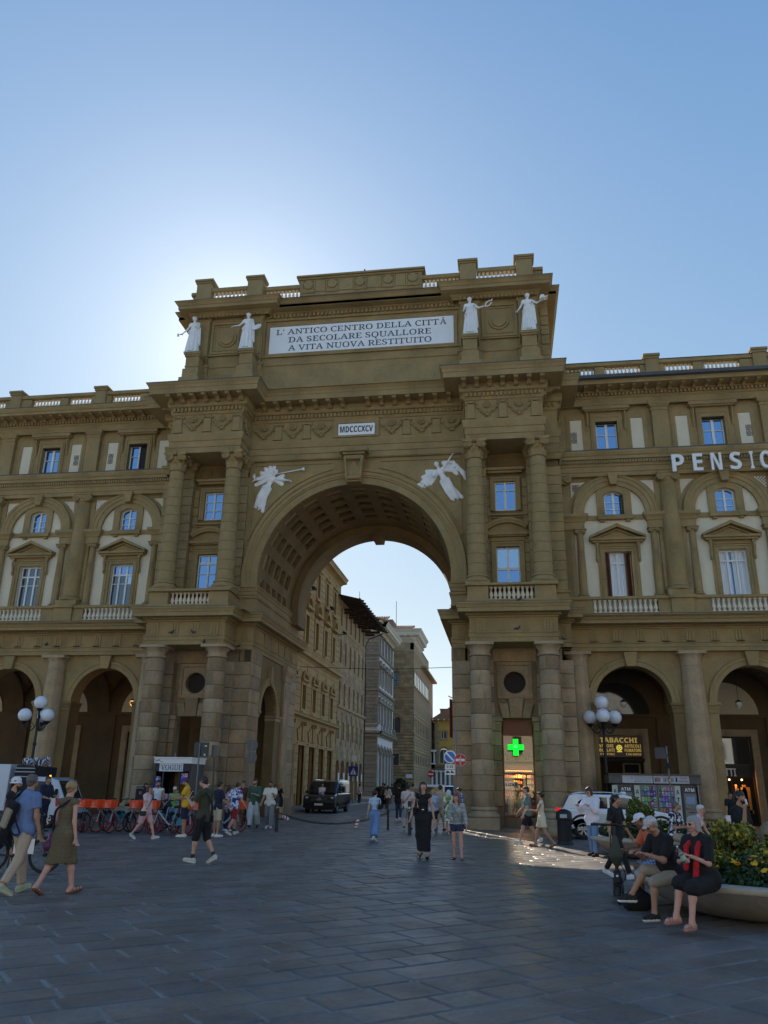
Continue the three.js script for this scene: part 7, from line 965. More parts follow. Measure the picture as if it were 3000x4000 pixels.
pp = mk('redscarf', { fine: 1, label: 'grey haired woman in a black dress with a red scarf sitting with arms crossed', x: 9.62, z: 26.05, ry: -0.8, H: 1.66, fat: 1.28, skin: 'pink', hair: 'bob', hairMat: HC.grey, glasses: 1, pose: seat({ female: true, lean: 8, legL: { h: 80, k: 68, o: -4 }, legR: { h: 86, k: 70, o: -4, x: -5 }, armL: { f: 30, o: 14, e: 84, i: 70 }, armR: { f: 26, o: 14, e: 78, i: 62 }, head: { p: 2, y: -12 } }), top: { mat: C.black, sleeve: .5, loose: .034 }, bottom: { len: .56, mat: C.black, loose: .05, name: 'dress_skirt' }, shoes: S.sandPink });
{ const o = pp[1], J = pp[0].J, t = thing('scarf', 'long bright red scarf hanging round the neck of the seated woman', 'scarf', o.x, 0, o.z, o.ry), H = o.H; for (const s of [-1, 1]) { const a = add(J.neck0, [s * .05, .04, -.03]), b = add(J.chest, [s * .085, .06, .15]), c = add(J.waist, [s * .075, .04, .215]), d = add(J.pel, [s * .06, .03, .26]); part(t, 'scarf_end', blob([bone(a, b, .035, .036, .7), bone(b, c, .036, .04, .6), ...(s < 0 ? [bone(c, add(c, [0, -.05, .01]), .04, .04, .5)] : [bone(c, d, .04, .045, .5)])], .011, .02), C.scarf); } const g = thing('water_bottle', 'clear plastic water bottle held on the lap of the seated woman', 'bottle', o.x, 0, o.z, o.ry), w = add(J.wrR, J.fdR, .09); part(g, 'bottle', tr(lathe([[0, -.09], [.032, -.09], [.033, .05], [.012, .1], [.012, .115], [0, .115]], 14), w[0] - .02, w[1] + .03, w[2] + .05, .3, 0, .35), new THREE.MeshPhysicalMaterial({ transmission: .9, roughness: .08, thickness: .02, color: 0xdde8ee })); part(g, 'bottle_label', tr(new THREE.CylinderGeometry(.034, .034, .06, 14, 1, true), w[0] - .012, w[1] + .01, w[2] + .045, .3, 0, .35), plain(.3, .5, .35)); part(g, 'cap', tr(new THREE.CylinderGeometry(.014, .014, .016, 10), w[0] - .06, w[1] + .145, w[2] + .085, .3, 0, .35), M.white); }
mk('orange', { fine: 1, label: 'dark skinned person in an orange tee, plaid shorts and white cap behind the older man', x: 9.54, z: 23.5, ry: -1.35, H: 1.66, skin: 'brown', hair: 'short', hairMat: HC.black, cap: { mat: C.white }, pose: seat({ lean: 26, armL: { f: 42, o: 8, e: 60, i: 30 }, armR: { f: 42, o: 8, e: 60, i: 30 }, head: { p: 20 } }), top: { mat: C.orange, sleeve: .38, loose: .024 }, bottom: { len: .46, mat: P_.plaid, loose: .03 }, shoes: S.black });
mk('bwshirt', { fine: 1, label: 'man in a black and white patterned shirt sitting on the far planter rim', x: 11.15, z: 16.15, ry: 0.95, H: 1.66, fat: 1.1, skin: 'tan', hair: 'short', hairMat: HC.darkgrey, pose: seat({ seatY: .5, lean: 10, armR: { f: 20, o: 10, e: 80, i: 40 }, armL: { f: 20, o: 10, e: 70, i: 30 }, head: { y: 20 } }), top: { mat: P_.bw, sleeve: .42, loose: .03 }, bottom: { len: .5, mat: C.khaki, loose: .03 }, shoes: S.black });
mk('pinktank', { fine: 1, label: 'white haired person in a pink tank top with sunglasses leaning forward on the planter', x: 11.62, z: 16.0, ry: 1.05, H: 1.66, skin: 'pink', hair: 'short', hairMat: HC.white, glasses: 1, pose: seat({ seatY: .5, lean: 28, female: true, armR: { f: 28, o: 8, e: 10 }, armL: { f: 28, o: 8, e: 20 }, head: { p: -5 } }), top: { mat: C.pinkL, loose: .02, neck: 1 }, bottom: { len: .5, mat: C.sand, loose: .03 }, shoes: S.white });
mk('vape', { fine: 1, label: 'dark haired man in a black tee raising his hand to his mouth behind the flowers', x: 11.25, z: 22.0, ry: 0.8, H: 1.70, skin: 'tan', hair: 'quiff', hairMat: HC.black, beard: 1, pose: { armR: { f: 42, o: 12, e: 128, i: 20, curl: 60 }, armL: { f: 6, o: 10, e: 12 }, head: { y: 12 } }, top: { mat: C.black, sleeve: .42, loose: .028 }, bottom: { len: .97, mat: C.black }, shoes: S.black });
{ const [P, o] = ppl.vape, m = P.hd([0, -.05, .12]), t = thing('paper_cup', 'small white object held at the mouth of the man in black', 'cup', o.x, 0, o.z, o.ry); part(t, 'cup', tr(new THREE.CylinderGeometry(.022, .018, .1, 10), m[0] - .03, m[1] - .02, m[2], 0, 0, .3), M.white); }
mk('paper', { label: 'man in a black tee holding a sheet of paper beside the arcade column', x: 16.1, z: 2.3, ry: .3, H: 1.62, skin: 'tan', hair: 'short', hairMat: HC.dark, pose: { armR: { f: 4, o: 8, e: 10 } }, top: { mat: C.black, sleeve: .4 }, bottom: { len: .97, mat: C.black }, shoes: S.black });
{ const [P, o] = ppl.paper, w = P.J.wrR, t = thing('paper_sheet', 'white sheet of paper hanging from the hand of the man by the column', 'paper', o.x, 0, o.z, o.ry); part(t, 'sheet', tr(new THREE.BoxGeometry(.21, .3, .004), w[0], w[1] - .2, w[2] + .05), M.white); }
// ---------- street furniture ----------
const globeM = new THREE.MeshPhysicalMaterial({ color: lin(.74, .77, .82), roughness: .25, clearcoat: .4 });
function lampPost(x, z, sc, ry, label) {
  const t = thing('street_lamp', label, 'street lamp', x, 0, z, ry, 'street lamps with four globes'); t.scale.setScalar(sc);
  part(t, 'pole', [lathe([[.24, 0], [.24, .12], [.2, .2], [.16, .5], [.17, .55], [.1, .7], [.085, 1.1], [.1, 1.14], [.1, 1.22], [.075, 1.3], [.06, 3.3], [.09, 3.34], [.09, 3.44], [.06, 3.5], [.045, 4.9], [.12, 4.98], [.13, 5.02], [0, 5.02]], 20)], M.iron);
  const globe = merge(new THREE.SphereGeometry(.31, 28, 20)), cup = merge(lathe([[.02, -.12], [.06, -.1], [.13, -.02], [.17, .03], [.15, .04], [0, .02]], 16));
  const spot = (px, py, pz) => { const g = inst(t, 'globe', globe, globeM, px, py, pz); inst(t, 'globe_cup', cup, M.iron, px, py - .31, pz); };
  spot(0, 5.32, 0);
  for (let k = 0; k < 3; k++) { const a = k * 2.094 + .45, c = Math.cos(a), s = Math.sin(a), p = (r, y) => [c * r, y, s * r]; part(t, 'bracket_arm', [tube([p(.05, 4.55), p(.1, 4.2), p(.3, 4.0), p(.5, 4.12), p(.6, 4.32)], .028, 24, 7), tube([p(.14, 4.2), p(.26, 4.36), p(.38, 4.26), p(.3, 4.14), p(.24, 4.22)], .018, 20, 5), tube([p(.34, 4.06), p(.46, 4.2), p(.42, 4.3), p(.36, 4.24)], .016, 16, 5), tube([p(.06, 4.5), p(.12, 4.66), p(.06, 4.74)], .018, 10, 5)], M.iron); spot(c * .62, 4.7, s * .62); }
}
lampPost(11.42, 1.05, 1, .9, 'black iron lamp post with four white globes in front of the tobacco shop'); lampPost(-13.25, 5.0, .92, .1, 'black iron lamp post with four white globes behind the white truck');
function pole(t, x, z, h, r = .03, m = plain(.16, .17, .18, .5, .5)) { part(t, 'pole', [cyl(r, r, h, x, 0, z, 12)], m); }
const disc = (r, x, y, z, m, d = .02) => tr(new THREE.CylinderGeometry(r, r, d, 32), x, y, z, Math.PI / 2);
const galv = plain(.2, .21, .22, .45, .6), signRed = plain(.55, .012, .025, .4), signBlue = plain(.01, .16, .5, .4), signBack = plain(.06, .065, .07, .5, .4);
{ let t = thing('no_parking_sign', 'round blue no parking sign with two white panels below it on a tall grey pole', 'traffic sign', 4.98, 0, 2.9); part(t, 'pole', cyl(.045, .045, 4.35, 0, 0, 0, 14), galv); part(t, 'disc', disc(.265, -.24, 2.86, .06), plain(.75, .75, .74, .4)); part(t, 'ring', disc(.215, -.24, 2.86, .074, 0, .012), signBlue); part(t, 'slash', [flat([-.4, 3.02, .083], [-.08, 2.7, .083], .07, .006)], M.white); part(t, 'plate', cbox(-.46, -.03, 2.36, 2.56, .04, .06, .004), M.white); part(t, 'lettering', letters('0-24', -.38, -.12, 2.41, .1, .061, fontSans, .004), M.ink); part(t, 'plate', cbox(-.46, -.03, 2.13, 2.34, .04, .06, .004), M.white); part(t, 'pictogram', [cbox(-.42, -.26, 2.2, 2.26, .06, .064, .001), cbox(-.38, -.3, 2.25, 2.29, .06, .064, .001), cbox(-.22, -.07, 2.2, 2.24, .06, .064, .001), cbox(-.2, -.13, 2.24, 2.3, .06, .064, .001)], M.ink);
  t = thing('no_entry_sign', 'round red no entry sign with a sticker figure on a thin pole beside the column', 'traffic sign', 5.2, 0, 3.45); part(t, 'pole', cyl(.03, .03, 3.0, 0, 0, -.03, 12), galv); part(t, 'disc', [disc(.25, 0, 2.72, .01)], M.white); part(t, 'face', disc(.24, 0, 2.72, .024, 0, .012), signRed); part(t, 'white_bar', box(-.19, .19, 2.67, 2.77, .03, .036), M.white); part(t, 'sticker', [bar([0, 2.5, .038], [-.02, 2.72, .038], .018, 6), bar([.02, 2.5, .038], [.03, 2.7, .038], .018, 6), flat([.0, 2.68, .038], [.01, 2.84, .038], .045, .004), ball(.026, .015, 2.88, .036, 8), bar([.02, 2.9, .038], [.07, 2.95, .038], .008, 5)], plain(.5, .45, .45)); }
{ let t = thing('road_sign', 'back of a large dark rectangular road sign on a thin pole beside the kiosk', 'traffic sign', -4.14, 0, 9); pole(t, 0, 0, 3.05); part(t, 'panel', cbox(-.23, .34, 2.57, 3.08, -.06, -.03, .005), signBack); part(t, 'sticker', [disc(.035, .2, 2.64, -.025, 0, .006), box(.18, .26, 2.93, 2.97, -.029, -.024)], M.white);
  t = thing('narrow_sign', 'narrow sign seen edge on, on a leaning pole left of the archway', 'traffic sign', -3.5, 0, 9); part(t, 'pole', bar([.05, 0, 0], [-.06, 2.95, 0], .03, 10), signBack); part(t, 'panel', cbox(-.1, -.02, 2.55, 2.98, -.2, .2, .01), signBack);
  t = thing('round_signs', 'two grey round sign backs one above the other on a pole at the pier corner', 'traffic sign', -4.42, 0, 1.9); pole(t, 0, 0, 3.6, .035, galv); for (const y of [3.28, 2.75]) part(t, 'disc', disc(.26, .06, y, .05), plain(.12, .125, .13, .5, .4)); part(t, 'clamp', flat([.06, 2.6, .075], [.08, 3.5, .075], .025, .01), galv);
  t = thing('bus_sign', 'back of a small dark rectangular sign on a grey pole before the drinks kiosk', 'traffic sign', 13.55, 0, 3.6); pole(t, .0, 0, 3.35); part(t, 'panel', cbox(-.46, .02, 2.86, 3.3, -.06, -.03, .005), signBack); part(t, 'bracket', [box(.0, .12, 2.95, 3.05, .0, .04), box(-.1, .1, 2.5, 2.7, .03, .1)], M.dark); part(t, 'sticker', box(-.035, .035, 2.0, 2.08, .03, .04), plain(.6, .6, .02)); 
  t = thing('crossing_sign', 'blue square pedestrian crossing sign far up the street', 'traffic sign', -5.9, 0, -32); pole(t, 0, 0, 3.2); part(t, 'panel', cbox(-.4, .4, 2.3, 3.1, .03, .06, .01), plain(.01, .03, .3, .4)); part(t, 'triangle', prism([[-.28, 2.42], [.28, 2.42], [0, 2.98]], .06, .07), M.white); part(t, 'figure', [bar([0, 2.6, .075], [0, 2.8, .075], .03, 5), bar([0, 2.6, .075], [-.08, 2.46, .075], .022, 5), bar([0, 2.6, .075], [.08, 2.46, .075], .022, 5), ball(.035, 0, 2.85, .075, 7)], M.ink); part(t, 'plate', cbox(-.2, .25, 3.5, 4.0, .03, .06), M.white); 
  for (const [x, z, y, l] of [[-1.9, -62, 2.9, 'small distant red no entry sign at the street bend before the palace'], [.9, -72, 2.8, 'small distant red no entry sign left of the cars'], [3.0, -60, 2.7, 'small distant red no entry sign above the far vans']]) { const s = thing('no_entry_sign', l, 'traffic sign', x, 0, z); pole(s, 0, 0, y + .3, .04); part(s, 'disc', disc(.4, 0, y, .05), signRed); part(s, 'white_bar', box(-.3, .3, y - .08, y + .08, .06, .07), M.white); } }
{ const t = thing('banner', 'maroon hanging banner with a pale crest beside the arch pier', 'banner', 4.74, 0, -7.5); part(t, 'arm', bar([.1, 6.05, 0], [-.75, 6.5, 0], .025, 8), M.iron); const P = []; const n = 10, f = (i, j) => [-.68 + i / n * .7, 6.35 - i / n * .28 - j * 2.1, .06 * Math.sin(i * .9 + j * 2)]; for (let i = 0; i < n; i++) for (let j = 0; j < 8; j++) { const a = f(i, j / 8), b = f(i + 1, j / 8), c = f(i + 1, (j + 1) / 8), d = f(i, (j + 1) / 8); P.push(...a, ...b, ...c, ...a, ...c, ...d); } part(t, 'cloth', soup(P), plain(.09, .012, .022, .85)); part(t, 'crest', [tr(new THREE.SphereGeometry(.24, 14, 10).scale(.8, 1.5, .12), -.3, 5.25, .06)], plain(.5, .42, .36)); part(t, 'pennant_text', [box(-.55, -.1, 4.52, 4.6, .05, .08), box(-.5, -.15, 4.4, 4.47, .05, .08)], plain(.3, .1, .09)); }
// pharmacy front in the right pier, with its lit cross
{ const t = thing('pharmacy', 'wooden framed pharmacy shopfront with gold lettering between the right columns', 'shopfront', 7.66, 0, 1.0); const wd = plain(.22, .07, .03, .5);
  part(t, 'frame', [portal(0, .7, .64, 0, 3.92, 3.86, -.12, .06), box(-.64, .64, 2.2, 2.27, -.08, .04), box(.28, .34, .42, 2.2, -.08, .04), box(-.64, .3, .42, .52, -.08, .06), box(-.64, .64, 3.86, 4.6, -.1, .0)], wd); part(t, 'sill_panel', box(-.64, .64, 0, .42, -.1, 0), M.stone2);
  const gl = new THREE.MeshPhysicalMaterial({ roughness: .02, transmission: 1, thickness: 0, ior: 1.7 }); part(t, 'pane', [box(-.64, .64, 2.27, 3.86, -.03, -.02)], gl); part(t, 'pane', [box(-.64, .28, .52, 2.2, -.03, -.02)], gl); part(t, 'door_pane', box(.34, .64, .1, 2.2, -.03, -.02), gl);
  const gold = plain(.55, .45, .12, .35, .6); part(t, 'lettering', letters('FARMACIA', -.62, .6, 2.8, .2, .0, font, .02), gold); part(t, 'fascia', box(-.64, .64, 2.55, 3.25, -.12, -.09), plain(.16, .14, .11)); part(t, 'poster_text', letters('LUXE', -.6, -.1, 1.72, .12, -.015, fontSans, .004), M.ink); part(t, 'poster', box(-.62, -.05, 1.62, 1.9, -.06, -.05), plain(.5, .5, .48));
  part(t, 'back_room', [box(-.7, .7, 0, 4, -1.6, -1.5), box(-.75, -.7, 0, 4, -1.6, -.1), box(.7, .75, 0, 4, -1.6, -.1), box(-.7, .7, 3.9, 4, -1.6, -.1)], plain(.12, .09, .06)); const R = rng(77); for (let r = 0; r < 7; r++) { part(t, 'shelf', box(-.68, .68, .5 + r * .26, .52 + r * .26, -1.3, -.9), M.brownWood); for (let k = 0; k < 13; k++) if (R() > .12) { const h = .09 + R() * .12, x = -.64 + k * .1; part(t, 'product_box', box(x, x + .06 + R() * .025, .521 + r * .26, .52 + r * .26 + h, -1.0, -.93), plain(.15 + R() * .5, .12 + R() * .4, .08 + R() * .3, .6)); } }
  part(t, 'window_bottle', [lathe([[0, .52], [.12, .53], [.15, .9], [.1, 1.2], [.05, 1.3], [0, 1.3]], 16, -.4, 0, -.3)], plain(.45, .42, .2, .3)); part(t, 'window_bottle', [lathe([[0, .52], [.16, .53], [.2, .95], [.12, 1.25], [0, 1.3]], 16, -.02, 0, -.35)], plain(.28, .32, .16, .3));
  part(t, 'light_strip', box(-.6, .6, 2.36, 2.38, -.75, -.6), std({ color: 0, emissive: lin(1, .55, .2), emissiveIntensity: 2.2 })); const L = new THREE.PointLight(0xffb060, 2.2, 0, 2); L.position.set(0, 2.2, -.65); L.castShadow = true; t.add(L); }
{ const t = thing('pharmacy_cross', 'glowing bright green pharmacy cross in front of the pharmacy window', 'sign', 7.545, 3.33, 1.78), g = std({ color: lin(0, .05, .01), emissive: lin(.005, 1, .035), emissiveIntensity: 1.25 }); const c = .115, o = .345, pts = [[-c, -o], [c, -o], [c, -c], [o, -c], [o, c], [c, c], [c, o], [-c, o], [-c, c], [-o, c], [-o, -c], [-c, -c]]; part(t, 'case', prism(pts.map((p) => [p[0] * 1.04, p[1] * 1.04]), -.12, .0), M.dark); part(t, 'lit_face', prism(pts, .0, .015), g); part(t, 'glyph', [tube([[-.08, -.02, .02], [0, .12, .02], [.02, -.04, .02], [.07, .05, .02]], .008, 12, 4)], std({ color: 0, emissive: lin(.3, 1, .4), emissiveIntensity: 1 })); part(t, 'arm', bar([0, 0, -.12], [0, .1, -.7], .03, 8), M.iron); const L = new THREE.PointLight(0x22ff44, .3, 0, 2); L.position.set(0, 0, .3); L.castShadow = true; t.add(L); }
// news kiosk and drinks kiosk
function canvasTex(w, h, fn) { const c = document.createElement('canvas'); c.width = w; c.height = h; fn(c.getContext('2d'), w, h); const t = new THREE.CanvasTexture(c); t.colorSpace = THREE.SRGBColorSpace; return t; }
function printPlane(par, name, w, h, x, y, z, tx) { const g = tr(new THREE.PlaneGeometry(w, h), x, y, z); return part(par, name, g, std({ map: tx, roughness: .6 }), { keepUV: true }); }
function magazines(seed, cols, rows) { return canvasTex(256, 320, (c, w, h) => { const R = rng(seed); c.fillStyle = '#20242a'; c.fillRect(0, 0, w, h); for (let i = 0; i < cols; i++) for (let j = 0; j < rows; j++) { const x = i * w / cols + 3, y = j * h / rows + 3, q = w / cols - 6, r = h / rows - 6; c.fillStyle = `hsl(${Math.floor(R() * 360)},${20 + R() * 40}%,${30 + R() * 45}%)`; c.fillRect(x, y, q, r); for (let k = 0; k < 5; k++) { c.fillStyle = `hsl(${Math.floor(R() * 360)},${R() * 60}%,${20 + R() * 70}%)`; c.fillRect(x + R() * q * .6, y + R() * r * .7, q * (.15 + R() * .3), r * (.08 + R() * .25)); } } }); }
{ const t = thing('news_kiosk', 'small dark news kiosk with white fascia and magazine name board between the left columns', 'kiosk', -6.64, 0, 5.4), navy = plain(.016, .018, .028, .5), W = .82;
  part(t, 'cabin', [box(-W + .04, -W + .1, 0, 2.4, -1.5, -.05), box(W - .1, W - .04, 0, 2.4, -1.5, -.05), box(-W + .04, W - .04, 0, 2.4, -1.56, -1.5), box(-W + .04, W - .04, 2.08, 2.4, -.1, -.04), box(-W + .04, W - .04, 0, .7, -.3, -.06), box(-.42, -.36, .7, 2.1, -.1, -.03), box(.3, .36, .7, 2.1, -.1, -.03)], navy); part(t, 'fascia', [cbox(-W, W, 2.39, 2.6, -1.6, .02, .01), cbox(-W - .02, W + .02, 2.58, 2.64, -1.62, .06, .01)], M.white); part(t, 'graffiti', tube([[-.76, 2.45, .03], [-.72, 2.52, .03], [-.69, 2.45, .03], [-.66, 2.53, .03], [-.6, 2.48, .03], [-.62, 2.55, .03], [-.54, 2.46, .03], [-.44, 2.44, .03]], .007, 40, 4), plain(.06, .07, .25));
  part(t, 'name_board', cbox(-.57, .46, 2.07, 2.385, -.03, .015, .004), plain(.62, .66, .68)); part(t, 'lettering', letters('VOGUE', -.5, .42, 2.13, .2, .016, font, .004), M.ink); part(t, 'interior', box(-.34, .1, .7, 2.05, -1.2, -1.15), plain(.22, .15, .05)); printPlane(t, 'poster', .3, .42, .55, 1.8, -.02, magazines(3, 2, 2)); printPlane(t, 'poster', .22, .5, -.58, 1.62, -.02, magazines(5, 1, 2)); printPlane(t, 'magazine_rack', .9, .5, 0, .95, -.04, magazines(9, 5, 2)); part(t, 'vent_pipe', cyl(.02, .02, .2, -.18, 2.64, -.6, 8), galv); }
{ const t = thing('drinks_kiosk', 'grey drinks and ticket kiosk with two cash machines in front of the right arcade', 'kiosk', 11.6, 0, 2.1), gr = plain(.10, .10, .105, .5), W = 3.35;
  part(t, 'roof', [cbox(-.25, W + .12, 1.9, 2.28, -1.5, .12, .02), cbox(-.25, W + .1, 2.24, 2.3, -1.5, .2, .01)], plain(.085, .08, .08, .5)); part(t, 'cabin', [box(0, W - .15, 0, 1.9, -1.4, -.06), box(W - .1, W - .04, 0, 1.9, -.2, .0)], gr); part(t, 'post', cyl(.035, .035, 1.9, W - .02, 0, .05, 10), galv);
  printPlane(t, 'ticket_board', 1.22, .3, .92, 2.08, .125, canvasTex(512, 128, (c, w, h) => { c.fillStyle = '#b9bcc2'; c.fillRect(0, 0, w, h); c.strokeStyle = '#8890a8'; c.lineWidth = 5; c.beginPath(); c.moveTo(60, 80); c.lineTo(160, 40); c.stroke(); c.fillStyle = '#b89098'; c.fillRect(150, 20, 30, 40); c.fillStyle = '#7a7590'; c.font = 'bold 27px serif'; c.fillText('TEATRO DEL MAGGIO', 205, 38, 290); c.fillText('MUSICALE FIORENTINO', 205, 73, 290); c.fillStyle = '#33344a'; c.fillText('BIGLIETTI  TICKETS', 205, 110, 290); }));
  printPlane(t, 'drinks_board', 1.42, .3, 2.28, 2.08, .125, canvasTex(512, 110, (c, w, h) => { c.fillStyle = '#b4b8bd'; c.fillRect(0, 0, w, h); const R = rng(4), cl = ['#601010', '#111', '#803018', '#a03020', '#ccc', '#c05060', '#2050a0', '#20a0b0', '#a02050', '#208050', '#b04040', '#3060a0']; for (let i = 0; i < 12; i++) { c.fillStyle = cl[i]; const x = 18 + i * 22 + (i > 4 ? 14 : 0); c.fillRect(x, 35, 14, 55); c.fillRect(x + 4, 20, 6, 18); } c.fillStyle = '#141418'; c.fillRect(318, 24, 24, 66); c.fillStyle = '#902030'; c.font = 'bold 38px sans-serif'; c.fillText('COLD', 384, 48); c.fillText('DRINKS', 362, 92, 140); }));
  const atm = (x, flip) => { const g = part(t, 'cash_machine', [box(x, x + .62, .3, 1.8, -.06, .0)], plain(.03, .035, .055, .4)); part(g, 'machine_front', [cbox(x + .06, x + .56, .5, 1.55, 0, .03, .008), cbox(x + .1, x + .52, .95, 1.02, .03, .08, .01)], plain(.16, .165, .17, .4, .3)); part(g, 'screen', box(x + .14, x + .48, 1.15, 1.42, .03, .035), std({ color: lin(.03, .06, .12), roughness: .2, emissive: lin(.02, .05, .1), emissiveIntensity: 1 })); part(g, 'cash_slot', box(x + .2, x + .42, .8, .83, .03, .04), M.dark); part(g, 'keypad', box(x + .2, x + .42, .96, 1.0, .05, .085), galv); part(g, 'lettering', letters('ATM', x + .12, x + .5, 1.62, .13, .002, fontSans, .006), M.white); };
  atm(.12); atm(2.68); for (const x of [-.12, .78, 2.4]) { const b = part(t, 'side_banner', box(x, x + .22, .35, 1.84, -.05, .01), plain(.5, .58, .52, .5)); ['A', 'T', 'M'].forEach((c, i) => part(b, 'lettering', letters(c, x + .05, x + .17, 1.5 - i * .3, .18, .011, fontSans, .004), M.ink)); }
  for (const [x, s] of [[1.02, 21], [1.72, 22]]) { part(t, 'display_frame', prism(rect(x, x + .66, .3, 1.86), -.05, .02, [rect(x + .04, x + .62, .36, 1.82)]), galv); printPlane(t, 'magazine_display', .6, 1.48, x + .33, 1.09, -.03, magazines(s, 5, 7)); } }
// shop fittings under the arcades
{ const t = thing('tobacco_sign', 'dark red shop sign board with lit gold lettering behind the right lamp post', 'sign', 12.95, 3.2, -5.32); part(t, 'board', cbox(-1.12, 1.12, 0, 1.06, 0, .1, .01), plain(.05, .012, .01, .35)); const gm = std({ color: lin(.5, .35, .08), emissive: lin(.75, .52, .12), emissiveIntensity: .3 }); for (const [s, x0, x1, y, h] of [['TABACCHI', -1.0, .85, .72, .24], ['VALORI', -1.06, -.35, .48, .15], ['BOLLATI', -1.06, -.3, .27, .15], ['E POSTALI', -1.02, -.32, .1, .1], ['ARTICOLI', .2, 1.02, .48, .15], ['FUMATORI', .2, 1.02, .27, .15], ['E DA GIOCO', .26, 1.0, .1, .1]]) part(t, 'lettering', letters(s, x0, x1, y, h, .101, fontSans, .02), gm); part(t, 'emblem', [tr(new THREE.TorusGeometry(.12, .03, 6, 20), -.06, .46, .11), ...[0, 1, 2, 3, 4].map((i) => bar([-.06, .46, .11], [-.06 + .1 * Math.sin(i * 1.257), .46 + .1 * Math.cos(i * 1.257), .11], .02, 5)), box(-.18, .06, .25, .3, .1, .12)], std({ color: lin(.6, .5, .05), emissive: lin(.7, .6, .08), emissiveIntensity: .6 })); part(t, 'awning_box', cbox(-1.12, 1.12, -.22, -.05, -.1, .35, .02), M.dark); }
{ const t = thing('air_conditioner', 'framed air conditioner grille above the drinks kiosk', 'air conditioner', 13.45, 2.4, -5.4); part(t, 'case', prism(rect(-.43, .43, 0, .52), -.2, .06, [rect(-.36, .36, .06, .46)]), plain(.22, .18, .1)); for (let i = 0; i < 6; i++) part(t, 'louver', tr(new THREE.BoxGeometry(.72, .012, .07), 0, .1 + i * .065, .02, .5), M.dark); part(t, 'back', box(-.4, .4, .03, .5, -.19, -.17), M.dark); }
{ const t = thing('clothes_shop', 'dark clothes shop with white name letters and warm display under the second right arch', 'shopfront', 18.35, 0, -5.7), w = plain(.025, .022, .02, .5); part(t, 'frame', [portal(0, 1.08, 1.0, 0, 4.28, 4.2, 0, .12), box(-1, 1, 2.85, 2.95, 0, .1), box(-.1, -.02, 0, 2.3, 0, .1)], w); for (let i = 0; i < 9; i++) part(t, 'slat', box(-1, 1, 2.32 + i * .06, 2.36 + i * .06, 0, .07), w); part(t, 'pane', box(-1, 1, 2.95, 4.2, .03, .04), M.paneDark); part(t, 'lettering', letters('LETTI', -.72, .2, 2.36, .38, .08, fontSans, .03), M.white); part(t, 'display_panel', box(-.95, -.55, .2, 2.1, -.5, -.45), plain(.5, .26, .08)); const R = rng(12); for (let i = 0; i < 26; i++) part(t, 'display_item', box(.05 + R() * .8, .13 + R() * .85, .3 + R() * 1.6, .42 + R() * 1.65, -.5, -.4), plain(.2 + R() * .3, .12 + R() * .15, .04 + R() * .05)); const em = std({ color: 0, emissive: lin(1, .62, .3), emissiveIntensity: 3 }); for (const x of [-.5, -.1, .5]) part(t, 'spot_lamp', ball(.05, x, 2.2, -.2, 8), em); const L = new THREE.PointLight(0xffb870, 2.6, 0, 2); L.position.set(.1, 2.05, -.1); L.castShadow = true; t.add(L); }
{ const t = thing('shop_ceiling_lamp', 'row of warm amber lamp shades glowing inside the left doorway', 'lamp', -18.4, 3.1, -7.6); const em = std({ color: 0, emissive: lin(1, .5, .08), emissiveIntensity: 1.5 }); for (let k = 0; k < 3; k++) part(t, 'shade', tr(new THREE.SphereGeometry(.16, 14, 8, 0, 6.3, 0, 1.57), -.35 + k * .36, 0, 0), em); part(t, 'rail', box(-.6, .6, -.06, -.02, -.03, .03), M.iron); part(t, 'rod', bar([0, 0, 0], [0, 1.2, 0], .015, 5), M.iron); const L = new THREE.PointLight(0xffa030, 2, 0, 2); L.position.set(0, -.2, .2); L.castShadow = true; t.add(L); }
// bins, bollards, chain, stone balls, wire
{ const t = thing('litter_bin', 'black cast iron litter bin with a pale slot behind the walking couple', 'bin', 8.87, 0, 10.5); part(t, 'drum', [lathe([[.25, 0], [.25, .06], [.22, .1], [.215, .7], [.25, .74]], 24)], M.iron); for (let k = 0; k < 16; k++) part(t, 'rib', tr(new THREE.BoxGeometry(.02, .58, .02), .218 * Math.cos(k * .393), .4, .218 * Math.sin(k * .393), 0, -k * .393), M.iron); part(t, 'lid', [lathe([[.25, .74], [.26, .76], [.25, .94], [.2, 1.0], [.08, 1.05], [0, 1.06]], 24)], M.iron); part(t, 'slot', tr(new RoundedBoxGeometry(.22, .11, .02, 3, .009), -.03, .85, .252), plain(.35, .42, .5, .3, .6)); }
for (const [x, z, h, l] of [[-1.31, 8.0, 1.18, 'dark iron bollard with a small coloured sticker near the man in white'], [3.58, 7.85, 1.15, 'dark iron bollard in the middle of the passage behind the pink tee']]) { const t = thing('bollard', l, 'bollard', x, 0, z, 0); part(t, 'post', lathe([[.07, 0], [.065, .05], [.055, .08], [.055, h - .16], [.07, h - .14], [.07, h - .02], [.05, h], [0, h + .01]], 16), plain(.03, .034, .038, .5, .4)); part(t, 'collar', lathe([[.06, h - .36], [.064, h - .36], [.064, h - .3], [.06, h - .3]], 16), x < 0 ? plain(.5, .35, .05) : plain(.12, .22, .12)); part(t, 'sticker', box(-.03, .03, h - .26, h - .2, .05, .06), x < 0 ? plain(.05, .25, .5) : M.white); }
for (const [x, z, r, l] of [[8.62, 8.4, .24, 'round grey stone ball bollard beside the litter bin'], [15.3, 10.0, .42, 'large rough stone ball bollard at the right edge behind the flowers']]) { const t = thing('stone_ball', l, 'bollard', x, 0, z, 0); part(t, 'ball', new THREE.SphereGeometry(r, 24, 16).translate(0, r * .95, 0), M.stone2); part(t, 'foot', cyl(r * .55, r * .4, .05, 0, 0, 0, 16), M.stone2); }
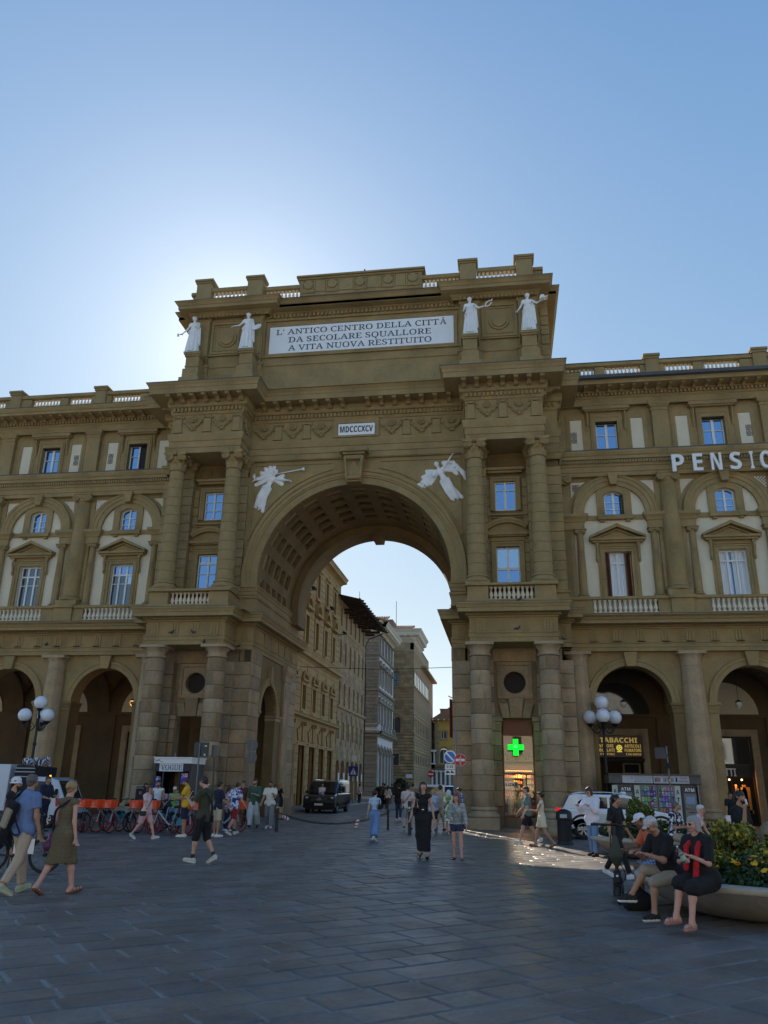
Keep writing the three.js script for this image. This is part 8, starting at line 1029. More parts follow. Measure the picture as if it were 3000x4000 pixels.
{ const t = thing('chain', 'black chain with two red and white tags hanging across the passage', 'chain', 0, 0, 0), A = [-2.55, .62, 4.3], B = [2.35, .6, 4.7], n = 74, g = merge(tr(new THREE.TorusGeometry(.034, .011, 5, 10).scale(1.5, 1, 1), 0, 0, 0)), at = (u) => [A[0] + (B[0] - A[0]) * u, .62 - .46 * (1 - (2 * u - 1) ** 2), A[2] + (B[2] - A[2]) * u], L = []; for (let i = 0; i < n; i++) { const p = at((i + .5) / n), q = at((i + .9) / n), a = Math.atan2(q[1] - p[1], q[0] - p[0]); L.push(tr(g.clone(), ...p, i % 2 ? Math.PI / 2 : 0, 0, a)); } part(t, 'links', L, M.iron, { kind: 'stuff' }); for (const u of [.12, .74]) { const p = at(u); const tg = part(t, 'tag', tr(new RoundedBoxGeometry(.3, .11, .02, 2, .008), p[0], p[1] - .07, p[2] + .02, 0, 0, u < .5 ? -.45 : 1.2), M.white); for (const k of [-.08, .04]) part(tg, 'red_stripe', tr(tr(new THREE.BoxGeometry(.05, .112, .022), k, 0, 0, 0, 0, .4), p[0], p[1] - .07, p[2] + .021, 0, 0, u < .5 ? -.45 : 1.2), signRed); } for (const [p, l] of [[A, 'dark chain post near the left pier'], [B, 'dark chain post hidden behind the woman in wide jeans']]) { const b = thing('chain_post', l, 'bollard', p[0], 0, p[2]); part(b, 'post', lathe([[.06, 0], [.045, .06], [.04, .6], [.06, .64], [.05, .72], [0, .75]], 12), M.iron); part(b, 'eye', tr(new THREE.TorusGeometry(.03, .01, 5, 10), 0, .62, .04), M.iron); } }
{ const t = thing('overhead_wire', 'thin overhead wire across the street behind the arch', 'wire', 0, 0, -20); part(t, 'wire', tube([[-8, 9.95, 0], [-2, 9.76, 0], [3, 9.85, 0], [9, 10.1, 0]], .022, 30, 5), M.iron); }
for (const [u, y, l] of [[-20.6, 16.1, 'black floodlight on the second arched window hood of the ochre building'], [-27.6, 16.0, 'black floodlight on the third arched window hood of the ochre building'], [-33.4, 14.9, 'pair of black floodlights at the corner between the two street buildings']]) { const t = thing('floodlight', l, 'floodlight', -7.5, y, u); part(t, 'bracket', bar([-.5, -.1, 0], [.1, -.1, 0], .03, 6), M.iron); for (const k of [-.2, .2]) part(t, 'lamp_head', tr(new RoundedBoxGeometry(.3, .2, .3, 2, .03), .15, .05, k, 0, 0, -.3), M.dark); }
// pigeons
const pigeonGeo = merge([blob([bone([0, .1, -.05], [0, .12, .05], .05, .045), bone([0, .12, .06], [0, .19, .09], .03, .024), bone([0, .2, .095], [0, .2, .1], .026, .024), bone([0, .1, -.08], [0, .07, -.19], .03, .015, .7)], .012, .02), bar([.02, .06, 0], [.02, 0, .01], .005, 4), bar([-.02, .06, 0], [-.02, 0, .01], .005, 4), tr(new THREE.ConeGeometry(.008, .03, 5), 0, .195, .135, Math.PI / 2)]);
for (const [x, y, z, r, l] of [[-8.25, 8.2, 3.24, 1.4, 'grey pigeon on the frieze ledge above the left outer column'], [-7.2, 8.2, 3.24, -1.2, 'grey pigeon on the frieze ledge left of centre of the left pier'], [-6.62, 7.74, 3.25, .4, 'grey pigeon on top of the left inner column capital'], [7.8, 8.2, 3.24, 1.2, 'grey pigeon on the frieze ledge above the roundel of the right pier'], [9.75, 7.74, 3.2, -.8, 'grey pigeon on top of the right outer column capital'], [-16.3, 8.18, .38, .9, 'grey pigeon on the frieze ledge of the left wing'], [7.95, 9.45, 3.5, 1, 'grey pigeon on the ledge under the right pier balusters'], [-5.4, 7.74, 1.9, 1.3, 'dark pigeon at the inner corner of the left pier']]) { const t = thing('pigeon', l, 'pigeon', x, y, z, r); part(t, 'body', pigeonGeo.clone(), plain(.05, .055, .065, .6)); part(t, 'wing', [tr(new THREE.SphereGeometry(.05, 8, 6).scale(.35, .7, 1.9), .045, .115, -.05), tr(new THREE.SphereGeometry(.05, 8, 6).scale(.35, .7, 1.9), -.045, .115, -.05)], plain(.09, .095, .11, .6)); }
// ---------- vehicles ----------
const tyreM = plain(.02, .02, .021, .8), alloy = plain(.42, .43, .45, .3, .8), carGlass = std({ color: lin(.06, .07, .08), roughness: .04, metalness: .7 }), chrome = plain(.6, .6, .62, .15, 1), paint = (r, g, b) => new THREE.MeshPhysicalMaterial({ color: lin(r, g, b), roughness: .35, clearcoat: 1, clearcoatRoughness: .06 });
function wheel(t, x, z, r, w, side) {                               // axle along z
  const m = part(t, 'wheel', tr(lathe([[r * .62, -w / 2], [r * .9, -w / 2], [r, -w * .32], [r, w * .32], [r * .9, w / 2], [r * .62, w / 2]], 30), x, r, z, Math.PI / 2), tyreM), R = [];
  R.push(tr(lathe([[r * .6, -.02], [r * .64, -.03], [r * .64, .05], [r * .58, .05]], 28), x, r, z + side * w * .34, Math.PI / 2), disc(r * .14, x, r, z + side * w * .5, 0, .04)); for (let k = 0; k < 6; k++) { const a = k * 1.047; for (const d of [-.13, .13]) R.push(flat([x + Math.cos(a + d) * r * .1, r + Math.sin(a + d) * r * .1, z + side * w * .47], [x + Math.cos(a + d * .9) * r * .6, r + Math.sin(a + d * .9) * r * .6, z + side * w * .44], r * .09, .02)); }
  part(m, 'rim', R, alloy); part(m, 'brake_disc', disc(r * .58, x, r, z + side * w * .1, 0, .02), M.dark); return m;
}
function vehicle(t, s) {                                            // s: profile data; +x is forward
  const low = []; for (const p of s.low) { if (p.length === 3) { for (let k = 0; k <= 10; k++) { const a = Math.PI * k / 10; low.push([p[0] + (s.rev || 1) * Math.cos(Math.PI - a) * p[2] * -1, p[1] + Math.sin(a) * p[2]]); } } else low.push(p); }
  part(t, 'body', prism(low, -s.W / 2, s.W / 2, [], .05), s.paint); part(t, 'cabin', prism(s.up, -s.W / 2 + s.in, s.W / 2 - s.in, [], .07), s.paint); part(t, 'underbody', box(s.x0 + .1, s.x1 - .1, .2, .5, -s.W / 2 + .12, s.W / 2 - .12), M.dark);
  for (const d of [-1, 1]) { for (const w of s.win) part(t, 'side_window', d > 0 ? prism(w, s.W / 2 - s.in - .012, s.W / 2 - s.in + .006) : prism(w, -s.W / 2 + s.in - .006, -s.W / 2 + s.in + .012), carGlass); for (const x of s.wheels) wheel(t, x, d * (s.W / 2 - .11), s.r, .22, d); part(t, 'wing_mirror', tr(new RoundedBoxGeometry(.12, .14, .22, 2, .04), s.mir[0], s.mir[1], d * (s.W / 2 + .06)), s.mirM || s.paint); part(t, 'door_handle', s.hand.map((x) => tr(new RoundedBoxGeometry(.17, .035, .03, 2, .01), x, s.handY, d * (s.W / 2 + .008))), s.paint); part(t, 'door_seam', s.seam.map((x) => box(x, x + .012, .42, s.belt, d * (s.W / 2 - .003) - .003, d * (s.W / 2 - .003) + .004)), M.dark, { kind: 'stuff' }); }
  const slab = (a, b, off, m, n, wz) => part(t, n, (() => { const L = Math.hypot(b[0] - a[0], b[1] - a[1]), g = new THREE.BoxGeometry(L, .014, wz); return tr(g, (a[0] + b[0]) / 2, (a[1] + b[1]) / 2 + off, 0, 0, 0, Math.atan2(b[1] - a[1], b[0] - a[0])); })(), m);
  slab(...s.wind, carGlass, 'windscreen', s.W - s.in * 2 - .16); if (s.rear) slab(...s.rear, carGlass, 'rear_window', s.W - s.in * 2 - .2);
  for (const d of [-1, 1]) { part(t, 'headlight', tr(new THREE.SphereGeometry(.14, 12, 8).scale(1.2, .55, 1), s.head[0], s.head[1], d * (s.W / 2 - .2)), plain(.6, .62, .65, .1, .4)); part(t, 'tail_light', tr(new RoundedBoxGeometry(.1, .16, .2, 2, .03), s.tail[0], s.tail[1], d * (s.W / 2 - .12)), s.tailM || plain(.35, .01, .01, .3)); }
  part(t, 'number_plate', box(s.plate[0] - .01, s.plate[0] + .01, s.plate[1], s.plate[1] + .11, -.26, .26), M.white);
}
{ const t = thing('taxi', 'white compact suv with black wheel arches parked behind the litter bin', 'car', 11.0, 0, 6.9); // rear at left, nose to the right
  vehicle(t, { W: 1.78, in: .1, x0: -2.1, x1: 2.1, paint: paint(.74, .76, .79), belt: .98, low: [[-2.08, .42], [-1.72, .36], [-1.3, .34, .4], [-.88, .34], [.95, .34], [1.35, .34, .4], [1.76, .36], [2.08, .42], [2.12, .7], [1.98, .84], [1.2, .98], [-2.0, 1.0], [-2.12, .8]], up: [[-1.98, .96], [1.2, .95], [.5, 1.42], [.2, 1.49], [-1.55, 1.49], [-1.72, 1.44]], win: [[[-1.42, 1.04], [-.42, 1.02], [-.42, 1.4], [-1.2, 1.4], [-1.45, 1.22]], [[-.34, 1.02], [.95, 1.0], [.42, 1.36], [.2, 1.4], [-.34, 1.4]]], wind: [[1.12, 1.0], [.5, 1.42], .02], rear: [[-2.0, 1.04], [-1.74, 1.42], .03], wheels: [-1.3, 1.35], r: .33, mir: [.75, 1.0], hand: [-.62, .35], handY: .9, seam: [-.4, .85], head: [1.95, .78], tail: [-2.07, .92], plate: [-2.13, .7], tailM: std({ color: lin(.5, .01, .01), emissive: lin(1, .02, .02), emissiveIntensity: .5 }) });
  part(t, 'roof_rail', [-1, 1].map((d) => tube([[-1.5, 1.5, d * .7], [-1.2, 1.55, d * .7], [0, 1.55, d * .7], [.3, 1.5, d * .7]], .022, 16, 6)), chrome); for (const d of [-1, 1]) for (const x of [-1.3, 1.35]) part(t, 'arch_trim', arcSweep([[0, d > 0 ? .84 : -.84], [.02, d > 0 ? .91 : -.91], [.09, d > 0 ? .91 : -.91], [.1, d > 0 ? .84 : -.84]], x, .34, .4, 0, Math.PI, 16), M.dark); part(t, 'sill_trim', [-1, 1].map((d) => box(-.88, .94, .3, .42, d * .86 - .04, d * .86 + .04)), M.dark, { kind: 'stuff' }); part(t, 'roof_sign', tr(new RoundedBoxGeometry(.18, .12, .34, 2, .05), .25, 1.54, 0), M.white); part(t, 'door_badge', box(-.85, -.45, .55, .85, .892, .896), plain(.55, .55, .5)); }
{ const t = thing('black_van', 'shiny black passenger van facing the viewer in the street behind the arch', 'van', -3.95, 0, -12.9, -Math.PI / 2);
  vehicle(t, { W: 1.93, in: .07, x0: -2.5, x1: 2.5, paint: paint(.006, .006, .008), belt: 1.05, low: [[-2.5, .35], [-1.95, .3], [-1.55, .33, .39], [-1.12, .3], [1.2, .3], [1.62, .33, .39], [2.04, .3], [2.45, .3], [2.5, .6], [2.45, .92], [2.3, 1.02], [1.6, 1.12], [-2.5, 1.12]], up: [[-2.46, 1.08], [1.72, 1.08], [1.0, 1.78], [.6, 1.86], [-2.3, 1.86], [-2.44, 1.7]], win: [[[-2.2, 1.16], [-1.0, 1.16], [-1.0, 1.68], [-2.2, 1.68]], [[-.92, 1.16], [.35, 1.16], [.35, 1.68], [-.92, 1.68]], [[.44, 1.16], [1.4, 1.16], [.95, 1.66], [.44, 1.68]]], wind: [[1.7, 1.12], [1.02, 1.76], .02], wheels: [-1.55, 1.62], r: .33, mir: [1.25, 1.18], hand: [-.1, .55], handY: 1.0, seam: [-.95, .4], head: [2.36, .86], tail: [-2.48, 1.1], plate: [2.52, .45] });
  part(t, 'grille', [prism([[-.5, .66], [.5, .66], [.56, .9], [-.56, .9]], 0, .03)].map((g) => tr(g, 2.48, 0, 0, 0, Math.PI / 2)), M.dark); for (let k = 0; k < 3; k++) part(t, 'grille_bar', box(2.505, 2.53, .69 + k * .075, .715 + k * .075, -.5, .5), chrome); part(t, 'grille_emblem', [tr(new THREE.TorusGeometry(.085, .014, 6, 20), 2.54, .79, 0, 0, Math.PI / 2), ...[0, 1, 2].map((k) => bar([2.54, .79, 0], [2.54, .79 + .08 * Math.cos(k * 2.094), .08 * Math.sin(k * 2.094)], .01, 5))], chrome); part(t, 'lower_intake', box(2.49, 2.515, .33, .42, -.7, .7), M.dark); part(t, 'roof_rail', [-1, 1].map((d) => tube([[-2, 1.87, d * .78], [.3, 1.9, d * .78]], .03, 4, 6)), chrome); }
function boxVan(label, x, z, ry, col, H, L) { const t = thing('white_van', label, 'van', x, 0, z, ry); vehicle(t, { W: 1.75, in: .06, x0: -L / 2, x1: L / 2, paint: paint(...col), belt: 1, low: [[-L / 2, .35], [-L / 2 + .45, .32], [-L / 2 + .85, .33, .37], [-L / 2 + 1.25, .3], [L / 2 - 1.25, .3], [L / 2 - .85, .33, .37], [L / 2 - .45, .32], [L / 2, .4], [L / 2 - .05, .85], [L / 2 - .8, 1.02], [-L / 2, 1.02]], up: [[-L / 2 + .03, 1], [L / 2 - .85, 1], [L / 2 - 1.4, H - .05], [L / 2 - 1.7, H], [-L / 2 + .2, H], [-L / 2 + .05, H - .1]], win: [[[-L / 2 + .3, 1.06], [-.1, 1.06], [-.1, H - .12], [-L / 2 + .4, H - .12]], [[0, 1.06], [L / 2 - 1.1, 1.06], [L / 2 - 1.5, H - .12], [0, H - .12]]], wind: [[L / 2 - .88, 1.03], [L / 2 - 1.4, H - .07], .02], rear: [[-L / 2 + .01, 1.05], [-L / 2 + .04, H - .14], 0], wheels: [-L / 2 + .85, L / 2 - .85], r: .31, mir: [L / 2 - 1.2, 1.05], hand: [-.2, .5], handY: .92, seam: [-.05, .8], head: [L / 2 - .12, .78], tail: [-L / 2 + .01, .95], plate: [-L / 2 - .04, .6] }); return t; }
boxVan('white taxi van seen from behind, right of the woman in the black dress', 2.55, -14.5, Math.PI / 2, [.7, .72, .75], 1.72, 4.3);
boxVan('white car further back with a dark windscreen, above the green leaf dress', 3.6, -20, -Math.PI / 2 + .15, [.68, .7, .74], 1.66, 4.2); boxVan('white car parked at the far right beside the pier edge', 5.6, -24, Math.PI / 2, [.66, .68, .72], 1.66, 4.2); boxVan('pale blue car further up the street left of the taxi van', .5, -27, Math.PI / 2 - .3, [.2, .27, .4], 1.5, 4.0);
{ const t = thing('motor_scooter', 'parked motor scooter with a bright round headlight beside the white taxi van', 'scooter', 1.2, 0, -15, .2); for (const z of [-.6, .6]) part(t, 'wheel', tr(new THREE.TorusGeometry(.2, .06, 8, 20), 0, .25, z, 0, Math.PI / 2), tyreM); part(t, 'fairing', blob([bone([0, .4, .55], [0, .95, .4], .13, .16), bone([0, .35, 0], [0, .35, .4], .12, .1), bone([0, .5, -.3], [0, .55, -.75], .16, .12)], .02, .05), plain(.35, .37, .4, .3)); part(t, 'seat', tr(new RoundedBoxGeometry(.26, .12, .7, 2, .05), 0, .76, -.4), M.dark); part(t, 'handlebar', bar([-.32, 1.08, .38], [.32, 1.08, .38], .02, 6), M.iron); part(t, 'headlight', ball(.09, 0, .92, .56, 12), std({ color: lin(.8, .8, .8), emissive: lin(1, .95, .85), emissiveIntensity: 1.5 })); for (const s of [-1, 1]) part(t, 'mirror', [bar([s * .25, 1.08, .38], [s * .33, 1.3, .34], .01, 5), tr(new THREE.CylinderGeometry(.06, .06, .02, 12), s * .34, 1.33, .34, Math.PI / 2)], M.iron); }
{ const t = thing('delivery_truck', 'small white box truck with a dark canvas section at the left edge', 'truck', -10.4, 0, 8.6), w = paint(.56, .60, .66), dk = plain(.014, .014, .018, .8); part(t, 'cargo_box', cbox(-3.4, -1.0, .55, 2.2, -.75, .75, .03), w); part(t, 'canvas_section', [prism([[-1.0, .5], [-.1, .5], [.05, 2.12], [-.75, 2.18]], -.76, .76, [], .03)], dk); for (const y of [1.75, 1.92, 2.05]) part(t, 'crate_slat', box(-.78, .02, y, y + .035, .74, .79), plain(.4, .41, .42)); part(t, 'cab', prism([[-.1, .4], [1.35, .4], [1.42, .8], [1.3, 1.0], [.95, 1.66], [.6, 1.76], [-.1, 1.78]], -.72, .72, [], .06), w); for (const d of [-1, 1]) part(t, 'side_window', d > 0 ? prism([[.05, 1.05], [.95, 1.05], [.72, 1.6], [.05, 1.62]], .715, .728) : prism([[.05, 1.05], [.95, 1.05], [.72, 1.6], [.05, 1.62]], -.728, -.715), carGlass); part(t, 'windscreen', tr(new THREE.BoxGeometry(.72, .015, 1.2), 1.13, 1.33, 0, 0, 0, -1.08), carGlass); for (const d of [-1, 1]) for (const x of [-2.4, .75]) wheel(t, x, d * .62, .28, .18, d); part(t, 'bumper', cbox(1.3, 1.48, .3, .5, -.72, .72, .03), dk); part(t, 'beacon', cyl(.04, .03, .07, .35, 1.77, .2, 10), std({ color: 0, emissive: lin(1, .42, .03), emissiveIntensity: 2 })); part(t, 'wing_mirror', tr(new RoundedBoxGeometry(.08, .22, .14, 2, .03), 1.05, 1.25, .84), dk);
  const b = thing('striped_bundle', 'crumpled bundle of white and navy striped fabric on top of the truck', 'bundle', -10.75, 2.14, 8.75), R = rng(19), bs = []; for (let i = 0; i < 9; i++) bs.push(bone([-.5 + i * .12, .08 + R() * .1, (R() - .5) * .5], [-.4 + i * .12, .16 + R() * .14, (R() - .5) * .5], .1, .09)); part(b, 'fabric', blob(bs, .016, .03), std({ map: rep(tex(128, (u, v) => Math.sin((u + v * .4 + .14 * fbm(u, v, 4, 2, 5)) * 44) > 0 ? [.6, .62, .66] : [.03, .035, .07], true), .9), roughness: .9 })); }
// bicycles: facing +z
const grayM = plain(.30, .33, .37, .35, .5), bikeOrange = plain(.75, .085, .02, .5), bikeRed = plain(.5, .04, .05, .6), teal = plain(.02, .25, .33, .5);
const wheelGeo = merge([tr(new THREE.TorusGeometry(.31, .022, 8, 36), 0, 0, 0, 0, Math.PI / 2)]), rimGeo = merge([tr(new THREE.TorusGeometry(.285, .012, 6, 32), 0, 0, 0, 0, Math.PI / 2), tr(new THREE.CylinderGeometry(.03, .03, .1, 10), 0, 0, 0, 0, 0, Math.PI / 2), ...Array.from({ length: 14 }, (_, i) => bar([0, 0, 0], [0, .285 * Math.cos(i * .449), .285 * Math.sin(i * .449)], .0025, 3))]);
function bicycle(label, group, o = {}) {
  const t = thing(o.name || 'rental_bicycle', label, 'bicycle', 0, 0, 0, 0, group), fr = o.frame || grayM;
  for (const z of [-.52, .52]) { const w = inst(t, 'wheel', wheelGeo, tyreM, 0, .335, z); const r = new THREE.Mesh(rimGeo, o.rim || bikeRed); r.name = 'rim'; w.add(r); }
  part(t, 'frame', [bar([0, .335, .52], [0, .78, .4], .026, 8), tube([[0, .74, .41], [0, .5, .2], [0, .32, -.02], [0, .34, -.1]], .038, 14, 8), bar([0, .3, -.08], [0, .84, -.24], .024, 8), bar([0, .3, -.08], [.05, .335, -.52], .016, 6), bar([0, .3, -.08], [-.05, .335, -.52], .016, 6), bar([0, .6, -.17], [.05, .335, -.52], .012, 6), bar([0, .6, -.17], [-.05, .335, -.52], .012, 6)], fr);
  part(t, 'handlebar', [bar([0, .78, .4], [0, 1.04, .33], .018, 8), tube([[-.3, 1.08, .14], [-.27, 1.07, .26], [-.12, 1.04, .34], [.12, 1.04, .34], [.27, 1.07, .26], [.3, 1.08, .14]], .013, 24, 6)], M.iron); part(t, 'grip', [-1, 1].map((s) => bar([s * .3, 1.08, .15], [s * .305, 1.085, .03], .018, 8)), tyreM, { kind: 'stuff' });
  part(t, 'saddle', blob([bone([0, .88, -.12], [0, .89, -.3], .03, .06, 1), bone([-.05, .89, -.32], [.05, .89, -.32], .045, .045)], .012, .04), tyreM); part(t, 'pedal', [bar([-.12, .3, -.08], [.12, .3, -.08], .012, 6), box(-.22, -.12, .14, .17, -.06, .0), box(.12, .22, .43, .46, -.16, -.1), bar([-.12, .3, -.08], [-.12, .16, -.04], .01, 5), bar([.12, .3, -.08], [.12, .44, -.12], .01, 5)], M.iron);
  part(t, 'mudguard', tr(arcSweep([[0, -.035], [.012, -.03], [.012, .03], [0, .035]], .52, .335, .35, .35, 2.9, 20), 0, 0, 0, 0, Math.PI / 2), o.guard || M.dark);
  if (o.basket !== false) { part(t, 'basket', [prism([[-.19, 0], [.19, 0], [.23, .26], [-.23, .26]], .0, .02), ...[[.0, .26]].flatMap(() => [tr(new THREE.BoxGeometry(.02, .27, .3), -.21, .13, -.14, 0, 0, .14), tr(new THREE.BoxGeometry(.02, .27, .3), .21, .13, -.14, 0, 0, -.14)]), box(-.2, .2, -.005, .012, -.28, .02), prism([[-.19, 0], [.19, 0], [.23, .26], [-.23, .26]], -.29, -.27)].map((g) => g.translate(0, .8, .72)), bikeOrange); part(t, 'basket_logo', [tr(new THREE.TorusGeometry(.045, .01, 5, 14), 0, .92, .745), box(-.1, .1, .83, .85, .74, .745)], plain(.75, .5, .42)); part(t, 'skirt_guard', [-1, 1].map((s) => tr(new THREE.CylinderGeometry(.26, .26, .006, 20, 1, false, -.3, 2.6), s * .05, .36, -.52, 0, 0, Math.PI / 2)), o.skirt || teal, { kind: 'stuff' }); part(t, 'headlamp', ball(.035, 0, .76, .5, 8), plain(.5, .5, .5, .2)); part(t, 'rear_badge', box(-.07, .07, .66, .72, -.5, -.47), plain(.1, .35, .6)); part(t, 'lock_box', cbox(-.06, .06, .55, .68, -.5, -.38, .01), M.dark); }
  part(t, 'kickstand', bar([.06, .3, -.2], [.16, .0, -.26], .01, 5), M.iron); return t;
}
{ const g = 'orange basket rental bicycles parked in front of the kiosk', first = bicycle('rental bicycle with orange basket, leftmost of the parked row, rear badge showing', g); const put = (o, x, z, ry, rz = 0) => { o.position.set(x, 0, z); o.rotation.set(0, ry, rz); };
  put(first, -7.35, 10.9, -2.7, .05); const names = ['second from the left in the parked row', 'third from the left in the parked row', 'fourth from the left in the parked row, basket facing out', 'just right of the delivery box, basket facing the viewer', 'directly behind the woman in pink'];
  [[-7.0, 10.75, -.3], [-6.55, 10.65, -.36], [-6.1, 10.6, -.34], [-5.2, 10.35, -.42], [-4.75, 10.2, -.3]].forEach(([x, z, ry], i) => { const c = first.clone(); c.name = numbered('rental_bicycle'); scene.add(c); put(c, x, z, ry, .06); c.userData = { label: 'rental bicycle with orange basket, ' + names[i], category: 'bicycle', group: g }; });
  const c2 = first.clone(); c2.name = numbered('rental_bicycle'); scene.add(c2); put(c2, -4.15, 11.15, -1.5, .04); c2.userData = { label: 'orange basket rental bicycle seen side on between the people in pink and yellow', category: 'bicycle', group: g }; const c3 = first.clone(); c3.name = numbered('rental_bicycle'); scene.add(c3); put(c3, -3.75, 11.0, .9, -.04); c3.userData = { label: 'rental bicycle with orange basket that the man in yellow looks at', category: 'bicycle', group: g };
  const c4 = first.clone(); c4.name = numbered('rental_bicycle'); scene.add(c4); put(c4, -2.9, 9.2, 2.2, .03); c4.userData = { label: 'rental bicycle beside the girl in the pink tee', category: 'bicycle', group: g }; const c5 = first.clone(); c5.name = numbered('rental_bicycle'); scene.add(c5); put(c5, -8.0, 11.2, -2.5, .03); c5.userData = { label: 'rental bicycle with teal rear guard between the couple walking away', category: 'bicycle', group: g };
  const s = bicycle('grey bicycle with a black delivery box behind it, in the gap of the parked row', null, { name: 'bicycle', basket: false, rim: M.dark, guard: teal }); put(s, -5.75, 9.9, -.3, .05); const d = thing('delivery_box', 'black padded delivery box with a round emblem standing on the grey bicycle', 'backpack', -5.95, .98, 9.5, -.2); part(d, 'box_body', tr(new RoundedBoxGeometry(.42, .5, .36, 3, .06), 0, .27, 0), plain(.012, .012, .014, .8)); part(d, 'strap', tube([[-.15, .45, .19], [0, .47, .2], [.15, .45, .19]], .014, 8, 5), grayM); part(d, 'emblem', disc(.06, .03, .3, .185), plain(.3, .08, .1));
  const h = bicycle('dark bicycle pushed by the young man in the white bucket hat', null, { name: 'bicycle', basket: false, rim: M.dark, frame: plain(.03, .035, .04, .4), guard: M.dark }); put(h, -2.3, 22.75, Math.PI / 2 + .12, 0); part(h, 'frame_plate', box(-.05, -.045, .35, .62, -.1, .3), M.white); }
{ const t = thing('electric_scooter', 'black electric kick scooter with a dark bag on its stem, parked before the seated group', 'scooter', 8.78, 0, 23.8, -.12); for (const z of [.15, -.95]) part(t, 'wheel', [tr(new THREE.TorusGeometry(.095, .035, 10, 22), 0, .13, z, 0, Math.PI / 2), tr(new THREE.CylinderGeometry(.07, .07, .05, 14), 0, .13, z, 0, 0, Math.PI / 2)], tyreM); part(t, 'stem', [bar([0, .3, .08], [0, 1.14, -.06], .03, 10), cbox(-.055, .055, .3, .48, .03, .15, .015)], M.iron); part(t, 'fork', [-1, 1].map((s) => bar([s * .075, .13, .15], [s * .06, .36, .1], .018, 6)).concat([bar([-.075, .36, .1], [.075, .36, .1], .022, 6), bar([.075, .13, .15], [-.075, .13, .15], .014, 6)]), plain(.03, .03, .032, .4, .4)); part(t, 'handlebar', tube([[-.36, 1.16, -.0], [-.2, 1.16, -.06], [.2, 1.14, -.07], [.38, 1.1, -.03]], .017, 16, 6), M.iron); part(t, 'grip', [bar([-.36, 1.16, 0], [-.25, 1.16, -.045], .022, 8), bar([.38, 1.1, -.03], [.27, 1.125, -.055], .022, 8)], tyreM, { kind: 'stuff' }); part(t, 'display', tr(new RoundedBoxGeometry(.12, .03, .08, 2, .01), 0, 1.17, -.06), M.dark); part(t, 'deck', [cbox(-.09, .09, .13, .19, -.88, -.06, .02), tr(new THREE.BoxGeometry(.1, .05, .3), 0, .25, -.02, -.6)], plain(.12, .12, .125, .6)); part(t, 'rear_fender', tr(arcSweep([[0, -.05], [.01, .05]], .95, .13, .15, .4, 2.4, 10), 0, 0, 0, 0, Math.PI / 2), M.dark); part(t, 'headlight', ball(.022, 0, .41, .155, 8), plain(.8, .8, .75, .2)); part(t, 'cable', tube([[.02, .62, .06], [.11, .5, .12], [.12, .38, .12], [.05, .3, .1]], .008, 14, 5), M.dark); const b = thing('stem_bag', 'soft dark green bag hanging on the stem of the electric scooter', 'bag', 8.78, 0, 23.84, -.12); part(b, 'bag_body', blob([bone([0, .96, .06], [0, .7, .1], .05, .1, .55), bone([0, .7, .1], [0, .6, .1], .1, .06, .55)], .012, .04), plain(.035, .042, .022, .6)); part(b, 'strap', tube([[-.04, 1.12, -.02], [-.075, .9, .06], [-.06, .65, .13]], .008, 10, 4), M.dark); }
{ const t = thing('backpack', 'black backpack lying on the ground at the feet of the seated people', 'backpack', 8.95, 0, 24.5, .4); part(t, 'bag_body', blob([bone([-.12, .12, 0], [.1, .13, .02], .12, .14), bone([0, .2, -.05], [.05, .28, -.05], .1, .07)], .014, .05), C.black); part(t, 'strap', tube([[-.1, .2, .1], [-.02, .3, .1], [.1, .26, .08]], .016, 10, 5), C.black); }
{ const t = thing('stroller', 'dark baby stroller pushed up the street', 'stroller', -1.7, 0, -21.6, .3); part(t, 'hood', tr(new THREE.SphereGeometry(.32, 16, 10, 0, 6.3, 0, 1.6), 0, .72, 0, -.6), C.black); part(t, 'seat', tr(new RoundedBoxGeometry(.42, .5, .3, 3, .08), 0, .6, .05, .4), C.black); part(t, 'frame', [-1, 1].flatMap((s) => [bar([s * .24, .1, .4], [s * .24, .95, -.45], .015, 6), bar([s * .24, .1, -.3], [s * .24, .6, .1], .015, 6)]), M.iron); for (const s of [-1, 1]) for (const z of [.4, -.3]) part(t, 'wheel', tr(new THREE.TorusGeometry(.09, .025, 8, 16), s * .25, .11, z, 0, Math.PI / 2), tyreM); }
// ---------- planters, shrubs, flowers ----------
function leafCloud(fn, n, size, R, cols) {                            // small leaf faces scattered through a volume
  const P = [], N = [], Cc = []; const v = new THREE.Vector3(), e = new THREE.Euler();
  for (let i = 0; i < n; i++) { const p = fn(R); if (!p) continue; const s = size * (.6 + R() * .8); e.set(R() * 6.28, R() * 6.28, R() * 6.28); const col = cols(p, R), q = [[-.45, 0, 0], [0, .1, .42], [.55, 0, 0], [0, .1, -.42]].map((a) => { v.set(...a).multiplyScalar(s).applyEuler(e); return [p[0] + v.x, p[1] + v.y, p[2] + v.z]; }); v.set(0, 1, 0).applyEuler(e); P.push(...q[0], ...q[1], ...q[2], ...q[0], ...q[2], ...q[3]); for (let k = 0; k < 6; k++) { N.push(v.x, v.y, v.z); Cc.push(...col); } }
  const g = soup(P, N); g.setAttribute('color', new THREE.Float32BufferAttribute(Cc, 3)); return g;
}
const leafM = std({ vertexColors: true, roughness: .55 });
const flowerGeo = merge([ball(.016, 0, .01, 0, 6).scale(1, .6, 1), ...Array.from({ length: 7 }, (_, i) => tr(new THREE.SphereGeometry(.017, 6, 4).scale(1, .45, 1), .022 * Math.cos(i * .9), .004, .022 * Math.sin(i * .9)))]);
const flowerY = plain(.75, .42, .01, .7), flowerO = plain(.7, .26, .01, .7);
const concrete = std({ map: rep(surfTex(.30, .26, .21, .4, 61, .2), 1.4), roughness: .9, bumpMap: rep(noiseA, .5), bumpScale: .012 });
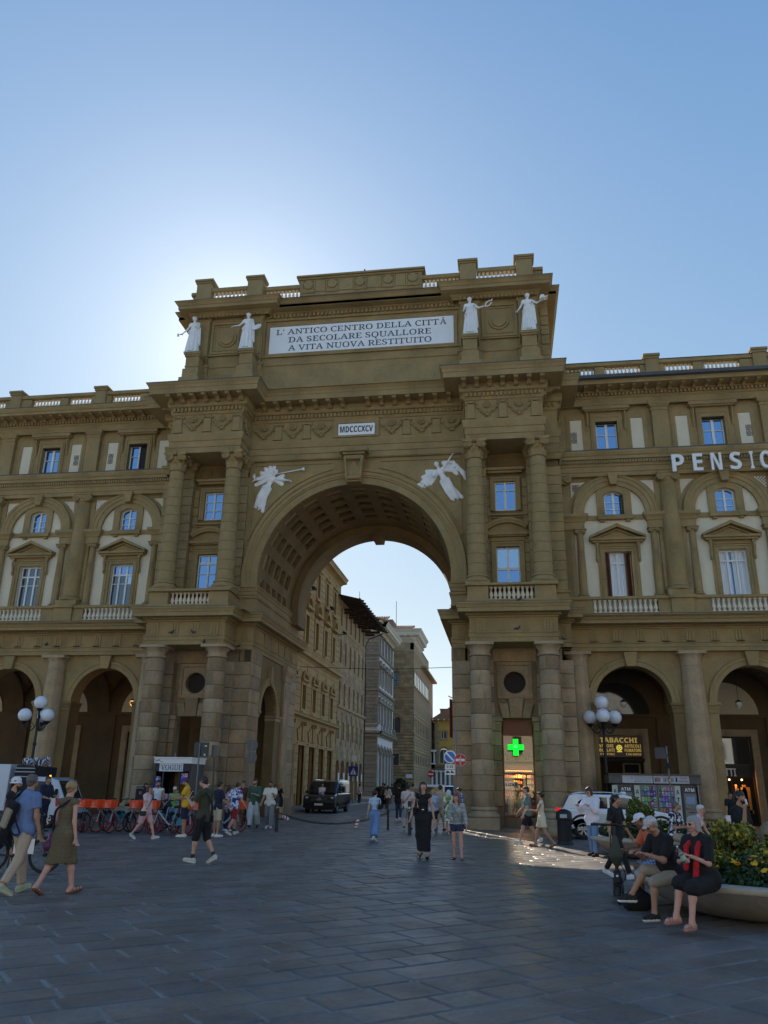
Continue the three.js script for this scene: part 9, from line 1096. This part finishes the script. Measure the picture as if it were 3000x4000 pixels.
function planter(cx, cz, label, shrubs, flo, seed) {
  const t = thing('planter', label, 'planter', cx, 0, cz), R = rng(seed); part(t, 'bowl', lathe([[.8, 0], [.95, 0], [1.2, .04], [1.55, .17], [1.76, .32], [1.84, .4], [1.86, .42]], 64), concrete); part(t, 'rim', lathe([[1.86, .42], [1.9, .43], [1.91, .49], [1.88, .51], [1.6, .51], [1.58, .47]], 64), std({ map: rep(surfTex(.40, .36, .29, .3, 62), 1), roughness: .9 })); part(t, 'soil', lathe([[1.6, .44], [0, .46]], 40), plain(.03, .022, .016, .95));
  const bed = thing('flower_bed', flo, 'flowers', cx, .46, cz); part(bed, 'foliage', leafCloud((r) => { const a = r() * 6.283, q = Math.sqrt(r()) * 1.62, h = (.16 + .12 * Math.sin(a * 5 + q * 4)) * (q > 1.4 ? .75 : 1); return [Math.cos(a) * q, r() * h * 1.7, Math.sin(a) * q]; }, 5200, .075, R, (p, r) => { const k = .5 + r() * .8; return [.022 * k, .062 * k, .017 * k]; }), leafM, { kind: 'stuff' });
  for (let i = 0; i < 110; i++) { const a = R() * 6.283, q = Math.sqrt(.12 + .88 * R()) * 1.66; const f = inst(bed, 'flower', flowerGeo, R() > .3 ? flowerY : flowerO, Math.cos(a) * q, .3 + R() * .12 - (q > 1.45 ? .1 : 0), Math.sin(a) * q); f.rotation.set(R() - .5, R() * 6, R() - .2); f.scale.setScalar(.8 + R() * .6); }
  for (const [x, z, r, h, lab, yel] of shrubs) { const s = thing('shrub', lab, 'shrub', cx + x, .46, cz + z), Q = rng(seed + Math.round(h * 100)), lobes = Array.from({ length: 16 }, () => { const a = Q() * 6.283, y = Q(); return [Math.cos(a) * r * .62 * (1 - y * .55), y * h * .85 + .06, Math.sin(a) * r * .62 * (1 - y * .55), r * (.34 + Q() * .2) * (1 - y * .3)]; }); for (let k = 0; k < 5; k++) part(s, 'stem', bar([0, 0, 0], [(Q() - .5) * r, h * .7, (Q() - .5) * r], .012, 5), M.wood);
    part(s, 'foliage', leafCloud((q) => { const l = lobes[Math.floor(q() * 16)], u = q() * 2 - 1, a = q() * 6.283, rr = l[3] * Math.pow(q(), .28), c = Math.sqrt(1 - u * u); return [l[0] + Math.cos(a) * c * rr, l[1] + u * rr, l[2] + Math.sin(a) * c * rr]; }, Math.round(7200 * r * h * 2), .058, Q, (p, q) => { const y = q(), k = .6 + q() * .8, top = p[1] / h; return y < yel * (.5 + top) ? [.30 * k, .26 * k, .025] : [.05 * k, .095 * k, .018 * k]; }), leafM, { kind: 'stuff' }); }
}
planter(10.9, 24.3, 'large round stone bowl planter with seated people at the right edge', [[-.45, .25, .5, .82, 'variegated yellow green shrub right behind the seated woman, tallest in the near planter', .42], [.2, .0, .42, .6, 'lower rounded green shrub right of the tall variegated one', .3], [-.3, .85, .32, .4, 'small green shrub low in the middle of the near planter', .25]], 'bed of dark leaves dotted with yellow marigolds in the near planter', 301);
planter(11.15, 14.4, 'round stone bowl planter with a clipped bush, in front of the white car', [[-.55, .45, .52, .98, 'clipped cone shaped green bush in the far planter', .16]], 'bed of yellow flowers and dark leaves in the far planter', 401);
for (const [x, z, h, l] of [[-.6, -22.5, 2.1, 'tall dark leafy shrub in a pot in the middle of the street'], [-2.6, -26, 1.5, 'dark potted shrub on the left side of the street'], [.9, -24, 1.4, 'lower dark potted shrub right of the tall one']]) { const t = thing('potted_shrub', l, 'shrub', x, 0, z); part(t, 'pot', lathe([[.2, 0], [.3, .4], [.33, .42], [.3, .42]], 16), M.dark); part(t, 'stem', bar([0, .3, 0], [0, h * .6, 0], .03, 6), M.wood); part(t, 'foliage', leafCloud((q) => { const a = q() * 6.28, u = q() * 2 - 1, c = Math.sqrt(1 - u * u), rr = Math.pow(q(), .4) * .62; return [Math.cos(a) * c * rr, h * .62 + u * h * .38, Math.sin(a) * c * rr]; }, 1500, .12, rng(Math.round(h * 10)), (p, q) => { const k = .5 + q(); return [.018 * k, .04 * k, .014 * k]; }), leafM, { kind: 'stuff' }); }
renderer.render(scene, camera);
